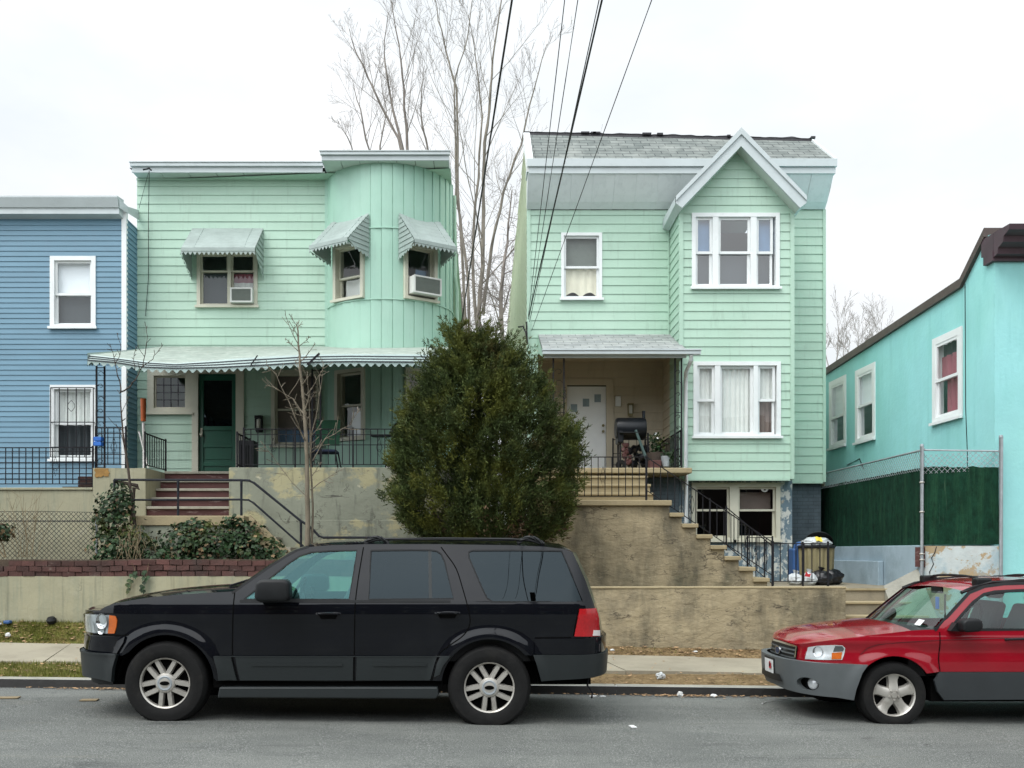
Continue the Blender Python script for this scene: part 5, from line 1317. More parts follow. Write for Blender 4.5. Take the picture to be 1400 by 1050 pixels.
# kettle grill
gx, gy = X(556, 17.4), 17.4
t = thing('kettle_grill', 'black kettle barbecue with side shelf, half hidden by the juniper', 'grill', (gx, gy, ZP))
zc = Z(594, gy)
MB().lathe([(0, -.20), (.16, -.17), (.27, -.06), (.29, 0)], (gx, gy, zc), (0, 0, 1), 24).build('bowl', M['grill_enamel'], t, smooth=True)
MB().lathe([(.30, 0), (.285, .08), (.21, .18), (.08, .225), (0, .23)], (gx, gy, zc + .01), (0, 0, 1), 24).build('lid', M['grill_enamel'], t, smooth=True)
MB().box(gx - .62, gx - .27, gy - .14, gy + .14, zc - .04, zc - .015).build('side_shelf', M['black_plastic'], t, bevel=.006)
for sx, sy in ((-1, -1), (1, -1), (0, 1)):
    q = MB(); q.tube([(gx + sx * .18, gy + sy * .14, zc - .1), (gx + sx * .28, gy + sy * .2, ZP + .05)], .014, 6); q.build('leg', M['iron'], t)
for s in (-1, 1):
    wh = MB(); wh.lathe([(.03, -.02), (.075, -.02), (.075, .02), (.03, .02)], (gx + s * .29, gy - .2, ZP + .078), (0, 1, 0), 18); wo = wh.build('wheel', M['rubber'], t, smooth=True)
    q = MB(); q.lathe([(0, -.022), (.048, -.022), (.052, 0), (.048, .022), (0, .022)], (gx + s * .29, gy - .2, ZP + .078), (0, 1, 0), 16); q.build('hub', M['whitelens'], wo)
o = MB(); ox, oz = X(196, 17.95), ZP
o.lathe([(0, 0), (.045, 0), (.052, .40), (.052, .41), (0, .41)], (ox, 17.95, Z(576, 17.95)), (0, 0, 1), 14)
og = o.build('orange_cone_bin', M['orange'], smooth=True); tag(og, 'orange tube standing in the dark left corner of the porch', 'tube')
o = MB(); o.tube([P(190, 590, 17.9), P(203, 640, 17.9)], .016, 6); o.tube([P(196, 578, 17.95), P(197, 640, 17.95)], .025, 8); o = o.build('broom', M['whitelens']); tag(o, 'white broom handle and bucket under the orange tube', 'broom')
o = MB(); yv = 16.52
for py in (600, 606.5):
    o.box(X(128.5, yv), X(139, yv), yv - .03, yv + .10, Z(py + 3, yv), Z(py - 2.6, yv))
o.box(X(130, yv), X(133, yv), yv - .025, yv + .08, Z(605, yv), Z(601, yv))
o = o.build('tape_wrap', M['blue_cloth'], bevel=.006); tag(o, 'bright blue tape wrapped round the left porch post', 'tape')

# ================================================================ right entrance: porch slab, steps, stair wall
t = thing('entrance_stair', 'tan stone stair with stepped stucco side wall rising to the white door', 'stair', (2.5, 17, 1.1))
SDF = 16.6
ZL = Z(684, SDF)
nst = 8
xs = [X(917, SDF) + .015] + [X(935 + (1052 - 935) * i / 6, SDF) for i in range(7)]
zs_ = [ZL] + [Z(701 + (790 - 701) * i / 6, SDF) for i in range(7)]
XL = .95
# side wall in front, stepped outline
poly = [(XL, 1.0), (xs[-1] - .02, 1.0)]
for i in range(7, 0, -1): poly += [(xs[i] - .03, zs_[i] - .07), (xs[i - 1] - .03, zs_[i] - .07)]
poly += [(xs[0] - .03, ZL - .09), (XL, ZL - .09)]
# clean duplicates, build the face as a column grid so that the stucco can be uneven
sw = MB()
def wtop(x):
    if x < xs[0] - .03: return ZL - .09
    for i in range(1, 8):
        if x < xs[i] - .03: return zs_[i] - .07
    return zs_[7] - .07
cuts = sorted(set([XL + (xs[-1] - .03 - XL) * i / 60 for i in range(61)] + [xx - .03 for xx in xs]))
for a, c in zip(cuts, cuts[1:]):
    if c - a < 1e-5: continue
    zt = wtop((a + c) / 2)
    nn = lambda x, z: SDF + .03 + noise.noise(Vector((x * 1.3, z * 2, 51))) * .014 + noise.noise(Vector((x * 5, z * 9, 55))) * .008
    K = 14
    for j in range(K):
        za, zb_ = lerp(1.0, zt, j / K), lerp(1.0, zt, (j + 1) / K)
        sw.add([(a, nn(a, za), za), (c, nn(c, za), za), (c, nn(c, zb_), zb_), (a, nn(a, zb_), zb_)], [(0, 1, 2, 3)])
sw.build('side_wall', M['stucco'], t, smooth=True, ang=3)
for i in range(1, 8):
    MB().box(xs[i - 1] - .035, xs[i] - .0, SDF - .03, 17.85, zs_[i] - .07, zs_[i]).build('tread', M['stepstone'], t, bevel=.012)
    MB().box(xs[i - 1] - .05, xs[i] - .04, SDF + .05, 17.84, 1.0, zs_[i] - .071).build('riser', M['stucco'], t)
MB().box(XL, xs[0], SDF - .035, 17.9, ZL - .09, ZL).build('landing_slab', M['stepstone'], t, bevel=.012)
MB().box(XL, xs[0] - .04, SDF + .06, 17.88, 1.0, ZL - .091).build('landing_base', M['stucco'], t)
UX1 = X(886, 17.9)
for i in range(3):
    ya = 17.35 + i * .32; za = lerp(ZL, RZ0, i / 4); zb_ = lerp(ZL, RZ0, (i + 1) / 4)
    MB().box(XL, UX1, ya + .03, 18.5, za, zb_ - .045).build('riser', M['stepstone'], t)
    MB().box(XL, UX1 + .015, ya, 18.49, zb_ - .045, zb_).build('tread', M['stepstone'], t, bevel=.01)
SLX = X(946, 18.35)
MB().box(XL, SLX, 18.32, 18.98, RZ0 - .10, RZ0).build('porch_slab', M['stepstone'], t, bevel=.015)
MB().box(XL, BX0 - .03, 18.985, DRC, RZ0 - .12, RZ0 - .004).build('porch_floor', M['stepstone'], t)
MB().box(XL, UX1, 18.50, 19.0, 1.1, RZ0 - .101).build('porch_base', M['stucco'], t)
MB().box(UX1 + .02, SLX - .1, 19.02, 19.1, 1.09, RZ0 - .13).build('underporch_door', M['greyblock'], t)
# railings of the right stair
iron_railing('iron_railing', 'black railing on the tan landing beside the juniper', (1.2, SDF + .05), (X(884, SDF), SDF + .05), ZL, Z(624.5, SDF) - ZL, .118, 'iron stair railings', mid=(), scroll=(.55,))
ra, rb_ = P(890, 637, SDF + .05), P(1055, 738 + 22, SDF + .05)
t_ = thing('iron_railing', 'sloping black railing down the tan stepped wall', 'railing', P(980, 740, SDF + .05), 'iron stair railings')
rl = MB(); a, c = P(884, 609 + 16, SDF + .05), P(1057, 742, SDF + .05)
low = Vector((0, 0, -.56))
rl.bar(a, c, .032, .014); rl.bar(a + low, c + low, .026, .012)
rl.build('rail', M['iron'], t_)
bl = MB()
for i in range(1, 18):
    q = lerp(0, 1, i / 18); p = a.lerp(c, q); bl.bar(p, p + low, .013)
for q in (.36, .80):
    p = a.lerp(c, q) + low * .5
    for s in (-1, 1): bl.tube([p + Vector((s * .035 * math.sin(k * .35), 0, .15 - k * .034)) for k in range(10)], .005, 4)
bl.build('balusters', M['iron'], t_)
for q in (0, .5, 1): p = a.lerp(c, q); MB().bar(p + Vector((0, 0, .03)), p + low + Vector((0, 0, -.16)), .024).build('post', M['iron'], t_)
iron_railing('iron_railing', 'black railing on the right side of the white door porch', (X(935, 18.45) - .04, 18.45), (BX0 - .06, 20.9), RZ0, .72, .14, 'iron stair railings', mid=(.5,))
iron_railing('iron_railing', 'black railing across the porch behind the barrel smoker', (X(838, 20.6), 20.6), (BX0 - .08, 20.6), RZ0, .78, .16, 'iron stair railings', mid=(.3, .6))
iron_railing('iron_railing', 'black gate railing on the tan wall in front of the rubbish', (X(1056, 15.35), 15.35), (X(1132, 15.12), 15.12), zr + .03, Z(743, 15.3) - zr - .03, .118, 'iron stair railings', mid=(), posts=(0, .55, 1))
iron_railing('iron_railing', 'short black railing on the patio in front of the right basement window', (X(1022, 17.9), 17.9), (X(1056, 17.9), 17.9), 1.09, Z(735, 17.9) - 1.09, .13, 'iron stair railings', mid=(), scroll=(.3, .7))
iron_railing('iron_railing', 'upper black railing on the far side of the tan stair', (X(993, 17.8), 17.8), (X(1056, 17.8), 17.8), 1.72, .75, .13, 'iron stair railings', mid=(), drop=.70)

# ---- smoker and clutter on the right porch
sx, sy = X(862, 19.1), 19.1
t = thing('barrel_smoker', 'black barrel smoker with chimney on the right porch', 'grill', (sx, sy, RZ0))
zc = Z(586, sy); L2 = (X(886, sy) - X(844, sy)) / 2
MB().lathe([(0, -L2), (.19, -L2 + .01), (.21, -L2 + .05), (.21, L2 - .05), (.19, L2 - .01), (0, L2)], (sx, sy, zc), (1, 0, 0), 24).build('barrel', M['grill_enamel'], t, smooth=True)
q = MB(); q.tube([(X(880, sy), sy, zc + .12), (X(880, sy), sy, Z(562, sy))], .035, 10); q.build('chimney', M['grill_enamel'], t, smooth=True)
MB().box(sx - .25, sx + .12, sy - .33, sy - .20, zc - .12, zc - .10).build('front_shelf', M['black_plastic'], t)
for xx in (X(846.5, sy), X(884, sy)):
    for yy in (-.15, .15):
        q = MB(); q.bar((xx, sy + yy, zc - .1), (xx, sy + yy, RZ0), .03); q.build('leg', M['iron'], t)
q = MB(); q.box(X(843, sy), X(851, sy), sy - .2, sy + .2, zc - .30, zc - .02); q.build('firebox', M['grill_enamel'], t, bevel=.03)
for xx in (X(847, sy), X(883, sy)):
    q = MB(); q.lathe([(.03, -.02), (.10, -.02), (.10, .02), (.03, .02)], (xx, sy - .2, RZ0 + .1), (1, 0, 0) if xx > sx else (0, 1, 0), 16); q.build('wheel', M['rubber'], t, smooth=True)
o = MB(); o.tube([P(869, 588, 18.8), P(884, 628, 18.75)], .028, 8); o = o.build('pole', M['green_tube'], smooth=True); tag(o, 'grey green pole leaning on the barrel smoker', 'pole')
o = MB(); rg = random.Random(4)
for i in range(26):
    c = P(rg.uniform(852, 862), rg.uniform(606, 636), 18.95); s = rg.uniform(.03, .06)
    o.lathe([(0, -s), (s * .8, -s * .3), (s * .7, s * .4), (0, s)], c, (rg.uniform(-1, 1), rg.uniform(-1, 1), 1), 6)
o = o.build('cloth_bundle', M['redstep'], smooth=True); tag(o, 'dark red bundle of cloth under the barrel smoker', 'cloth bundle')
o = MB()
for i in range(22):
    c = P(rg.uniform(852, 884), rg.uniform(612, 637), 19.3 + rg.uniform(-.1, .2)); s = rg.uniform(.06, .11)
    o.lathe([(0, -s), (s * .8, -s * .3), (s * .7, s * .4), (0, s)], c, (rg.uniform(-1, 1), rg.uniform(-1, 1), 1), 6)
o = o.build('charcoal_bags', M['bagblack'], smooth=True); tag(o, 'heap of black bags below the barrel smoker', 'bags')
t = thing('planter', 'planter with dark leaves and small white flowers right of the smoker', 'planter', P(898, 638, 18.95))
MB().lathe([(0, 0), (.17, 0), (.21, .26), (.19, .26), (.18, .2), (0, .2)], P(898, 638, 18.95), (0, 0, 1), 14).build('pot', M['bark_dark'], t, smooth=True)
lf = MB(); fl = MB()
for i in range(150):
    c = P(rg.gauss(897, 6), rg.uniform(594, 624), 18.95 + rg.uniform(-.15, .15)); d = Vector((rg.uniform(-1, 1), rg.uniform(-1, 1), rg.uniform(-.3, 1))).normalized() * rg.uniform(.05, .10); e = d.cross(Vector((rg.uniform(-1, 1), rg.uniform(-1, 1), rg.uniform(-1, 1)))).normalized() * .025
    (fl if i < 12 and c.z > Z(608, 18.95) else lf).add([c, c + d * .5 + e, c + d, c + d * .5 - e], [(0, 1, 2, 3)])
lf.build('foliage', M['ivy'], t, weld=False); fl.build('flowers', M['paper'], t, weld=False)
t = thing('flower_tray', 'low brown trough and grey pail at the right end of the porch edge', 'trough', P(905, 638, 18.6))
MB().box(X(887, 18.6), X(903, 18.6), 18.5, 18.7, RZ0, RZ0 + .16).build('trough', M['redstep'], t, bevel=.01)
MB().lathe([(0, 0), (.07, 0), (.09, .2), (.08, .2), (0, .05)], P(910, 638, 18.6), (0, 0, 1), 12).build('pail', M['galv'], t, smooth=True)
lf = MB()
for i in range(120):
    c = P(rg.gauss(914, 5), rg.uniform(618, 634), 18.65 + rg.uniform(-.1, .1)); d = Vector((rg.uniform(-1, 1), rg.uniform(-1, 1), rg.uniform(-.3, 1))).normalized() * rg.uniform(.05, .10); e = d.cross(Vector((rg.uniform(-1, 1), 1, rg.uniform(-1, 1)))).normalized() * .02
    lf.add([c, c + d * .5 + e, c + d, c + d * .5 - e], [(0, 1, 2, 3)])
o = lf.build('potted_plant', M['ivy'], weld=False); tag(o, 'small leafy plant by the right porch post', 'plant')

# ---- rubbish on the patio
t = thing('recycling_bin', 'tall blue recycling bin behind the iron gate', 'bin', P(1085, 795, 17.9))
bx0, bx1 = X(1079.5, 17.9), X(1097, 17.9); zt = Z(750, 17.9)
MB().box(bx0, bx1, 17.7, 18.0, 1.09, zt).build('body', M['blue_plastic'], t, bevel=.03)
MB().lathe([(.14, 0), (.13, .06), (.07, .12), (0, .13)], ((bx0 + bx1) / 2 + .06, 17.8, zt), (0, 0, 1), 16).build('lid', M['blue_plastic'], t, smooth=True)
t = thing('rubbish_can', 'tan ribbed rubbish can overflowing with a white bag', 'bin', P(1118, 795, 17.6))
cx, cy = X(1116, 17.6), 17.6; r_ = .30; zt = Z(747, 17.6)
q = MB(); N = 48
q.grid(lambda u, v: (cx + (r_ * (.9 + .1 * v) + .012 * math.cos(u * 2 * math.pi * 16)) * math.cos(u * 2 * math.pi), cy + (r_ * (.9 + .1 * v) + .012 * math.cos(u * 2 * math.pi * 16)) * math.sin(u * 2 * math.pi), lerp(1.09, zt, v)), 96, 3)
q.build('body', M['can'], t, smooth=True, weld=False)
MB().lathe([(r_ + .02, -.03), (r_ + .03, 0), (r_ + .0, .02)], (cx, cy, zt), (0, 0, 1), 32).build('rim', M['black_plastic'], t, smooth=True)
o = MB(); ld = Vector((.25, .5, .83)).normalized()
o.lathe([(0, .05), (.17, .045), (.25, .0), (.255, -.03), (.245, -.02), (0, .02)], (cx + .12, cy + .22, zt + .07), (.25, .75, .6), 28); o = o.build('can_lid', M['black_plastic'], smooth=True); tag(o, 'round dark lid tilted behind the bag on the tan rubbish can', 'lid')
def bag(name, label, c, sx, sy, sz, mat, seed, knot=True, group=None):
    b = MB(); c = Vector(c)
    def fn(u, v):
        a = u * 2 * math.pi; p = v * math.pi
        d = Vector((math.cos(a) * math.sin(p), math.sin(a) * math.sin(p), -math.cos(p)))
        k = 1 + .16 * noise.noise(d * 2.2 + Vector((seed, 0, 0))) + .09 * noise.noise(d * 6 + Vector((0, seed, 0))) + .05 * abs(noise.noise(d * 14 + Vector((seed, 3, 0))))
        return c + Vector((d.x * sx * k, d.y * sy * k, max(-sz * .8, d.z * sz * k) + sz * .8))
    b.grid(fn, 44, 26)
    if knot:
        tp = c + Vector((0, 0, sz * 1.75)); b.lathe([(.03, -.05), (.02, 0), (.06, .06), (.03, .05), (0, .0)], tp, (.3, .1, 1), 9)
    o = b.build(name, mat, smooth=True); tag(o, label, 'bag', group); return o
bag('rubbish_bag', 'white bag with a yellow print on top of the tan rubbish can', (cx - .02, cy - .05, zt - .02), .26, .22, .10, M['bagwhite'], 2, False, 'rubbish bags')
o = MB(); o.grid(lambda u, v: (cx - .10 + u * .11, cy - .305 + .06 * v * 1.4, zt + .09 + .075 * v + .01 * math.sin(u * 6)), 5, 4); o = o.build('bag_print', M['yellow']); tag(o, 'yellow packet on the white bag of the rubbish can', 'packet')
bag('rubbish_bag', 'plain white rubbish bag on the ground in front of the blue bin', (X(1087, 17.2), 17.2, 1.09), .14, .13, .11, M['bagwhite'], 5, True, 'rubbish bags')
bag('rubbish_bag', 'white rubbish bag with red print in front of the tan can', (X(1106, 17.1), 17.1, 1.09), .14, .13, .12, M['bagwhite'], 9, True, 'rubbish bags')
o = MB(); o.prism([(X(1100, 16.93), Z(788, 16.93)), (X(1107, 16.93), Z(789, 16.93)), (X(1109, 16.93), Z(784, 16.93)), (X(1105, 16.93), Z(785, 16.93)), (X(1102, 16.93), Z(781, 16.93))], 16.925, 16.93); o = o.build('bag_print', M['redprint']); tag(o, 'red lettered patch on the white rubbish bag', 'print')
bag('rubbish_bag', 'large black rubbish bag against the grey blue wall', (X(1131, 17.5), 17.5, 1.09), .27, .22, .16, M['bagblack'], 13, True, 'rubbish bags')
bag('rubbish_bag', 'smaller black rubbish bag in front of the tan can', (X(1122, 17.2), 17.2, 1.09), .20, .17, .14, M['bagblack'], 17, True, 'rubbish bags')

# ================================================================ low wall and green mesh fence beside the turquoise building
FX = 7.05; FD1 = 15.8
t = thing('low_wall', 'grey blue painted wall under the green mesh fence, stepped along the patio', 'wall', (FX, 18, 1.0))
zlw = Z(745.5, FD1)
MB().box(FX, FX + .25, FD1 - .03, 22, .2, zlw).build('upper_wall', M['greywall'], t, bevel=.012)
MB().box(FX - .10, FX - .003, 17.2, 22, 1.0, Z(767, 17.2)).build('lower_ledge', M['greywall'], t, bevel=.012)
b = MB(); b.add([(FX - .55, 15.86, 1.12), (FX - .003, 15.86, 1.40), (FX - .003, 15.0, .45), (FX - .55, 15.0, .18), (FX - .55, 15.86, 0), (FX - .003, 15.86, 0), (FX - .003, 15.0, 0), (FX - .55, 15.0, 0)], [(0, 1, 2, 3), (3, 2, 6, 7), (0, 3, 7, 4), (1, 5, 6, 2)])
b.build('sloped_cheek', M['kerbtop'], t)
pA, pB = (FX + .02, FD1 - .02), (7.86, 14.93)
Tw, Lw = plane2(pA, pB)
t2 = thing('low_wall', 'cracked peeling wall between the fence posts, at the turquoise corner', 'wall', (7.45, 15.3, .2))
def wv(u, n, z): return Tw(u, n + noise.noise(Vector((u * 3, z * 3, 77))) * .008, z)
b = MB(wv); b.grid(lambda u, v: (u * Lw, .0, lerp(.2, zlw - .01, v)), 30, 24); b.T = Tw; b.add([(0, 0.004, zlw - .01), (Lw, .004, zlw - .01), (Lw, -.2, zlw - .01), (0, -.2, zlw - .01)], [(0, 1, 2, 3)])
b.build('wall_body', M['peelwall'], t2, smooth=True)
b = MB(Tw); b.box(-.09, .06, .0, .03, Z(775, FD1), Z(748, FD1)); b.build('bare_patch', M['redstep'], t2)
ck = MB(Tw); ck.tube([(.24, .004, zlw - .02), (.21, .004, zlw - .12), (.16, .004, zlw - .2), (.19, .004, zlw - .3), (.13, .004, zlw - .42), (.15, .004, zlw - .6)], .008, 4); ck.build('crack', M['tar'], t2)
MB().box(FX + .26, 7.82, 15.5, 22, .2, 1.0).build('fill', M['soil'], t2)
t = thing('mesh_fence', 'chain link fence clad in dark green privacy mesh beside the turquoise building', 'fence', (7.2, 17, zlw))
zh0, zh1, zrl_ = Z(745, FD1), Z(638, FD1), Z(614.5, FD1)
Ts = facing_left(FX + .10)
def mesh_panel(T, L, name, seed, u_off=0, zdrop=0.0):
    b = MB()
    def fn(u, v):
        uu = u_off + u * L
        n = noise.noise(Vector((uu * 1.2, v * 1.5, seed))) * .035 + noise.noise(Vector((uu * 8, v * 2, seed))) * .012
        zt = zh1 + noise.noise(Vector((uu * 7, 0, seed + 3))) * .022
        dz_ = zdrop * u
        return T(uu, n, lerp(zh0, zt - dz_, v))
    b.grid(fn, int(L * 22), 16)
    return b.build(name, M['mesh_green'], t, smooth=True, weld=False)
mesh_panel(Ts, 22.5 - FD1, 'mesh_panel', 3, FD1); mesh_panel(Tw, Lw, 'mesh_panel', 8, 0, .085)
cl = MB(); chainlink(cl, (FX + .08, FD1), (FX + .08, 22.5), zh1 - .05, zrl_, .085, .0026); chainlink(cl, pA, pB, zh1 - .12, Z(617, 14.95) + .02, .085, .0028); cl.build('wire_mesh', M['galv'], t, weld=False)
rl = MB(); rl.tube([(FX + .08, FD1, zrl_), (FX + .08, 22.5, zrl_ - .02)], .018, 7); rl.tube([(pA[0], pA[1], zrl_ - .01), (pB[0], pB[1], Z(617, 14.95))], .014, 7); rl.build('top_rail', M['galv'], t, smooth=True)
for (xx, yy, za, zb_) in ((pA[0] - .02, pA[1] - .06, .3, Z(611, FD1)), (pB[0] + .0, pB[1] - .06, .1, Z(598, 14.87))):
    q = MB(); q.tube([(xx, yy, za), (xx, yy, zb_)], .030, 12); q.lathe([(.032, 0), (.027, .03), (0, .042)], (xx, yy, zb_), (0, 0, 1), 12); q.build('post', M['galv'], t, smooth=True)
bd = MB()
for zz in (Z(700, FD1), Z(660, FD1), Z(757, FD1), Z(765, FD1)): bd.lathe([(.036, -.012), (.041, 0), (.036, .012)], (pA[0] - .02, pA[1] - .06, zz), (0, 0, 1), 12)
bd.build('band', M['rim'], t)
# ================================================================ plants
def leafcloud(name, mat, parent, items, seed):
    """items: list of (centre, outward dir, count, spread, length, width) -> blade faces"""
    rg = random.Random(seed); vs = []; fs = []
    for c, d, cnt, spr, ln, wd in items:
        for _ in range(cnt):
            p = c + Vector((rg.gauss(0, spr), rg.gauss(0, spr), rg.gauss(0, spr)))
            v = (d + Vector((rg.gauss(0, .6), rg.gauss(0, .6), rg.gauss(0, .6)))).normalized()
            s = v.cross(Vector((rg.gauss(0, 1), rg.gauss(0, 1), rg.gauss(0, 1)))).normalized()
            L = ln * rg.uniform(.6, 1.35); W = wd * rg.uniform(.7, 1.3); b = len(vs)
            vs += [p, p + v * L * .45 + s * W, p + v * L, p + v * L * .45 - s * W]; fs.append((b, b + 1, b + 2, b + 3))
    m = MB(); m.v = [tuple(v) for v in vs]; m.f = fs
    return m.build(name, mat, parent, weld=False)

# ---- juniper
JD = 15.35
jb = P(660, 745, JD); JX = jb.x
t = thing('juniper_tree', 'big dense dark green juniper between the two mint houses, behind the black car', 'tree', (JX, JD, 1.12))
zt, zb_ = Z(444, JD), Z(748, JD)
# outline of the crown, as left / right distances from the trunk at each height (metres)
prof = [(442, 627, 639), (463, 617, 655), (475, 612, 684), (490, 598, 716), (505, 584, 738), (520, 570, 748), (543, 552, 756), (565, 545, 764), (587, 541, 782), (605, 538, 796), (625, 535, 800), (653, 532, 797), (687, 531, 790), (705, 538, 786), (725, 556, 776), (745, 598, 758)]
def jr(z, a):
    py = VY - (z - EH) * F / JD
    l = interp([(p[0], (640 + (660 - 640) * min(1, (p[0] - 440) / 120)) - p[1]) for p in prof], py) * JD / F
    r = interp([(p[0], p[2] - (640 + (660 - 640) * min(1, (p[0] - 440) / 120))) for p in prof], py) * JD / F
    c = math.cos(a)
    rx = r if c > 0 else l
    ry = min(1.15, (l + r) / 2 * .85)
    return rx, ry
rg = random.Random(21)
items = []; inner = []
def jcx(z): return X(640 + 20 * min(1, max(0, (VY - (z - EH) * F / JD - 440) / 120)), JD)
for i in range(1500):
    z = lerp(zb_ + .03, zt - .30, rg.random() ** 1.12); a = rg.uniform(0, 2 * math.pi)
    rx, ry = jr(z, a); outer = i % 5 < 3; tz = (z - zb_) / (zt - zb_); sh_ = .12 + .10 * sstep(.45, .8, tz) + .14 * sstep(.78, .95, tz); rx = max(.04, rx - sh_); ry = max(.04, ry - sh_)
    k = rg.uniform(.76, .96) if outer else rg.uniform(.05, .74)
    k *= 1 + .20 * noise.noise(Vector((math.cos(a) * 2.5, math.sin(a) * 2.5, z * 2.0))) + .30 * noise.noise(Vector((math.cos(a) * 5, math.sin(a) * 5, z * 4.2)))
    if outer and noise.noise(Vector((math.cos(a) * 3.5, math.sin(a) * 3.5, z * 3.0)) + Vector((9, 2, 5))) < -.20: continue
    c = Vector((jcx(z) + rx * k * math.cos(a), JD + ry * k * math.sin(a), z))
    d = Vector((math.cos(a), math.sin(a), .6 + .6 * (z - zb_) / (zt - zb_))).normalized()
    if outer:                                   # a clump: dense head with looser tail, pointing up and out
        s_ = rg.uniform(.7, 1.25)
        items.append((c, d, int(70 * s_), .062 * s_, .075, .0085)); items.append((c + d * .10 * s_, d, int(60 * s_), .042 * s_, .07, .0075)); items.append((c + d * .18 * s_, d, int(26 * s_), .024 * s_, .065, .0065))
    else: items.append((c, d, 60, .09, .085, .010))
for i in range(460):      # plumes standing out of the outline
    z = lerp(zb_ + .1, zt - .22, rg.random()); a = rg.uniform(math.pi, 2 * math.pi) if rg.random() < .5 else rg.choice([0, math.pi]) + rg.uniform(-.5, .5)
    rx, ry = jr(z, a); rx *= lerp(.95, .78, sstep(.45, .8, (z - zb_) / (zt - zb_))); ry *= .9
    d = Vector((math.cos(a) * .75, math.sin(a) * .75, rg.uniform(.6, 1.3))).normalized()
    c0 = Vector((jcx(z) + rx * .9 * math.cos(a), JD + ry * .9 * math.sin(a), z)); sp = rg.uniform(.03, .075)
    for q in range(7): items.append((c0 + d * q * sp, d, 20 - q * 2, .036 - .0045 * q, .065, .0065))
for q in range(16):
    items.append((P(633 + rg.uniform(-3, 3) * (1 + q * .3), 442 + q * 3, JD), Vector((0, 0, 1)), 50, .016 + .0045 * q, .07, .007))
leafcloud('crown', M['juniper'], t, items, 5)
# brown inner sprays low down
items = []
for i in range(70):
    a = rg.uniform(0, 6.28); z = zb_ + rg.uniform(0, .5); rx, ry = jr(z, a); k = rg.uniform(.4, .95)
    items.append((Vector((jcx(z) + rx * k * math.cos(a), JD + ry * k * math.sin(a), z)), Vector((math.cos(a), math.sin(a), -.3)), 20, .08, .09, .011))
leafcloud('dead_sprays', pm('brown_juniper', (.085, .05, .025), .9, .3, 3, island=.4), t, items, 6)
tk = MB()
tk.tube([(JX - .02, JD, .9), (JX - .05, JD, 1.6), (JX + .02, JD + .03, 2.6), (JX - .05, JD, 4.2)], .09, 8, .02)
for px, tx in ((612, 585), (652, 700), (690, 740), (640, 560), (668, 630)):
    tk.tube([(X(px, JD), JD - .05, 1.0), (X(px, JD) + .02, JD - .1, 1.7), (X(tx, JD), JD - .2 + rg.uniform(-.3, .3), 2.7)], .05, 6, .012)
tk.tube([P(590, 742, JD - .5), P(630, 733, JD - .4), P(645, 724, JD - .2)], .02, 5)
tk.build('trunk', M['bark_dark'], t, smooth=True)

# ---- ivy
def ivy_leaf(vs, fs, p, n, up, s):
    t = n.cross(up).normalized(); u = t.cross(n)
    b = len(vs)
    pr = [(0, -.5), (.45, -.35), (.5, .1), (.22, .18), (0, .62), (-.22, .18), (-.5, .1), (-.45, -.35)]
    vs += [tuple(p + t * a * s + u * c * s + n * (.12 * s * (abs(a) * -1))) for a, c in pr]; fs.append(tuple(range(b, b + 8)))
def ivy(name, label, blobs, seed, dens=1500, dry=.07, base=None):
    rg = random.Random(seed); A = ([], []); B = ([], [])
    for (c, rx, ry, rz, cnt) in blobs:
        for _ in range(cnt):
            d = Vector((rg.gauss(0, 1), rg.gauss(0, 1), rg.gauss(0, 1))).normalized()
            k = rg.uniform(.72, 1.06) * (1 + .55 * noise.noise(Vector(c) * 2 + d * 2.4))
            p = Vector(c) + Vector((d.x * rx, d.y * ry, d.z * rz)) * k
            n = (d + Vector((rg.gauss(0, .45), rg.gauss(0, .45) - .25, rg.gauss(0, .45) + .35))).normalized()
            up = Vector((rg.gauss(0, .5), rg.gauss(0, .3), -1))
            T_ = B if rg.random() < dry * (1.8 if d.z < -.2 else .6) else A
            ivy_leaf(T_[0], T_[1], p, n, up, rg.uniform(.038, .072))
    t = thing(name, label, 'plant', base)
    m = MB(); m.v, m.f = A; m.build('leaves', M['ivy'], t, weld=False)
    m = MB(); m.v, m.f = B; m.build('dry_leaves', M['ivy_dry'], t, weld=False)
    return t, rg
DI = 15.55
def B_(px, py, D, rpx, rpy, ry, cnt): return (P(px, py, D), rpx * D / F, ry, rpy * D / F, cnt)
t, rg = ivy('ivy_bush', 'tall dark ivy clump climbing the bent pipe left of the landing', [
    B_(166, 678, 15.75, 14, 20, .14, 190), B_(158, 690, 15.7, 26, 18, .2, 330), B_(152, 715, 15.65, 26, 26, .24, 460), B_(160, 745, 15.6, 34, 26, .26, 560), B_(186, 745, 15.6, 20, 30, .2, 260), B_(150, 765, 15.5, 22, 14, .2, 200), B_(140, 708, 15.6, 12, 10, .12, 90)], 31, base=P(160, 790, DI))
sm = MB()
for i in range(26):
    a = P(rg.uniform(165, 200), rg.uniform(712, 740), 15.4); pts = [a]
    for k in range(5): a = a + Vector((rg.uniform(-.06, .06), -.02, -rg.uniform(.06, .12))); pts.append(a)
    sm.tube(pts, .004, 3)
sm.build('stems', M['stem'], t)
t, rg = ivy('ivy_bush', 'wide low ivy clump spilling over the brick edge below the landing', [
    B_(268, 722, 15.7, 30, 13, .14, 300), B_(245, 745, 15.6, 40, 22, .22, 560), B_(290, 748, 15.55, 48, 26, .25, 800), B_(330, 735, 15.7, 28, 24, .18, 420), B_(318, 715, 15.7, 16, 10, .12, 130), B_(350, 755, 15.5, 36, 24, .24, 560), B_(215, 768, 15.4, 26, 16, .2, 260), B_(270, 775, 15.3, 50, 14, .2, 520), B_(340, 778, 15.3, 46, 14, .2, 420), B_(380, 770, 15.4, 24, 18, .2, 240)], 33, dry=.10, base=P(300, 790, DI))
sm = MB()
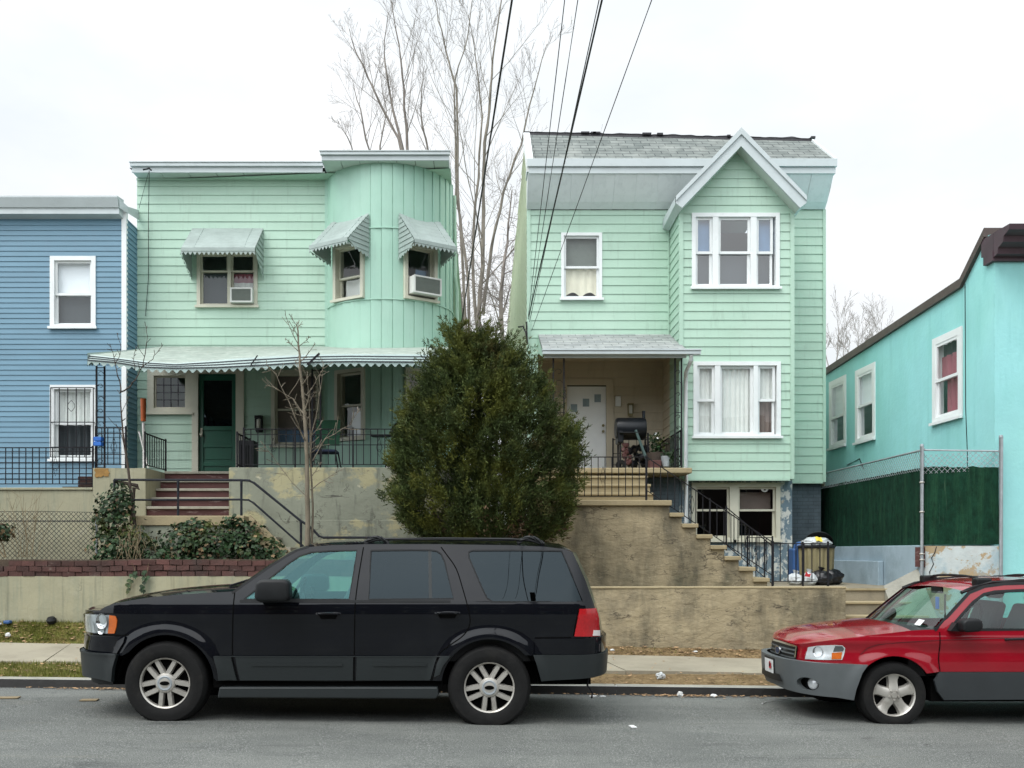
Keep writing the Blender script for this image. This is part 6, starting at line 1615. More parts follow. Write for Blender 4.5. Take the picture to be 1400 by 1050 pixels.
for x0 in (180, 203):   # trailing runners down the front of the wall
    a = P(x0, 770, 14.8); pts = [a]
    for k in range(6): a = a + Vector((rg.uniform(-.05, .02), -.005, -.07)); a.y = 14.86; pts.append(a)
    sm.tube(pts, .004, 3)
    vs = []; fs = []
    for p in pts[2:]:
        for _ in range(2): ivy_leaf(vs, fs, p + Vector((rg.uniform(-.05, .05), -.02, rg.uniform(-.03, .03))), Vector((rg.uniform(-.4, .4), -1, .3)).normalized(), Vector((rg.uniform(-.3, .3), 0, -1)), .07)
    m = MB(); m.v, m.f = vs, fs; m.build('leaves', M['ivy'], t, weld=False)
sm.build('stems', M['stem'], t)
# small shrub cut by the left edge of the picture
t, rg = ivy('shrub', 'small dark shrub by the chain link fence at the left edge', [B_(0, 727, 15.5, 20, 11, .2, 260), B_(-25, 715, 15.5, 22, 16, .22, 300)], 37, dry=.25, base=P(2, 765, 15.5))
sm = MB(); sm.tube([P(8, 762, 15.5), P(4, 745, 15.5), P(-6, 730, 15.5)], .014, 5, .006); sm.tube([P(6, 762, 15.45), P(-8, 742, 15.5), P(-20, 730, 15.5)], .010, 5, .005); sm.build('stems', M['stem'], t)

# ---- bare saplings in the yard and bare trees behind
def grow(rg, segs, p, d, L, r, lvl, maxl, cfg):
    """recursive branch; appends (points, radii, level)"""
    n = max(3, int(cfg['seg'] * (1 - lvl * .12)))
    pts = [p.copy()]; rs = [r]; dirs = []
    for i in range(n):
        d = (d + Vector((rg.gauss(0, cfg['wob']), rg.gauss(0, cfg['wob']), rg.gauss(0, cfg['wob'] * .5) + cfg['up'] * (.5 + lvl * .25)))).normalized()
        p = p + d * (L / n); pts.append(p.copy()); rs.append(max(cfg['rmin'], r * (1 - .78 * (i + 1) / n))); dirs.append(d.copy())
    segs.append((pts, rs, lvl))
    if lvl >= maxl: return
    cnt = cfg['kids'][lvl]
    for k in range(cnt):
        t = cfg['start'][lvl] + (1 - cfg['start'][lvl]) * (k + rg.random()) / cnt
        i = min(n - 1, int(t * n)); f = t * n - i
        q = pts[i].lerp(pts[i + 1], f); dd = dirs[i]
        az = rg.uniform(0, 6.28); side = dd.cross(Vector((math.cos(az), math.sin(az), .2))).normalized()
        an = R(rg.uniform(*cfg['ang']))
        nd_ = (dd * math.cos(an) + side * math.sin(an)).normalized()
        grow(rg, segs, q, nd_, L * cfg['len'][lvl] * rg.uniform(.6, 1.15) * (1.1 - .55 * t), max(cfg['rmin'], rs[i] * cfg['rr']), lvl + 1, maxl, cfg)
def tree_build(name, label, base, segs, group, split=1, mt='bark', mw='barktwig', n0=7):
    t = thing(name, label, 'tree', base, group)
    a, b = MB(), MB()
    for pts, rs, lvl in segs: (a if lvl <= split else b).tube(pts, rs, n0 if lvl == 0 else (5 if lvl == 1 else 3), cap=False)
    a.build('trunk', M[mt], t, smooth=True, weld=False); b.build('crown', M[mw], t, smooth=True, weld=False)
    return t
M['bark_far'] = pm('distance_faded_bark', (.30, .28, .27), .9, .15, 3)  # lighter bark colour paints in the faintness of far trees
cfgT = dict(seg=11, wob=.055, up=.04, kids=(11, 7, 4, 2), start=(.30, .15, .15, .1), ang=(18, 44), len=(.36, .46, .5, .5), rr=.31, rmin=.0048)
def stems_from(rg, segs, stems, maxl, cfg):
    for pts, r in stems:
        # a traced limb: points are real positions; side branches grow from it
        n = len(pts) - 1
        fine = []
        for i in range(n):
            for k in range(3): fine.append(pts[i].lerp(pts[i + 1], k / 3) + Vector((rg.gauss(0, .03), rg.gauss(0, .1), rg.gauss(0, .03))) * cfg.get('jit', 1))
        fine.append(pts[-1]); m_ = len(fine) - 1
        rs = [max(cfg['rmin'], r * (1 - .85 * i / m_)) for i in range(m_ + 1)]
        segs.append((fine, rs, 0))
        L = (pts[-1] - pts[0]).length
        cnt = cfg['kids'][0]
        for k in range(cnt):
            t = cfg['start'][0] + (1 - cfg['start'][0]) * (k + rg.random()) / cnt
            i = min(m_ - 1, int(t * m_)); q = fine[i].lerp(fine[i + 1], t * m_ - i); dd = (fine[i + 1] - fine[i]).normalized()
            az = rg.uniform(0, 6.28); side = dd.cross(Vector((math.cos(az), math.sin(az), .2))).normalized(); an = R(rg.uniform(*cfg['ang']))
            grow(rg, segs, q, (dd * math.cos(an) + side * math.sin(an)).normalized(), L * cfg['len'][0] * rg.uniform(.5, 1.1) * (1.15 - .75 * t), max(cfg['rmin'], rs[i] * cfg['rr']), 1, maxl, cfg)
TD = 42.0
def PT(*a): return [P(x, y, TD + (a[2] if len(a) > 2 else 0)) for x, y in a[0]]
def traced(specs, D): return [([P(x, y, D + dy) for x, y in pts], r) for pts, r, dy in specs]
rg = random.Random(101); segs = []
stems_from(rg, segs, traced([
    ([(640, 700), (640, 560), (642, 440), (636, 340), (624, 270), (622, 180), (622, 110), (640, 50), (650, -20)], .09, -1),
    ([(638, 470), (630, 330), (623, 120), (610, 70), (600, 30), (590, -30)], .075, .5),
    ([(655, 690), (652, 560), (655, 430), (662, 330), (662, 200), (670, 120), (678, 60), (690, -40)], .14, 0),
    ([(652, 450), (645, 350), (655, 240), (660, 160), (652, 90), (640, 20)], .085, 1.5),
    ([(660, 430), (672, 340), (690, 260), (712, 200), (730, 120), (748, 60)], .09, 2)], TD), 3, cfgT)
tree_build('bare_tree', 'tall pale barked bare tree with several stems in the gap between the mint houses', P(650, 760, TD), segs, 'bare winter trees')
rg = random.Random(202); segs = []
cfg2 = dict(cfgT, kids=(11, 6, 3, 2))
stems_from(rg, segs, traced([
    ([(575, 560), (562, 300), (558, 200), (552, 120), (545, 60), (535, 0)], .11, 0),
    ([(570, 330), (545, 190), (510, 120), (488, 75), (478, 40)], .09, 1),
    ([(565, 260), (538, 150), (525, 80), (530, 20)], .08, -1),
    ([(590, 420), (585, 210), (575, 150), (580, 90)], .08, 2)], TD + 4), 3, cfg2)
tree_build('bare_tree', 'thin bare tree rising behind the flat roof left of the round bay eave', P(575, 770, TD + 4), segs, 'bare winter trees', mt='barktwig')
rg = random.Random(303); segs = []
stems_from(rg, segs, traced([
    ([(512, 500), (506, 210), (492, 150), (482, 110)], .08, 0),
    ([(508, 300), (480, 200), (462, 165)], .06, 1),
    ([(512, 400), (520, 200), (528, 150), (522, 110)], .06, -1)], TD + 8), 3, dict(cfg2, kids=(10, 6, 4, 2)))
tree_build('bare_tree', 'small faint bare tree showing its top over the left roof', P(512, 770, TD + 8), segs, 'bare winter trees', mt='barktwig')
rg = random.Random(404); segs = []
stems_from(rg, segs, traced([
    ([(690, 700), (690, 520), (684, 400), (694, 330), (700, 260)], .12, 0),
    ([(668, 700), (672, 500), (684, 430), (705, 380)], .09, 1),
    ([(640, 640), (634, 480), (628, 380), (622, 330)], .08, -1),
    ([(680, 640), (672, 520), (655, 430), (668, 370)], .07, 2)], 33), 3, dict(cfg2, kids=(16, 9, 5, 2), ang=(30, 75), up=.0))
tree_build('bare_tree', 'tangled low bare tree behind the juniper top', P(680, 770, 33), segs, 'bare winter trees', mt='barktwig')
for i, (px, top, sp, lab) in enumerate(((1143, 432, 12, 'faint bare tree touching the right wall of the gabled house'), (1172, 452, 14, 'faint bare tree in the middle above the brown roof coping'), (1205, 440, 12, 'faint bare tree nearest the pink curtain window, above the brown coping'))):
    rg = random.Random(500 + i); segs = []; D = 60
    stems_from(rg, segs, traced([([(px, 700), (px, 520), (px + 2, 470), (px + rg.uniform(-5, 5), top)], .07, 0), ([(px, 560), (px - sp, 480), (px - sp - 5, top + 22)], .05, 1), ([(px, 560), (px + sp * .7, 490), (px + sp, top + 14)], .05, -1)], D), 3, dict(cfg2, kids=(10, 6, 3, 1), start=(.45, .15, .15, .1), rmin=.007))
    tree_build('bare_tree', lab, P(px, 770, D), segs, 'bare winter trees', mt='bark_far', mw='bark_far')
# saplings
cfgS = dict(jit=.12, seg=7, wob=.06, up=.03, kids=(15, 4, 2), start=(.35, .2, .2), ang=(35, 70), len=(.22, .45, .5), rr=.5, rmin=.0045)
rg = random.Random(606); segs = []; SD = 15.35
stems_from(rg, segs, traced([
    ([(421, 760), (420, 680), (419, 610), (416, 560), (410, 500), (408, 458), (406, 440)], .046, 0),
    ([(426, 760), (428, 690), (424, 620), (423, 560), (420, 510)], .022, .05)], SD), 2, dict(cfgS, kids=(10, 4, 2)))
stems_from(rg, segs, traced([
    ([(417, 575), (400, 545), (375, 530), (363, 527)], .010, .1), ([(415, 600), (395, 550), (376, 510), (365, 500)], .009, -.15),
    ([(424, 600), (434, 560), (440, 520), (443, 498)], .010, .1), ([(420, 540), (436, 515), (442, 503)], .008, -.1),
    ([(428, 630), (445, 600), (480, 580), (491, 558)], .010, -.2), ([(420, 680), (400, 660), (370, 620), (358, 605)], .008, -.15),
    ([(424, 670), (445, 655), (470, 640)], .010, -.2), ([(408, 480), (398, 470), (390, 463)], .007, 0), ([(408, 475), (418, 466), (424, 460)], .007, .05)], SD), 1, dict(cfgS, kids=(7, 0, 0), len=(.35, .4, .4)))
tree_build('bare_sapling', 'bare young tree with grey twigs in front of the patched porch wall', P(421, 765, SD), segs, None, mt='bark_young', mw='bark_young')
rg = random.Random(707); segs = []; SD = 15.75
stems_from(rg, segs, traced([([(184, 720), (180, 680), (174, 630), (168, 590), (165, 550), (164, 536)], .030, 0),
    ([(165, 537), (163, 520), (158, 500), (154, 480), (150, 470)], .013, 0), ([(166, 536), (176, 530), (185, 520), (195, 500), (200, 475), (202, 460), (198, 440)], .014, 0),
    ([(157, 497), (163, 488), (166, 475), (160, 455)], .007, 0), ([(194, 503), (208, 490), (218, 478), (223, 471)], .008, 0), ([(184, 505), (183, 488), (187, 474)], .007, 0), ([(166, 575), (172, 572)], .012, 0)], SD), 1, dict(cfgS, kids=(4, 0, 0), len=(.25, .4, .4)))
tree_build('bare_sapling', 'leaning bare sapling with a forked top in front of the left porch post', P(184, 730, SD), segs, None, mt='bark_dark', mw='bark_dark')
# dry weeds
rg = random.Random(808); wb_ = MB()
for i in range(16):
    p = P(rg.uniform(22, 52), 762, 15.5); d = Vector((rg.gauss(0, .12), rg.gauss(0, .1), 1)); pts = [p]
    for k in range(6): d = (d + Vector((rg.gauss(0, .13), rg.gauss(0, .08), 0))).normalized(); pts.append(pts[-1] + d * rg.uniform(.10, .24))
    wb_.tube(pts, .0045, 3, .002)
    for k in range(3):
        q = pts[rg.randrange(2, 6)]; wb_.tube([q, q + Vector((rg.gauss(0, .12), rg.gauss(0, .1), rg.uniform(.08, .25)))], .003, 3, .0015)
o = wb_.build('dry_weeds', M['stem'], weld=False, origin=P(36, 762, 15.5)); tag(o, 'tangle of tall dry weed stems in front of the chain link fence', 'weeds')
wb_ = MB(); a = P(0, 765, 15.4)

# ---- grass and fallen leaves
rg = random.Random(909); g = ([], [])
def blade(x, y, z, h):
    a = rg.uniform(0, 6.28); w_ = rg.uniform(.003, .006); l = rg.uniform(0, .7) * h; b = len(g[0])
    dx, dy = math.cos(a), math.sin(a)
    g[0].extend([(x - dy * w_, y + dx * w_, z), (x + dy * w_, y - dx * w_, z), (x + dx * l, y + dy * l, z + h)]); g[1].append((b, b + 1, b + 2))
cnt = 0
while cnt < 42000:
    x = rg.uniform(-9.5, 1.2)
    y = rg.uniform(D_K + .18, 12.88) if rg.random() < .5 else rg.uniform(14.46, 14.9)
    dn = noise.noise(Vector((x * 1.6, y * 1.6, 4))) + .5 * noise.noise(Vector((x * 4, y * 4, 9)))
    keep = .55 + dn * .9 - sstep(-3.6, .5, x) * .9
    if rg.random() > keep: continue
    blade(x, y, vz(x, y) - .005, rg.uniform(.025, .075)); cnt += 1
for i in range(900):
    x = rg.uniform(-1, 5.8); y = rg.choice([rg.uniform(D_K + .2, 12.88), rg.uniform(14.5, 14.9)])
    if noise.noise(Vector((x * 1.2, y * 2, 14))) > .1: blade(x, y, vz(x, y) - .005, rg.uniform(.02, .05))
m = MB(); m.v, m.f = g; o = m.build('grass', M['grass'], weld=False, origin=(0, 0, 0)); tag(o, 'short winter grass on the strips beside the pavement', 'grass', kind='stuff')
lv = ([], [])
def fallen(x, y, z, s):
    b = len(lv[0]); a = rg.uniform(0, 6.28); c, s_ = math.cos(a), math.sin(a)
    for (u, v, h) in ((-1, 0, rg.uniform(0, .4)), (0, -.45, 0), (1, 0, rg.uniform(0, .5)), (0, .45, rg.uniform(0, .3))):
        lv[0].append((x + (u * c - v * s_) * s, y + (u * s_ + v * c) * s, z + h * s + .004))
    lv[1].append((b, b + 1, b + 2, b + 3))
for i in range(2600):
    x = rg.uniform(-9, 6); y = rg.choice([rg.uniform(D_K + .18, 12.9), rg.uniform(14.44, 14.88), rg.uniform(14.44, 14.88)])
    if x > 0 and rg.random() < .45: continue
    fallen(x, y, vz(x, y) + .015, rg.uniform(.018, .045))
for i in range(800):
    x = rg.choice([rg.gauss(-4.0, .5), rg.gauss(2.4, .45), rg.uniform(-9, 7)]); y = D_K - abs(rg.gauss(0, .07)) - .02
    fallen(x, y, gz(x) + .008, rg.uniform(.012, .032))
for i in range(60):
    x = rg.uniform(-9, 7); y = rg.uniform(12.9, 14.4); fallen(x, y, verge_z(x, y) + .02, rg.uniform(.015, .03))
for i in range(300):
    x = rg.uniform(-9, -3); y = rg.uniform(15.16, 15.4); fallen(x, y, 1.30 + rg.uniform(0, .04), rg.uniform(.02, .04))
m = MB(); m.v, m.f = lv; o = m.build('fallen_leaves', M['deadleaf'], weld=False, origin=(0, 0, 0)); tag(o, 'dead brown leaves scattered along the verge and gutter', 'leaves', kind='stuff')
# litter
def crumple(name, label, c, s, mat, seed, flat=.5, cat='litter'):
    b = MB(); c = Vector(c)
    def fn(u, v):
        a = u * 6.2832; p = v * math.pi; d = Vector((math.cos(a) * math.sin(p), math.sin(a) * math.sin(p), -math.cos(p))); k = 1 + .5 * noise.noise(d * 2 + Vector((seed, 0, 0)))
        return c + Vector((d.x * s * k, d.y * s * .7 * k, d.z * s * flat * k + s * flat))
    b.grid(fn, 12, 8); o = b.build(name, mat, smooth=False); tag(o, label, cat); return o
def on(px, py, d): return (X(px, d), d, (vz(X(px, d), d) if d > D_K else gz(X(px, d))) + .0)
crumple('litter', 'white plastic bottle scrap on the earth strip near the kerb, right of the black car', on(903, 928, 12.3), .06, M['bagwhite'], 1, .7)
crumple('litter', 'white ball of paper in the gutter among leaves', on(930, 950, 11.5), .036, M['paper'], 2, .9)
crumple('litter', 'flat white paper in the gutter behind the black car', on(811, 953, 11.45), .05, M['paper'], 3, .15)
crumple('litter', 'tiny white scrap in the gutter right of the flat paper', on(824, 954, 11.45), .035, M['paper'], 4, .2)
crumple('litter', 'grey white lump in the gutter left of the red car', on(976, 950, 11.5), .04, M['paper'], 5, .5)
crumple('litter', 'white scrap at the foot of the tan wall', on(837, 882, 14.7), .035, M['paper'], 6, .4)
crumple('litter', 'small white scrap on the earth below the middle of the tan wall', on(950, 880, 14.7), .04, M['paper'], 7, .3)
crumple('litter', 'white foam ball on the grass at the left', on(11, 874, 14.55), .04, M['paper'], 8, .9)
o = MB(); a = Vector(on(-2, 857, 14.8)); o.box(a.x - .16, a.x + .06, 14.72, 14.80, a.z + .02, a.z + .05); o = o.build('milk_carton', M['paper'], bevel=.01); tag(o, 'flattened white carton on the grass at the left edge', 'litter')
o = MB(); a = Vector(on(11, 853, 14.82)); o.box(a.x - .04, a.x + .06, 14.74, 14.84, a.z + .02, a.z + .07); o = o.build('cup', M['blue_plastic'], bevel=.015); tag(o, 'blue grey cup beside the flattened white carton', 'litter')
o = MB(); a = Vector(on(71, 848, 14.86)); o.lathe([(0, 0), (.06, .02), (.075, .07), (.05, .11), (0, .12)], a, (0, -.3, 1), 12); o = o.build('drain_stub', M['black_plastic'], smooth=True); tag(o, 'black drain stub at the foot of the sage garden wall', 'pipe')
o = MB(); pts = [P(1040, 0, 1)]; 
pts = [Vector((X(px, d), d, gz(X(px, d)) + .012)) for px, d in ((1042, 11.0), (1047, 11.15), (1057, 11.25), (1068, 11.3), (1082, 11.4))]
o.tube(pts, .007, 4); o = o.build('string', M['paper']); tag(o, 'curled piece of white string on the road before the red car', 'string')
for px, d, w_, lab in ((122, 10.7, .09, 'flat brown cardboard scrap on the road before the front wheel of the black car'), (12, 10.8, .11, 'flat brown cardboard scrap on the road near the left edge'), (865, 9.45, .025, 'tiny white scrap on the open road between the cars')):
    o = MB(); x = X(px, d); o.box(x - w_, x + w_, d - .06, d + .06, gz(x) + .005, gz(x) + .014); o = o.build('cardboard', M['stem'] if w_ > .05 else M['paper']); o.rotation_euler = (0, 0, .12); tag(o, lab, 'litter')
# ---- overhead cables
def wire(label, a2, D1, b2, D2, r, sag=.0, ext=2.85):
    """straight run from the house to a point high over the street; carried on past the camera"""
    a = P(a2[0], a2[1], D1); b = P(b2[0], b2[1], D2); d = b - a; e = a + d * ext; pts = []
    for i in range(21):
        t = i / 20; p = a.lerp(e, t); p.z -= sag * 4 * t * (1 - t) * 0; pts.append(p)
    o = MB(); o.tube(pts, r, 6); o = o.build('overhead_cable', M['cable'], smooth=True, origin=a); tag(o, label, 'cable', 'overhead cables')
wire('thick black cable crossing the bare tree in the gap between the houses', (631, 440), 20.6, (700, 0), 9.5, .012)
wire('leftmost thin cable over the mansard roof of the gabled house', (722, 436), 19.9, (772, 0), 10, .0055)
wire('second thin cable over the mansard roof, between the leftmost and the close pair', (723, 437), 19.9, (790, 0), 10, .0055)
wire('thin cable running close beside the thick one over the mansard roof', (724, 440), 19.9, (819, 0), 10, .006)
wire('thick black cable over the mansard roof of the gabled house', (723, 432), 19.88, (823, 0), 9.6, .011)
wire('rightmost thin cable over the mansard roof, well apart from the others', (727, 452), 19.85, (891, 0), 10, .0055)
o = MB(); o.tube([P(709, 447, 20.1), P(715, 446, 19.95), P(719, 455, 19.9), P(721, 470, 19.9), P(720, 440, 19.9)], .018, 6); o = o.build('cable_drop', M['cable']); tag(o, 'black service cable loop at the corner of the gabled house', 'cable')
# ================================================================ vehicles: a body shell S(u, z) wrapped round a plan curve
class Shell:
    """plan curve from the middle of the nose, round the near side, to the middle of the tail; inset(x, z) leans the surface"""
    def __init__(s, Xf, Xr, Yn, Wh, Lf, nf, Lr, nr, inset):
        s.Yc = Yn + Wh; s.inset = inset; raw = []
        def sup(L, n, rev):
            pts = []
            for i in range(241):
                a = i / 240 * math.pi / 2; y = Wh * math.sin(a) ** (2 / n); x = L - L * math.cos(a) ** (2 / n)
                pts.append((x, y))
            return pts
        raw += [(Xf + x, y) for x, y in sup(Lf, nf, 0)]
        raw += [(Xr - x, y) for x, y in reversed(sup(Lr, nr, 1))]
        ds = [0]
        for (a, b), (c, d) in zip(raw, raw[1:]): ds.append(ds[-1] + math.hypot(c - a, d - b))
        s.U = ds[-1]; N = 700; s.pl = []; j = 0
        for i in range(N + 1):
            u = s.U * i / N
            while j < len(ds) - 2 and ds[j + 1] < u: j += 1
            t = 0 if ds[j + 1] == ds[j] else (u - ds[j]) / (ds[j + 1] - ds[j])
            s.pl.append((lerp(raw[j][0], raw[j + 1][0], t), s.Yc - lerp(raw[j][1], raw[j + 1][1], t)))
        s.N = N
        pxs = [VX + F * p[0] / p[1] for p in s.pl]
        lo = min(range(N // 2), key=lambda i: pxs[i]); hi = max(range(N // 2, N + 1), key=lambda i: pxs[i])
        s.ulo, s.uhi = s.U * lo / N, s.U * hi / N
    def plan(s, u):
        t = max(0.0, min(s.N - 1e-6, u / s.U * s.N)); i = int(t); f = t - i
        a, b = s.pl[i], s.pl[i + 1]; return lerp(a[0], b[0], f), lerp(a[1], b[1], f)
    def nrm(s, u):
        e = .03; a = s.plan(max(0, u - e)); b = s.plan(min(s.U, u + e))
        d = Vector((b[0] - a[0], b[1] - a[1], 0)).normalized(); return Vector((d.y, -d.x, 0))
    def S(s, u, z, off=0.0):
        x, y = s.plan(u); n = s.nrm(u); k = off - s.inset(x, z)
        return Vector((x + n.x * k, y + n.y * k, z))
    def SN(s, u, z):
        e = .006
        a = s.S(u + e, z) - s.S(u - e, z); b = s.S(u, z + e) - s.S(u, z - e)
        n = a.cross(b); return n.normalized() if n.length > 1e-9 else s.nrm(u)
    def uv(s, px, py, off=0.0):
        z = 1.0
        for _ in range(6):
            lo, hi = s.ulo, s.uhi
            for _ in range(34):
                m = (lo + hi) / 2; p = s.S(m, z, off)
                if VX + F * p.x / p.y < px: lo = m
                else: hi = m
            p = s.S((lo + hi) / 2, z, off); z = EH + (VY - py) * p.y / F
        return ((lo + hi) / 2, z)
    def ux(s, x, side=True):
        """u on the near flank at world x"""
        lo, hi = s.ulo, s.uhi
        for _ in range(40):
            m = (lo + hi) / 2
            if s.plan(m)[0] < x: lo = m
            else: hi = m
        return (lo + hi) / 2
    def mirror(s, v): return Vector((v.x, 2 * s.Yc - v.y, v.z))

def dens(poly, step):
    out = []
    for a, b in zip(poly, poly[1:] + poly[:1]):
        n = max(1, int(math.hypot(b[0] - a[0], b[1] - a[1]) / step))
        for k in range(n): out.append((lerp(a[0], b[0], k / n), lerp(a[1], b[1], k / n)))
    return out
def inside(p, poly):
    x, y = p; r = False; j = len(poly) - 1
    for i in range(len(poly)):
        xi, yi = poly[i]; xj, yj = poly[j]
        if (yi > y) != (yj > y) and x < (xj - xi) * (y - yi) / (yj - yi) + xi: r = not r
        j = i
    return r
def smooth_poly(pts, closed=True, k=3, keep=None):
    """Catmull-Rom through the points"""
    n = len(pts); out = []
    for i in range(n if closed else n - 1):
        p0, p1, p2, p3 = (pts[(i - 1) % n], pts[i], pts[(i + 1) % n], pts[(i + 2) % n]) if closed else (pts[max(0, i - 1)], pts[i], pts[i + 1], pts[min(n - 1, i + 2)])
        for q in range(k):
            t = q / k
            out.append(tuple(.5 * ((2 * b) + (-a + c) * t + (2 * a - 5 * b + 4 * c - d) * t * t + (-a + 3 * b - 3 * c + d) * t ** 3) for a, b, c, d in zip(p0, p1, p2, p3)))
    if not closed: out.append(tuple(pts[-1]))
    return out
def panel(sh, name, mat, parent, poly, holes=(), off=0.0, step=.05, skirt=0.0, both=True, offf=None, grid=True, far_name=None, extra=()):
    """polygon in (u, z) laid on the shell, with holes; exact shell normals so that reflections flow"""
    P0 = dens(poly, step); H = [dens(h, step) for h in holes]
    vs = [Vector(p) for p in P0]; es = [(i, (i + 1) % len(P0)) for i in range(len(P0))]
    for h in H:
        b = len(vs); vs += [Vector(p) for p in h]; es += [(b + i, b + (i + 1) % len(h)) for i in range(len(h))]
    if grid:
        x0, x1 = min(p[0] for p in P0), max(p[0] for p in P0); z0, z1 = min(p[1] for p in P0), max(p[1] for p in P0)
        nx, nz_ = int((x1 - x0) / step) + 1, int((z1 - z0) / step) + 1
        edge = P0 + [q for h in H for q in h]
        for i in range(1, nx):
            for j in range(1, nz_):
                q = (x0 + (x1 - x0) * i / nx, z0 + (z1 - z0) * j / nz_)
                if inside(q, P0) and not any(inside(q, h) for h in H) and min((q[0] - e[0]) ** 2 + (q[1] - e[1]) ** 2 for e in edge) > (step * .45) ** 2: vs.append(Vector(q))
    vs += [Vector(p) for p in extra if inside(p, P0) and not any(inside(p, h) for h in H)]
    r = delaunay_2d_cdt([Vector((v[0], v[1])) for v in vs], es, [], 0, 1e-6)
    V, T = r[0], r[2]
    tri = []
    for f in T:
        c = (sum(V[i][0] for i in f) / len(f), sum(V[i][1] for i in f) / len(f))
        if inside(c, P0) and not any(inside(c, h) for h in H): tri.append(tuple(f))
    of = (lambda u, z: off) if offf is None else offf
    W = [sh.S(v[0], v[1], of(v[0], v[1])) for v in V]; NN = [sh.SN(v[0], v[1]) for v in V]
    fs = []
    for f in tri:
        a, b, c = W[f[0]], W[f[1]], W[f[2]]
        fs.append(f if (b - a).cross(c - a).dot(NN[f[0]]) > 0 else tuple(reversed(f)))
    if skirt:
        cntE = {}
        for f in fs:
            for a, b in zip(f, f[1:] + f[:1]):
                cntE[(min(a, b), max(a, b))] = cntE.get((min(a, b), max(a, b)), 0) + 1
        mp = {}
        for (a, b), c in list(cntE.items()):
            if c != 1: continue
            ids = []
            for i in (a, b):
                # own copies at the rim so that the edge shades hard
                W.append(W[i].copy()); NN.append(None); j1 = len(W) - 1
                W.append(sh.S(V[i][0], V[i][1], of(V[i][0], V[i][1]) - skirt)); NN.append(None); j2 = len(W) - 1
                ids.append((j1, j2))
            fs.append((ids[0][0], ids[1][0], ids[1][1], ids[0][1]))
    def mk(Wv, Nv, fl, nm):
        me = bpy.data.meshes.new(nm); me.from_pydata([tuple(v) for v in Wv], [], fl); me.materials.append(mat)
        me.polygons.foreach_set('use_smooth', [True] * len(me.polygons))
        me.update()
        nl = [tuple(n) if n is not None else (0, 0, 0) for n in Nv]
        try: me.normals_split_custom_set_from_vertices(nl)
        except Exception as e_: print('normals', e_)
        o = bpy.data.objects.new(nm, me); COL.objects.link(o); adopt(o, parent); return o
    o = mk(W, NN, fs, name)
    if both:
        mk([sh.mirror(v) for v in W], [Vector((n.x, -n.y, n.z)) if n is not None else None for n in NN], [tuple(reversed(f)) for f in fs], far_name or name)
    return o
def span(sh, name, mat, parent, line, crown=.05, bow=(0, 0, 0), n=18, pw=2.0, off=0.0):
    """surface between a line on the near flank and its mirror image; line = [(u, z)] or points"""
    pts = [sh.S(q[0], q[1], off) if len(q) == 2 else Vector(q) for q in line]
    b = MB(); bw = Vector(bow); vs = []; m = len(pts)
    ymax = max(abs(p.y - sh.Yc) for p in pts)
    for p in pts:
        q = sh.mirror(p); wf = abs(p.y - sh.Yc) / ymax
        for k in range(n + 1):
            t = k / n; sft = 1 - abs(2 * t - 1) ** pw
            vs.append(p.lerp(q, t) + Vector((0, 0, crown * sft * min(1, wf * 1.2))) + bw * sft * wf)
    b.add(vs, [(i * (n + 1) + k, i * (n + 1) + k + 1, (i + 1) * (n + 1) + k + 1, (i + 1) * (n + 1) + k) for i in range(m - 1) for k in range(n)])
    return b.build(name, mat, parent, smooth=True)
def strip(sh, name, mat, parent, pts, w=.008, off=.003, both=True):
    """thin dark seam or moulding following points (u, z)"""
    b = MB(); vs = []
    for i, (u, z) in enumerate(pts):
        a = pts[max(0, i - 1)]; c = pts[min(len(pts) - 1, i + 1)]
        d = Vector((c[0] - a[0], c[1] - a[1])); d.normalize() if d.length > 1e-9 else None
        nx, nz_ = -d.y * w / 2, d.x * w / 2
        vs.append((sh.S(u + nx, z + nz_, off), sh.S(u - nx, z - nz_, off)))
    flat = [v for p in vs for v in p]
    b.add(flat, [(2 * i, 2 * i + 1, 2 * i + 3, 2 * i + 2) for i in range(len(vs) - 1)])
    if both: MB().add([sh.mirror(v) for v in flat], [(2 * i, 2 * i + 2, 2 * i + 3, 2 * i + 1) for i in range(len(vs) - 1)]).build(name, mat, parent)
    return b.build(name, mat, parent)
def arc(cx, cy, r, a0, a1, n=14): return [(cx + r * math.cos(R(lerp(a0, a1, i / n))), cy + r * math.sin(R(lerp(a0, a1, i / n)))) for i in range(n + 1)]

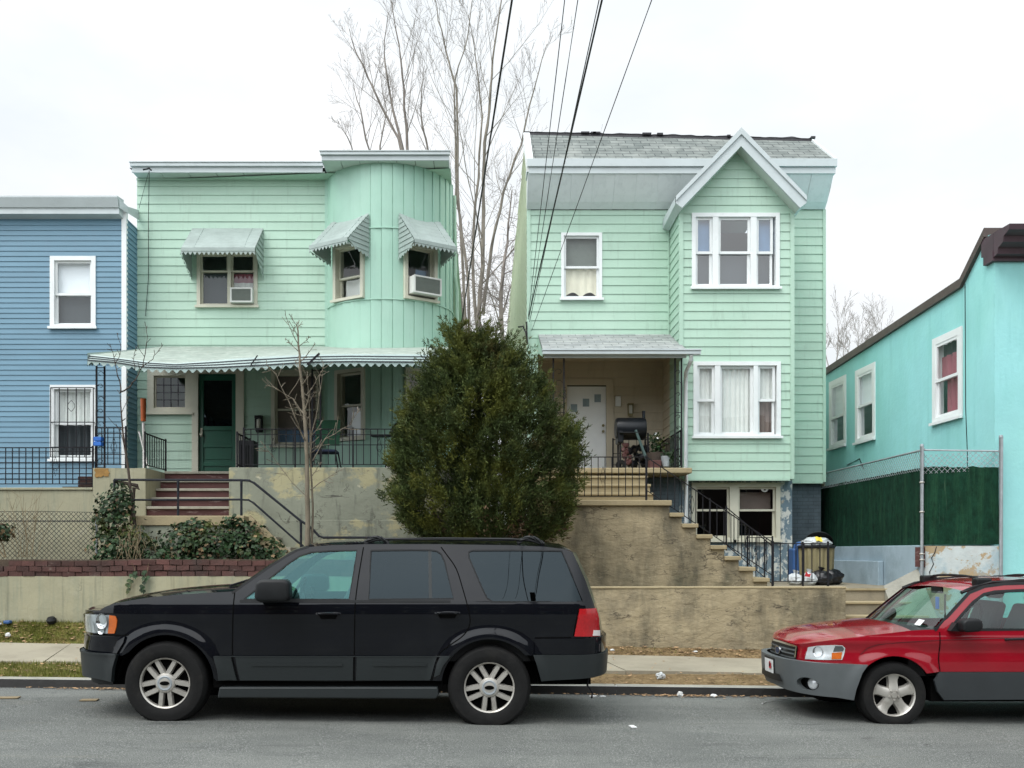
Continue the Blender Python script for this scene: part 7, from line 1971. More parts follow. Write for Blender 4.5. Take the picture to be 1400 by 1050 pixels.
def wheel(parent, c, r, width, rim_r, style, ground, steer=0):
    """c: hub centre on the outer tyre face; axis along -Y; tyre flattened on the ground"""
    c = Vector(c); rot = Matrix.Rotation(steer, 3, 'Z')
    def Tw(x, y, z):
        v = rot @ Vector((x, y, z)) + c
        if v.z < ground + .002: v.z = ground + .002
        return v
    n = 48; b = MB(Tw)
    prof = [(rim_r * .98, .02), (rim_r, -.006), (rim_r * 1.04, -.014), (lerp(rim_r, r, .45), -.022), (lerp(rim_r, r, .78), -.014), (r * .955, .008), (r * .985, .03), (r, .055), (r, width - .05), (r * .98, width - .02), (lerp(rim_r, r, .5), width)]
    b.lathe(prof, (0, 0, 0), (0, 1, 0), 72)
    wo = bpy.data.objects.new('wheel', None); COL.objects.link(wo); wo.empty_display_size = .1
    ty = b.build('wheel', M['rubber'], parent, smooth=True)
    tr_ = MB(Tw)
    for k in range(3):
        for i in range(64):
            a = 2 * math.pi * (i + .5 * (k % 2)) / 64; a2 = a + .06
            y0 = .05 + k * (width - .1) / 3; y1 = y0 + (width - .1) / 3 - .015
            tr_.add([(r * math.cos(a) * 1.006, y0, r * math.sin(a) * 1.006), (r * math.cos(a2) * 1.006, y0, r * math.sin(a2) * 1.006), (r * math.cos(a2) * 1.006, y1, r * math.sin(a2) * 1.006), (r * math.cos(a) * 1.006, y1, r * math.sin(a) * 1.006)], [(0, 1, 2, 3)])
    tr_.build('tread', M['rubber'], ty, weld=False)
    bpy.data.objects.remove(wo)
    rb = MB(Tw); rb.lathe([(rim_r * .93, .05), (rim_r * .94, .004), (rim_r * .99, -.008), (rim_r * 1.01, .002)], (0, 0, 0), (0, 1, 0), 56)
    R_ = rim_r * .94
    if style == 'double':
        for i in range(5):
            a0 = R(90 + 180 + 72 * i)
            for s in (-1, 1):
                da, db = .18 * s, .115 * s
                pin = Vector((math.cos(a0) * R_ * .36 - math.sin(a0) * .036 * s, 0, math.sin(a0) * R_ * .36 + math.cos(a0) * .036 * s))
                pout = Vector((math.cos(a0) * R_ * 1.0 - math.sin(a0) * .052 * s, 0, math.sin(a0) * R_ * 1.0 + math.cos(a0) * .052 * s))
                d = (pout - pin).normalized(); sd = Vector((-d.z, 0, d.x))
                w0, w1 = .020, .019
                v = [pin + sd * w0, pin - sd * w0, pout - sd * w1, pout + sd * w1]
                top = [q + Vector((0, .006 + (.008 if k > 1 else 0), 0)) for k, q in enumerate(v)]; bot = [q + Vector((0, .05, 0)) + (sd * .008 if k in (0, 3) else -sd * .008) for k, q in enumerate(v)]
                rb.add(top + bot, [(0, 1, 2, 3), (0, 4, 5, 1), (1, 5, 6, 2), (2, 6, 7, 3), (3, 7, 4, 0)])
        rb.lathe([(R_ * .42, .05), (R_ * .42, .008), (R_ * .38, -.004), (R_ * .30, -.010), (0, -.012)], (0, 0, 0), (0, 1, 0), 40)
    else:
        for i in range(5):
            a0 = R(90 + 72 * i); N = 7
            prev = None
            for k in range(N + 1):
                t = k / N; rr = lerp(R_ * .30, R_ * 1.0, t); hw = lerp(.045, .036, t) + .030 * t ** 4
                dep = .012 + .020 * math.sin(t * 1.3) - .02 * t ** 4
                p = Vector((math.cos(a0) * rr, dep, math.sin(a0) * rr)); sd = Vector((-math.sin(a0), 0, math.cos(a0)))
                row = [p + sd * (hw + .012) + Vector((0, .035, 0)), p + sd * hw, p + sd * hw * .4 + Vector((0, -.008, 0)), p - sd * hw * .4 + Vector((0, -.008, 0)), p - sd * hw, p - sd * (hw + .012) + Vector((0, .035, 0))]
                if prev: rb.add(prev + row, [(j, j + 1, j + 7, j + 6) for j in range(5)])
                prev = row
        rb.lathe([(R_ * .36, .03), (R_ * .34, .010), (R_ * .25, .004), (R_ * .16, .004), (R_ * .15, -.006), (0, -.008)], (0, 0, 0), (0, 1, 0), 36)
        for i in range(5):
            a0 = R(54 + 72 * i); rb.lathe([(0, -.010), (.011, -.008), (.012, .01)], (math.cos(a0) * R_ * .235, 0, math.sin(a0) * R_ * .235), (0, 1, 0), 8)
    ro = rb.build('rim', M['rim'], ty, smooth=True, ang=.6)
    MB(Tw).lathe([(rim_r * .99, .06), (0, .075)], (0, 0, 0), (0, 1, 0), 30).build('spoke_gap_shade', M['rimdark'], ty)  # near-black disc stands for the shade behind the spokes
    return ty, Tw
def wheel_well(parent, c, r, depth, yc):
    b = MB(); b.lathe([(r, .0), (r, depth), (0, depth)], c, (0, 1, 0), 36, math.pi / 2 + .05, math.pi * 1.5 - .05)
    b.build('wheel_well', M['rimdark'], parent)
    b.v = [tuple((v[0], 2 * yc - v[1], v[2])) for v in b.v]
    return b.build('wheel_well', M['rimdark'], parent)

# ================================================================ the black car
def build_black():
    Yn = 9.50; Wh = 1.0
    cF = (X(226.5, Yn + .02), Z(934, Yn)); cR = (X(669, Yn + .02), Z(940, Yn))
    def inset(x, z):
        k = 0.0
        if z > 1.13: k += .27 * (z - 1.13) - .27 * .06 * (1 - math.exp(-(z - 1.13) / .06))
        if z < .80: k += .10 * (.80 - z) ** 1.5
        k -= .012 * math.exp(-((z - 1.06) / .10) ** 2)
        for (cx, cz) in (cF, cR):
            d = math.hypot(x - cx, z - cz)
            k -= .028 * (1 - sstep(.485, .615, d))
        return k
    sh = Shell(-4.02, 1.275, Yn, Wh, .95, 2.9, .50, 3.4, inset)
    q = sh.uv
    root = thing('parked_car', 'large black sport utility vehicle with grey lower cladding parked at the kerb', 'car', (-1.35, sh.Yc, gz(-1.35)))
    rA = 66
    zbf = q(150, 893)[1]; zhood = q(137, 835)[1]
    zbr = q(780, 895)[1]
    body = [(0, zbf - .02), (0, zhood - .02)] + [q(*p) for p in ((137, 834.5), (143, 830), (153, 826), (180, 820.5), (210, 816), (250, 812.5), (293, 810), (321, 808.5), (345, 791), (370, 773.5), (393, 759), (406, 752), (420, 748), (450, 745.5), (500, 744), (600, 744), (700, 745.5), (745, 747.5), (770, 750.5), (783, 755), (801, 794.6), (813.5, 832), (818, 846), (822, 866))]
    body += [(sh.U, q(822, 866)[1]), (sh.U, zbr - .02)] + [q(p[0], p[1]) for p in ((729, 896),)]
    body += [q(*p) for p in arc(669, 940, rA, -42, -172, 18)]
    body += [q(598, 931), q(450, 931.5), q(296, 931)]
    body += [q(*p) for p in arc(226.5, 934, rA, -6, -140, 18)]
    body += [q(168, 896)]
    fw = smooth_poly([(333, 819.5), (345, 810), (372, 788), (394, 770), (410, 760), (425, 755), (450, 753), (488, 752.3), (484, 780), (477, 819.5)], True, 1)
    rw = [(507, 752.5), (560, 751.8), (588, 752), (597, 753.2), (603, 757), (608, 768), (620, 818.5), (504, 819.5)]
    qw = [(641, 754.5), (646, 752.5), (700, 752.2), (768, 753), (782, 785), (797, 822.3), (700, 823), (674, 822.8), (666, 818), (660, 806), (641, 762)]
    wins = [[q(*p) for p in w] for w in (fw, rw, qw)]
    ex = [p for (px_, py_) in ((226.5, 934), (669, 940)) for r_ in (68.5, 71, 73.5, 76, 78.5, 81, 83.5, 86, 88.5) for p in [q(*a_) for a_ in arc(px_, py_, r_, -40, -145, 46)]]
    panel(sh, 'body', M['suv_paint'], root, body, wins, 0, .045, skirt=.03, extra=ex)
    for w, nm, lab in ((fw, 'front_window', None), (rw, 'rear_window', None), (qw, 'quarter_window', None)):
        ww = [q(*p) for p in w]
        o = panel(sh, nm, M['door_glass'] if nm == 'front_window' else M['carglass_dark'], root, ww, (), -.010, .06)
        strip(sh, 'window_seal', M['black_plastic'], o, ww + ww[:1], .014, .0015, False)
    dv = [q(587.5, 753), q(588.5, 819)]; strip(sh, 'window_divider', M['suv_clad'], root, dv, .03, -.004)
    strip(sh, 'belt_moulding', M['black_plastic'], root, [q(x_, 821.8 + (x_ - 330) * .002) for x_ in range(328, 626, 12)], .024, .006)
    for sm_ in (((321, 810), (319, 830), (318, 860), (318, 897), (322, 915), (326, 931)), ((497, 748), (490, 790), (486, 822), (485, 845), (484, 931)), ((603, 748), (612, 760), (624, 778), (633, 806), (640, 832), (642.5, 852), (634, 868), (615, 882), (602, 892), (598, 905), (590, 931)), ((791, 832), (784, 870)), ((731, 872), (826, 871)), ((128, 867), (160, 868.5), (176, 868))):
        strip(sh, 'panel_gap', M['rimdark'], root, [q(*p) for p in smooth_poly(list(sm_), False, 4)], .010, .004)
    # doors' own hardware
    for (xa, xb, py) in ((433, 465, 842.5), (595.5, 628, 841.5)):
        b = MB(); c0 = [sh.S(*q(xa + (xb - xa) * i / 10, py - 3.2 + .9 * math.sin(i / 10 * math.pi) * -1), .028 * math.sin(min(1, i / 1.6, (10 - i) / 1.6) * math.pi / 2)) for i in range(11)]
        b.tube(c0, .013, 8); ho = b.build('door_handle', M['suv_paint'], root, smooth=True)
        panel(sh, 'handle_shade', M['rimdark'], ho, [q(*p) for p in ((xa + 3, py - 2), (xb - 3, py - 2), (xb - 6, py + 4), (xa + 6, py + 4))], (), .002, .05, both=False)  # flat near-black patch painted as shade under the handle
    # cladding: separate pieces with a raised rib
    for poly in ([(292, 897.5), (316, 897.5), (320, 915), (324, 930), (299, 930), (297, 915)], [(322, 897.5), (483, 897.3), (482.5, 930), (329, 930), (325, 915)], [(488, 897.3), (598, 896.8), (594, 908), (588, 930), (487, 930)], [(602, 896.8), (616, 896.8), (606, 910), (601, 922), (593, 926), (597, 908)]):
        o = panel(sh, 'side_cladding', M['suv_clad'], root, [q(*p) for p in poly], (), .016, .06, skirt=.02)
        if poly[1][0] - poly[0][0] > 80:
            xa, xb = poly[0][0] + 22, poly[1][0] - 14
            panel(sh, 'rib', M['suv_clad'], o, [q(*p) for p in ((xa, 906.5), (xb, 906.5), (xb - 1, 910.5), (xa + 1, 910.5))], (), .024, .06, skirt=.01)
    strip(sh, 'cladding_lip', M['suv_clad'], root, [q(x_, 897.2) for x_ in range(294, 614, 10)], .010, .020)
    # bumpers
    zt, zm_, zb = q(140, 893)[1], q(140, 912)[1], q(135, 927)[1]
    u1 = q(162, 893)[0]; u2 = q(156.5, 913)[0]
    bo = lambda u, z: .035 + .03 * (1 - sstep(.3, 1.3, u))
    panel(sh, 'front_bumper', M['suv_clad'], root, [(0, zt), (u1, zt), (u2, zm_), (u2 - .02, zb - .02), (u2 - .22, zb - .0), (0, zb + .0)], (), .05, .06, skirt=.05, offf=bo)
    strip(sh, 'bumper_top_lip', M['suv_clad'], root, [(u1 * i / 20, zt) for i in range(21)], .02, .066)
    panel(sh, 'front_valance', M['black_plastic'], root, [(0, zb + .02), (u2 - .04, zb + .02), (u2 - .05, zb - .06), (0, zb - .06)], (), -.02, .08)
    o = panel(sh, 'front_fascia', M['suv_paint'], root, [(0, zt + .005), (u1 - .01, zt + .005), (q(170, 877)[0], q(170, 878)[1]), (q(172, 870)[0], q(172, 870)[1]), (q(124, 869)[0], q(124, 869)[1]), (0, q(124, 869)[1])], (), .022, .05, skirt=.025)
    # grille and lamps on the nose
    zg0, zg1 = q(131, 866)[1], q(137, 842)[1]
    go = panel(sh, 'grille', M['black_plastic'], root, [(0, zg0), (.62, zg0), (.62, zg1), (0, zg1)], (), .01, .06)
    for i in range(4): strip(sh, 'grille_bar', M['chrome'], go, [(u_ * .03, lerp(zg0, zg1, (i + .5) / 4)) for u_ in range(21)], .03, .016)
    hl = [(129, 865.5), (137, 840), (150, 840.5), (158.5, 842), (160.8, 848), (159.5, 857), (157, 866)]
    hp = [q(*p) for p in hl]; uL = .66
    hp2 = [(uL, hp[0][1]), (uL, hp[1][1])] + hp[1:] + [hp[0]]
    o = panel(sh, 'headlight', M['headlamp'], root, [(uL, q(131, 865)[1]), (uL, q(131, 841)[1])] + [q(*p) for p in ((137, 840.5), (150, 841), (150, 852), (148, 866))], (), .006, .04, skirt=.01)
    panel(sh, 'turn_signal', M['amber'], o, [q(*p) for p in ((150, 841), (158.5, 842.5), (160.5, 848), (159.5, 857), (157, 866), (148, 866), (149.5, 852))], (), .008, .03, skirt=.01)
    for px_, py_, r_ in ((141, 849, .075), (140, 861, .045)):
        b = MB(); b.lathe([(r_, .015), (r_ * .8, .004), (r_ * .35, -.004), (0, -.002)], sh.S(*q(px_, py_), .004), sh.nrm(q(px_, py_)[0]), 20); b.build('lamp_bowl', M['chrome'], o, smooth=True)
    panel(sh, 'lens', M['lampclear'], o, [(uL, q(131, 865.5)[1]), (uL, q(131, 840)[1])] + [q(*p) for p in hl[1:]], (), .020, .05, skirt=.012)
    tl = panel(sh, 'taillight', M['redlens'], root, [q(*p) for p in ((792, 832.5), (813.5, 831.5), (817.5, 846), (818.5, 869.5), (785, 870))], (), .014, .04, skirt=.02)
    panel(sh, 'reverse_lamp', M['whitelens'], tl, [q(*p) for p in ((810, 861.5), (818.3, 861.5), (818.4, 869), (809, 869))], (), .018, .04, skirt=.006)
    for py in (845, 857): strip(sh, 'lens_line', M['rimdark'], tl, [q(788 + (845 + 12 - py) * .1, py), q(816, py)], .005, .016, False)
    ua = q(729, 895)[0]; zrt, zrb = q(780, 895)[1], q(780, 925)[1]
    rb_o = lambda u, z: .03 + .02 * sstep(ua, ua + .6, u)
    panel(sh, 'rear_bumper', M['suv_clad'], root, [(ua, zrt), (sh.U, zrt), (sh.U, zrb + .0), (q(824, 923)[0], zrb + .015), (q(740, 931)[0], q(740, 931)[1]), (q(734, 910)[0], q(734, 910)[1])], (), .04, .06, skirt=.06, offf=rb_o)
    panel(sh, 'rear_bumper_top', M['suv_paint'], root, [(q(731, 873)[0], q(731, 873)[1]), (sh.U, q(800, 872)[1]), (sh.U, zrt + .004), (q(731, 873)[0], zrt + .004)], (), .026, .05, skirt=.03)
    # hood, screens, roof, tailgate
    hoodl = [(0, zhood - .02), (.4, zhood - .015)] + [q(*p) for p in ((137, 834.5), (143, 830), (153, 826), (180, 820.5), (210, 816), (250, 812.5), (293, 810), (321, 808.5))]
    span(sh, 'hood', M['suv_paint'], root, hoodl, .055, pw=2.6)
    wl_ = [q(*p) for p in ((321, 808.5), (345, 791), (370, 773.5), (393, 759), (406, 752), (420, 748))]
    span(sh, 'windscreen', M['windscreen'], root, wl_, .02, (-.14, 0, 0))
    ap = [q(*p) for p in ((317, 811), (345, 791), (370, 773.5), (393, 759), (406, 752), (422, 747.5))]
    strip(sh, 'screen_trim', M['black_plastic'], root, ap, .02, .003)
    rl = [q(*p) for p in ((420, 748), (450, 745.5), (500, 744), (600, 744), (700, 745.5), (745, 747.5), (770, 750.5), (783, 755))]
    span(sh, 'roof', M['suv_paint'], root, rl, .06, pw=2.5)
    span(sh, 'rear_screen', M['carglass_dark'], root, [q(*p) for p in ((783, 755), (801, 794.6), (811, 826))], .0, (.10, 0, 0))
    span(sh, 'tailgate', M['suv_paint'], root, [q(*p) for p in ((811, 826), (818, 846), (822, 866))], .0, (.10, 0, 0))
    # roof rack
    for sgn in (0, 1):
        b = MB(); ps = [sh.S(*q(x_, 744), -.10) + Vector((0, 0, dz)) for x_, dz in ((502, .02), (512, .045), (530, .05), (600, .052), (700, .048), (725, .042), (745, .005))]
        if sgn: ps = [sh.mirror(p) for p in ps]
        b.tube(ps, .016, 6); ro = b.build('roof_rail', M['black_plastic'], root, smooth=True)
        for xa, xb in ((497, 530), (708, 742)):
            f = MB(); pp = [sh.S(*q(lerp(xa, xb, i / 6), 744), -.10) + Vector((0, 0, .012 + .055 * math.sin(i / 6 * math.pi))) for i in range(7)]
            if sgn: pp = [sh.mirror(p) for p in pp]
            f.tube(pp, .022, 6); f.build('rail_foot', M['black_plastic'], ro, smooth=True)
    # running board
    b = MB(); xa, xb = X(298, Yn), X(600, Yn)
    zr0, zr1 = Z(955, Yn), Z(939, Yn)
    b.prism([(xa, zr0 + .01), (xa + .02, zr1), (xb - .01, zr1), (xb, zr0 + .035), (xb - .03, zr0)], Yn - .03, Yn + .14); o = b.build('running_board', M['suv_clad'], root, bevel=.012)
    b = MB(); b.prism([(xa, zr0 + .01), (xa + .02, zr1), (xb - .01, zr1), (xb, zr0 + .035), (xb - .03, zr0)], 2 * sh.Yc - Yn - .14, 2 * sh.Yc - Yn + .03); b.build('running_board', M['suv_clad'], root)
    # mirror
    for sgn in (0, 1):
        y0 = Yn - .27; pc = P(374, 807, y0 + .12)
        b = MB()
        prf = [(-.165, -.085), (-.15, .075), (-.10, .105), (.12, .105), (.165, .08), (.175, -.06), (.15, -.105), (-.12, -.105)]
        b.prism([(pc.x + u * .98, pc.z + v * .98) for u, v in prf], y0, y0 + .20)
        if sgn: b.v = [(v[0], 2 * sh.Yc - v[1], v[2]) for v in b.v]
        o = b.build('wing_mirror', M['black_plastic'], root, bevel=.03, seg=3, smooth=True)
        b = MB(); b.prism([(pc.x - .14, pc.z - .12), (pc.x + .02, pc.z - .12), (pc.x + .0, pc.z - .04), (pc.x - .12, pc.z - .04)], y0 + .17, Yn + .08)
        if sgn: b.v = [(v[0], 2 * sh.Yc - v[1], v[2]) for v in b.v]
        b.build('mirror_arm', M['black_plastic'], o)
    # wheels
    emb = M['rimdark']
    for (cx, cz, st) in ((cF[0], cF[1], 0.0), (cR[0], cR[1], 0)):
        g_ = gz(cx)
        ty, Tw = wheel(root, (cx, Yn + .0, cz), .402, .27, .245, 'double', g_, st)
        e = MB(Tw); e.prism([(.046 * math.cos(a) , .020 * math.sin(a)) for a in [i * .3307 for i in range(19)]], -.0155, -.011); eo = e.build('cap_emblem', emb, ty)
        e = MB(Tw); e.lathe([(.050, -.0105), (.066, -.0135), (.072, -.010)], (0, 0, 0), (0, 1, 0), 32); e.build('cap_ring', M['galv'], ty, smooth=True)
        ft, _ = wheel(root, (cx, 2 * sh.Yc - Yn - .27, cz), .402, .27, .245, 'double', g_)
        wheel_well(root, (cx, Yn + .04, cz), .475, .42, sh.Yc)
    ub = MB(); ub.box(-3.75, 1.1, Yn + .22, 2 * sh.Yc - Yn - .22, .36, .62); ub.box(cF[0] + .45, cR[0] - .45, Yn + .06, 2 * sh.Yc - Yn - .06, .35, .52); ub.build('underbody', M['rimdark'], root)
    hook = MB(); hook.tube([P(805, 927, 9.7), P(803, 937, 9.7), P(810, 947, 9.7), P(809, 954, 9.75)], .010, 5); hook.build('tow_wire', M['iron'], root)
    # cabin
    cb = MB(); cb.box(-2.55, .95, Yn + .10, 2 * sh.Yc - Yn - .10, .60, 1.02); cb.box(-.95, .95, Yn + .20, 2 * sh.Yc - Yn - .20, 1.02, 1.55); cb.build('cabin_floor', M['dark'], root)
    da = MB(); da.box(-2.55, -2.0, Yn + .12, 2 * sh.Yc - Yn - .12, 1.0, 1.22); da.build('dashboard', M['seat'], root, bevel=.05)
    for yy in (Yn + .30, Yn + 1.10):
        s_ = MB(); s_.prism([(-1.45, 1.0), (-1.22, 1.0), (-1.05, 1.52), (-1.17, 1.55)], yy, yy + .5); s_.prism([(-1.13, 1.57), (-1.0, 1.57), (-.97, 1.74), (-1.08, 1.74)], yy + .12, yy + .38); s_.build('seat', M['seat'], root, bevel=.04)
    sw_ = MB(); sw_.tube([Vector((-1.85 + .08 * math.sin(a), Yn + .52 + .19 * math.cos(a), 1.22 + .18 * math.sin(a))) for a in [i * .35 for i in range(19)]], .016, 6); sw_.build('steering_wheel', M['black_plastic'], root, smooth=True)
    wp = MB(); wp.bar(sh.S(*q(316, 807)) + Vector((-.10, .35, .03)), sh.S(*q(316, 807)) + Vector((.06, .75, .10)), .02); wp.build('wiper', M['black_plastic'], root)
    ins = MB(); a = sh.S(*q(338, 798), -.02); ins.add([a + Vector((-.0, .10, -.02)), a + Vector((.02, .22, -.02)), a + Vector((.10, .22, .06)), a + Vector((.08, .10, .06))], [(0, 1, 2, 3)]); ins.build('sticker', M['paper'], root)
build_black()

# ================================================================ the red car
def build_red():
    Yn = 9.80; Wh = .87
    cF = (X(1222.5, Yn + .03), Z(951, Yn)); cR = (cF[0] + 2.525, cF[1] - .03)
    def inset(x, z):
        k = 0.0
        if z > .86: k += .36 * (z - .86) - .36 * .05 * (1 - math.exp(-(z - .86) / .05))
        if z < .50: k += .12 * (.50 - z) ** 1.5
        k -= .014 * math.exp(-((z - .78) / .045) ** 2)
        k += .010 * math.exp(-((z - .66) / .05) ** 2)
        for (cx, cz) in (cF, cR):
            d = math.hypot(x - cx, z - cz); k -= .030 * (1 - sstep(.40, .53, d)) * .8
        return k
    sh = Shell(3.26, 7.62, Yn, Wh, .90, 3.0, .7, 3.2, inset); q = sh.uv
    root = thing('parked_car', 'red station wagon with grey bumper and roof rails parked at the right edge', 'car', (5.4, sh.Yc, gz(5.4)))
    rA = 54
    zh = q(1092, 880.5)[1]; zbt = q(1150, 905.5)[1] + .0; zsill = q(1290, 918)[1]
    body = [(0, zbt - .02), (0, zh)] + [q(*p) for p in ((1092, 880.5), (1103, 879.5), (1130, 876), (1158, 872), (1185, 869), (1213, 866), (1246, 862), (1265, 861), (1281, 861), (1303, 835), (1325, 811), (1335, 806), (1346, 802.5), (1372, 799), (1400, 797.5), (1460, 797), (1520, 798), (1580, 802), (1620, 806), (1640, 815), (1664, 850), (1672, 875))]
    body += [(sh.U, q(1672, 875)[1]), (sh.U, zsill)] + [q(1690 - 40, 918)]
    pR = VX + F * cR[0] / (Yn + .03)
    body += [q(*p) for p in arc(pR, 953, rA, -38, -142, 14)]
    body += [q(1500, 918.5), q(1400, 918.5), q(1284, 918.5)] + [q(*p) for p in arc(1222.5, 951, rA, -34, -150, 18)] + [q(1172, 910)]
    fw = [(1297, 861.5), (1313, 843.5), (1325, 830), (1336, 819.5), (1345, 813.5), (1358, 810.5), (1380, 808.5), (1430, 807.5), (1428, 860.5)]
    rw = [(1440, 807.5), (1500, 808), (1520, 812), (1538, 860), (1439, 860.5)]
    qw = [(1535, 812), (1600, 816), (1622, 858), (1552, 860)]
    ex = [p for r_ in (57, 60, 63, 66, 69, 72, 75) for p in [q(*a_) for a_ in arc(1222.5, 951, r_, -30, -155, 42)]]
    panel(sh, 'body', M['red_paint'], root, body, [[q(*p) for p in w] for w in (fw, rw, qw)], 0, .045, skirt=.03, extra=ex)
    for w, nm in ((fw, 'front_window'), (rw, 'rear_window'), (qw, 'quarter_window')):
        ww = [q(*p) for p in w]; o = panel(sh, nm, M['carglass'], root, ww, (), -.010, .06); strip(sh, 'window_seal', M['black_plastic'], o, ww + ww[:1], .022, .002, False)
    strip(sh, 'pillar_trim', M['black_plastic'], root, [q(*p) for p in ((1296, 862), (1313, 842), (1330, 823), (1345, 812), (1360, 808.5), (1400, 806.5))], .022, .004)
    for sm_ in (((1284.5, 864), (1285, 880), (1283, 900), (1285, 918)), ((1435, 806), (1433, 918))): strip(sh, 'panel_gap', M['rimdark'], root, [q(*p) for p in smooth_poly(list(sm_), False, 4)], .010, .004)
    strip(sh, 'crease_shade', pm('crease_shade_red', (.10, .004, .008), .4), root, [q(*p) for p in ((1176, 895), (1186, 886), (1200, 881.5), (1230, 878.5), (1270, 876), (1330, 873.5), (1400, 871.5), (1500, 870))], .008, .002)  # darker red strip paints the crease's shade along the flank
    # hood and glass
    hoodl = [(0, zh)] + [(u_, zh) for u_ in (.25, .45)] + [q(*p) for p in ((1092, 880.5), (1103, 879.5), (1130, 876), (1158, 872), (1185, 869), (1213, 866), (1246, 862))]
    span(sh, 'hood', M['red_paint'], root, hoodl, .045, pw=2.4)
    cw = [q(1246, 862), q(1265, 861), q(1281, 861)]
    span(sh, 'cowl', M['black_plastic'], root, cw, .03, (-.05, 0, 0), pw=2.4)
    wsl = [q(*p) for p in ((1281, 861), (1292, 848), (1303, 835), (1314, 823), (1325, 811))]
    span(sh, 'windscreen', M['windscreen'], root, [sh.S(*p) + Vector((-.02, .06, .0)) for p in wsl], .01, (-.20, 0, 0), pw=2.2)
    strip(sh, 'screen_trim', M['black_plastic'], root, [q(*p) for p in ((1278, 862), (1303, 834), (1325, 810), (1346, 801.5), (1372, 798), (1420, 796.5))], .03, .004)
    rl = [q(*p) for p in ((1325, 811), (1335, 806), (1346, 802.5), (1372, 799), (1400, 797.5), (1460, 797), (1520, 798), (1580, 802), (1620, 806))]
    span(sh, 'roof', M['red_paint'], root, rl, .045, pw=2.5)
    span(sh, 'rear_screen', M['carglass_dark'], root, [q(*p) for p in ((1620, 806), (1640, 815), (1664, 850), (1672, 875))], 0, (.08, 0, 0))
    for sgn in (0, 1):
        b = MB(); ps = [sh.S(*q(x_, py_), -.06) + Vector((0, 0, dz)) for x_, py_, dz in ((1318, 812, .01), (1335, 806, .02), (1360, 800.5, .03), (1400, 798, .03), (1500, 798, .03))]
        if sgn: ps = [sh.mirror(p) for p in ps]
        b.tube(ps, .018, 6); b.build('roof_moulding', M['black_plastic'], root, smooth=True)
    # cross bar on feet
    for xx in (X(1322, 9.95) + .22, X(1322, 9.95) + 1.05):
        b = MB(); zc = Z(790.5, 10.0)
        pa = Vector((xx, Yn + .27, zc - .02)); pb = sh.mirror(pa)
        ps = [pa.lerp(pb, t) + Vector((0, 0, .035 * (1 - abs(2 * t - 1) ** 3))) for t in [i / 10 for i in range(11)]]
        b.tube(ps, .014, 6); ro = b.build('roof_bar', M['black_plastic'], root, smooth=True)
        for p in (pa, pb):
            f = MB(); f.box(p.x - .09, p.x + .07, p.y - .06, p.y + .06, p.z - .07, p.z + .02); f.build('bar_foot', M['black_plastic'], ro, bevel=.02)
    # front: bumper, grille, lamps, plate
    zt = q(1186, 908)[1]; zb = q(1140, 955)[1]; zc0 = zb + .06
    ub_ = q(1186, 908)[0]; ub2 = q(1170, 940)[0]
    bo = lambda u, z: .016 + .105 * (1 - sstep(.55, 1.35, u)) * (1 - .35 * sstep(zc0 + .12, zb, z))
    fog_c = q(1112, 934); fog = [(fog_c[0] + .105 * math.cos(R(a)), fog_c[1] + .068 * math.sin(R(a))) for a in range(0, 360, 18)]
    bm = panel(sh, 'front_bumper', M['red_clad'], root, [(0, zt + .0), (.5, zt + .005), (ub_, zt - .005), (q(1178, 920)[0], q(1178, 920)[1]), (ub2, zc0 + .05), (ub2 - .02, zb), (.9, zb + .02), (0, zb + .05)], [fog], .05, .045, skirt=.06, offf=bo)
    strip(sh, 'bumper_lip', M['red_clad'], bm, [(ub_ * i / 30, zt - .012) for i in range(31)], .018, .0, True) if False else None
    panel(sh, 'fog_recess', M['black_plastic'], bm, [(fog_c[0] + .12 * math.cos(R(a)), fog_c[1] + .08 * math.sin(R(a))) for a in range(0, 360, 18)], (), .0, .04)
    for sgn in (0, 1):
        n_ = sh.nrm(fog_c[0]); c_ = sh.S(fog_c[0] + .02, fog_c[1], .02); b = MB(); b.lathe([(.058, -.05), (.058, .02), (.045, .032), (0, .036)], c_, n_, 20)
        if sgn: b.v = [(v[0], 2 * sh.Yc - v[1], v[2]) for v in b.v]
        b.build('fog_lamp', M['reflector'], bm, smooth=True)
    panel(sh, 'lower_intake', M['black_plastic'], bm, [(0, zt - .17), (.30, zt - .17), (.36, zt - .24), (0, zt - .25)], (), .13, .05)
    panel(sh, 'number_plate', M['black_plastic'], root, [(-.0, zt - .03), (.0, zt - .03)] if False else [(0, zt - .02), (.17, zt - .02), (.17, zt - .20), (0, zt - .20)], (), .128, .06, skirt=.012)
    pl = [o for o in root.children if o.name.startswith('number_plate')]
    pls = panel(sh, 'plate_face', M['paper'], pl[0], [(0, zt - .038), (.15, zt - .038), (.15, zt - .182), (0, zt - .182)], (), .131, .06)
    px_ = sh.S(0.05, zt - .1, .134)
    b = MB(); 
    for (ya, yb, za, zb_) in ((-.10, -.02, -.135, -.075), (-.07, -.03, -.12, -.06)):
        b.add([(px_.x - .003, sh.Yc + ya, zt + za), (px_.x - .003, sh.Yc + yb, zt + za), (px_.x - .003, sh.Yc + yb, zt + zb_), (px_.x - .003, sh.Yc + ya, zt + zb_)], [(0, 1, 2, 3)])
    b.build('plate_print', M['redprint'], pl[0], weld=False)
    ug = q(1091, 890)[0]; zg1, zg0 = q(1080, 881.5)[1], q(1080, 903)[1]
    go = panel(sh, 'grille', M['black_plastic'], root, [(0, zg0), (ug - .02, zg0 + .005), (ug, zg1), (0, zg1 + .012)], (), .012, .05, skirt=.01)
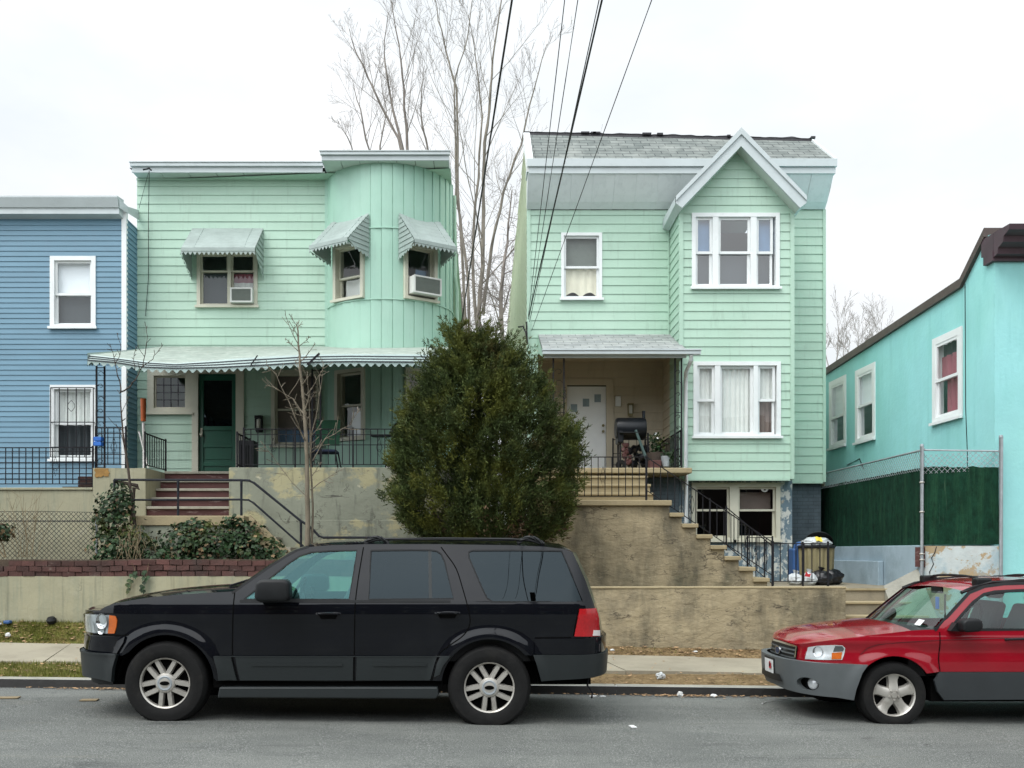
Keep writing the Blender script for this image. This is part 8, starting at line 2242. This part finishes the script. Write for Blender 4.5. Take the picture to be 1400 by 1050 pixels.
    rim_ = [(0, zg1 + .012)] + [(ug * i / 8, zg1 + .012 - .012 * (i / 8) ** 2) for i in range(1, 9)] + [(ug - .01, lerp(zg1, zg0, .5)), (ug - .03, zg0 + .0)] + [(ug * i / 8, zg0) for i in range(7, -1, -1)]
    strip(sh, 'grille_surround', M['chrome'], go, rim_, .022, .022)
    for i in (1, 2, 3): strip(sh, 'grille_bar', M['red_clad'], go, [((ug - .02) * k / 10, lerp(zg0, zg1, i / 4)) for k in range(11)], .016, .024)
    pe = sh.S(0, lerp(zg0, zg1, .52), .03); b = MB()
    b.add([(pe.x - .012, sh.Yc + .085 * math.cos(a), pe.z + .045 * math.sin(a)) for a in [i * .3142 for i in range(20)]] + [(pe.x + .01, sh.Yc + .085 * math.cos(a), pe.z + .045 * math.sin(a)) for a in [i * .3142 for i in range(20)]], [tuple(range(20))] + [(i, (i + 1) % 20, 20 + (i + 1) % 20, 20 + i) for i in range(20)])
    eo = b.build('emblem', M['chrome'], go)
    b = MB(); b.add([(pe.x - .0135, sh.Yc + .070 * math.cos(a), pe.z + .034 * math.sin(a)) for a in [i * .3142 for i in range(20)]], [tuple(range(20))]); b.build('emblem_field', M['blue_seat'], eo)
    b = MB()
    for (dy, dz, s_) in ((.040, .008, .013), (.012, .016, .007), (-.012, .010, .007), (-.036, .014, .007), (.0, -.012, .007), (-.028, -.010, .007)):
        for k in range(2):
            b.add([(pe.x - .015, pe.y * 0 + sh.Yc + dy + (s_ if k == 0 else s_ * .3) * math.cos(a), pe.z + dz + (s_ * .3 if k == 0 else s_) * math.sin(a)) for a in (0, 1.57, 3.14, 4.71)], [(0, 1, 2, 3)])
    b.build('emblem_stars', M['chrome'], eo, weld=False)
    hl = [(1101, 901), (1102.5, 893), (1105, 885), (1118, 882.8), (1140, 881.8), (1152, 882.5), (1155.5, 886), (1154.5, 893), (1151.5, 902)]
    ho = panel(sh, 'headlight', M['reflector'], root, [q(*p) for p in hl], (), .004, .03, skirt=.008)
    panel(sh, 'turn_signal', M['amber'], ho, [q(*p) for p in ((1137.5, 892.5), (1151.5, 891.5), (1150, 901), (1137, 901.3))], (), .009, .03, skirt=.006)
    panel(sh, 'inner_bezel', M['red_clad'], ho, [q(*p) for p in ((1142, 883), (1152, 883.5), (1154, 887), (1152.5, 890.5), (1139, 891))], (), .008, .03)
    for sgn in (0, 1):
        b = MB(); c_ = sh.S(*q(1119, 891), .0); b.lathe([(.055, .016), (.045, .004), (.02, -.005), (0, -.006)], c_, sh.nrm(q(1119, 891)[0]), 20)
        if sgn: b.v = [(v[0], 2 * sh.Yc - v[1], v[2]) for v in b.v]
        b.build('bulb_bowl', M['chrome'], ho, smooth=True)
    panel(sh, 'lens', M['lampclear'], ho, [q(*p) for p in hl], (), .018, .04, skirt=.010)
    # sill cladding, arches
    for poly in ([(1284, 919), (1434, 919), (1434, 956), (1290, 957), (1281, 945), (1277, 930)], [(1436, 919), (1520, 919), (1524, 930), (1520, 956), (1436, 956)]):
        panel(sh, 'sill_cladding', M['red_sill'], root, [q(*p) for p in poly], (), .014, .06, skirt=.03)
    panel(sh, 'rear_bumper', M['red_clad'], root, [(q(1640, 905)[0], q(1640, 905)[1]), (sh.U, q(1640, 905)[1]), (sh.U, zb + .06), (q(1640, 940)[0], zb + .06)], (), .04, .08, skirt=.05)
    panel(sh, 'taillight', M['redlens'], root, [q(1655, 850), q(1665, 852), q(1672, 874), q(1655, 880)], (), .012, .04)
    # mirror, handle
    for sgn in (0, 1):
        y0 = Yn - .20; pc = P(1323.5, 854.5, y0 + .1)
        b = MB(); b.prism([(pc.x + u, pc.z + v) for u, v in ((-.09, -.055), (-.095, .03), (-.06, .062), (.06, .066), (.10, .045), (.105, -.02), (.08, -.06), (-.05, -.066))], y0, y0 + .15)
        if sgn: b.v = [(v[0], 2 * sh.Yc - v[1], v[2]) for v in b.v]
        o = b.build('wing_mirror', M['black_plastic'], root, bevel=.022, seg=3, smooth=True)
        b = MB(); b.prism([(pc.x - .16, pc.z - .06), (pc.x - .02, pc.z - .07), (pc.x - .02, pc.z + .0), (pc.x - .10, pc.z + .02)], y0 + .12, Yn + .05)
        if sgn: b.v = [(v[0], 2 * sh.Yc - v[1], v[2]) for v in b.v]
        b.build('mirror_arm', M['black_plastic'], o)
    for xa in (1374, 1520):
        b = MB(); c0 = [sh.S(*q(xa + 30 * i / 8, 874 - i * .1), .03 * math.sin(min(1, i / 1.4, (8 - i) / 1.4) * math.pi / 2)) for i in range(9)]
        b.tube(c0, .013, 8); h_ = b.build('door_handle', M['black_plastic'], root, smooth=True)
    # wheels
    for (cx, cz) in (cF, cR):
        g_ = gz(cx); wheel(root, (cx, Yn + .03, cz), .335, .215, .213, 'star', g_); wheel(root, (cx, 2 * sh.Yc - Yn - .245, cz), .335, .215, .213, 'star', g_)
        wheel_well(root, (cx, Yn + .05, cz), .395, .36, sh.Yc)
    ub = MB(); ub.box(3.45, 7.4, Yn + .22, 2 * sh.Yc - Yn - .22, .16, .42); ub.box(cF[0] + .38, cR[0] - .38, Yn + .06, 2 * sh.Yc - Yn - .06, .17, .40); ub.build('underbody', M['rimdark'], root)
    cb = MB(); cb.box(4.3, 7.3, Yn + .09, 2 * sh.Yc - Yn - .09, .42, .70); cb.build('cabin_floor', M['dark'], root)
    da = MB(); da.box(4.35, 4.95, Yn + .13, 2 * sh.Yc - Yn - .13, .66, .86); da.build('dashboard', M['black_plastic'], root, bevel=.05)
    for yy in (Yn + .22, Yn + 1.0):
        for x0 in (5.45, 6.35):
            s_ = MB(); s_.prism([(x0, .62), (x0 + .2, .62), (x0 + .34, 1.10), (x0 + .22, 1.13)], yy, yy + .48); s_.prism([(x0 + .25, 1.15), (x0 + .36, 1.15), (x0 + .40, 1.31), (x0 + .30, 1.31)], yy + .11, yy + .37); s_.build('seat', M['seat'], root, bevel=.04)
    sw_ = MB(); sw_.tube([Vector((5.10 + .08 * math.sin(a), Yn + .46 + .18 * math.cos(a), .95 + .17 * math.sin(a))) for a in [i * .35 for i in range(19)]], .015, 6); sw_.build('steering_wheel', M['black_plastic'], root, smooth=True)
    mi = MB(); mi.box(4.93, 4.96, sh.Yc - .13, sh.Yc + .11, 1.22, 1.29); mi.build('inside_mirror', M['black_plastic'], root, bevel=.01)
    hg = MB(); hg.box(4.94, 4.95, sh.Yc - .05, sh.Yc + .02, 1.05, 1.18); hg.build('mirror_tag', M['blue_cloth'], root)
    stk = MB(); a = sh.S(*q(1284, 857), 0) + Vector((-.02, .16, .0)); stk.add([a + Vector((-.115, .10, .005)), a + Vector((-.10, .0, .0)), a + Vector((-.05, .0, .055)), a + Vector((-.065, .10, .06))], [(0, 1, 2, 3)]); stk.build('sticker', M['paper'], root)
    for k in range(2):
        wp = MB(); y0 = Yn + .55 + .55 * k; wp.bar((4.32, y0 + .05, .865), (4.50, y0 - .35, .885), .014); wp.build('wiper', M['black_plastic'], root)
build_red()
# ================================================================ the other side of the street: unseen houses and pole added for reflections
def added_opposite_house(x0, x1, h, mat, label):
    t = thing('row_house', label, 'house', ((x0 + x1) / 2, -14, 0), 'unseen brick houses added for reflections')
    T = lambda u, n, z: (u, -14 + n, z)
    ops = []; n = 3; wd = (x1 - x0) / n
    for fl in range(2):
        for k in range(n):
            a = x0 + wd * (k + .5)
            ops.append((a - .5, a + .5, 1.6 + fl * 3.1 if not (fl == 0 and k == 0) else .2, 3.2 + fl * 3.1 if not (fl == 0 and k == 0) else 2.6))
    w_ = siding(T, x0, x1, -.6, h, 50, ops, lap=0, zref=-60); w_.T = None
    w_.add([(x0, -14, -.6), (x0, -24, -.6), (x0, -24, h), (x0, -14, h)], [(0, 1, 2, 3)]); w_.add([(x1, -14, -.6), (x1, -24, -.6), (x1, -24, h), (x1, -14, h)], [(0, 1, 2, 3)]); w_.add([(x0, -24, -.6), (x1, -24, -.6), (x1, -24, h), (x0, -24, h)], [(0, 1, 2, 3)])
    w_.build('wall', mat, t, weld=False)
    MB().box(x0 + .02, x1 - .02, -24, -14.1, h - .06, h - .02).build('roof', M['tar'], t)
    MB(T).box(x0 - .02, x1 + .02, -.1, .35, h - .35, h + .15).build('cornice', M['brown_trim'], t, bevel=.02)
    for (a, c, e, f) in ops:
        b = MB(T); b.box(a, a + .07, -.12, .02, e, f); b.box(c - .07, c, -.12, .02, e, f); b.box(a + .07, c - .07, -.12, .02, f - .07, f); b.box(a + .07, c - .07, -.12, .02, e, e + .07); b.box(a + .07, c - .07, -.1, .0, (e + f) / 2 - .03, (e + f) / 2 + .03)
        o = b.build('window' if f - e < 2 else 'door', M['cream'], t); MB(T).add([(a + .05, -.08, e + .05), (c - .05, -.08, e + .05), (c - .05, -.08, f - .05), (a + .05, -.08, f - .05)], [(0, 1, 2, 3)]).build('pane', M['carglass_dark'], o)
bm1 = brickmat('dark_red_brick', (.06, .03, .026), (.085, .04, .034), (.08, .07, .065), .21, .075); bm2 = brickmat('brown_brick', (.055, .042, .034), (.07, .052, .042), (.07, .065, .06), .21, .075)
for i, (x0, x1, h) in enumerate(((-34, -26, 8.8), (-26, -19.5, 8.4), (-19.5, -12, 8.9), (-12, -5.5, 8.4), (-5.5, 1.5, 8.8), (1.5, 8, 8.3), (8, 15, 8.7), (15, 22, 8.3), (22, 30, 8.8))):
    added_opposite_house(x0, x1, h, bm1 if i % 2 else bm2, '%s brick row house added unseen across the street, behind the viewpoint, number %d along the row' % ('red' if i % 2 else 'brown', i + 1) if False else '%s brick row house added unseen across the street behind the viewer, %s' % ('red' if i % 2 else 'brown', ('at the far left end', 'second from the left end', 'third from the left end', 'just left of the middle', 'in the middle', 'just right of the middle', 'third from the right end', 'second from the right end', 'at the far right end')[i]))

t = thing('added_utility_pole', 'unseen wooden utility pole with a crossarm, added across the street behind the viewer', 'pole', (1.6, -8.6, 0))  # pole added out of view, seen only as a reflection
q = MB(); q.tube([(1.6, -8.6, -.2), (1.6, -8.6, 10)], .15, 10, .10); q.build('mast', M['bark_dark'], t, smooth=True)
q = MB(); q.box(-.1, 3.3, -8.68, -8.5, 8.3, 8.39); q.build('crossarm', M['bark_dark'], t)
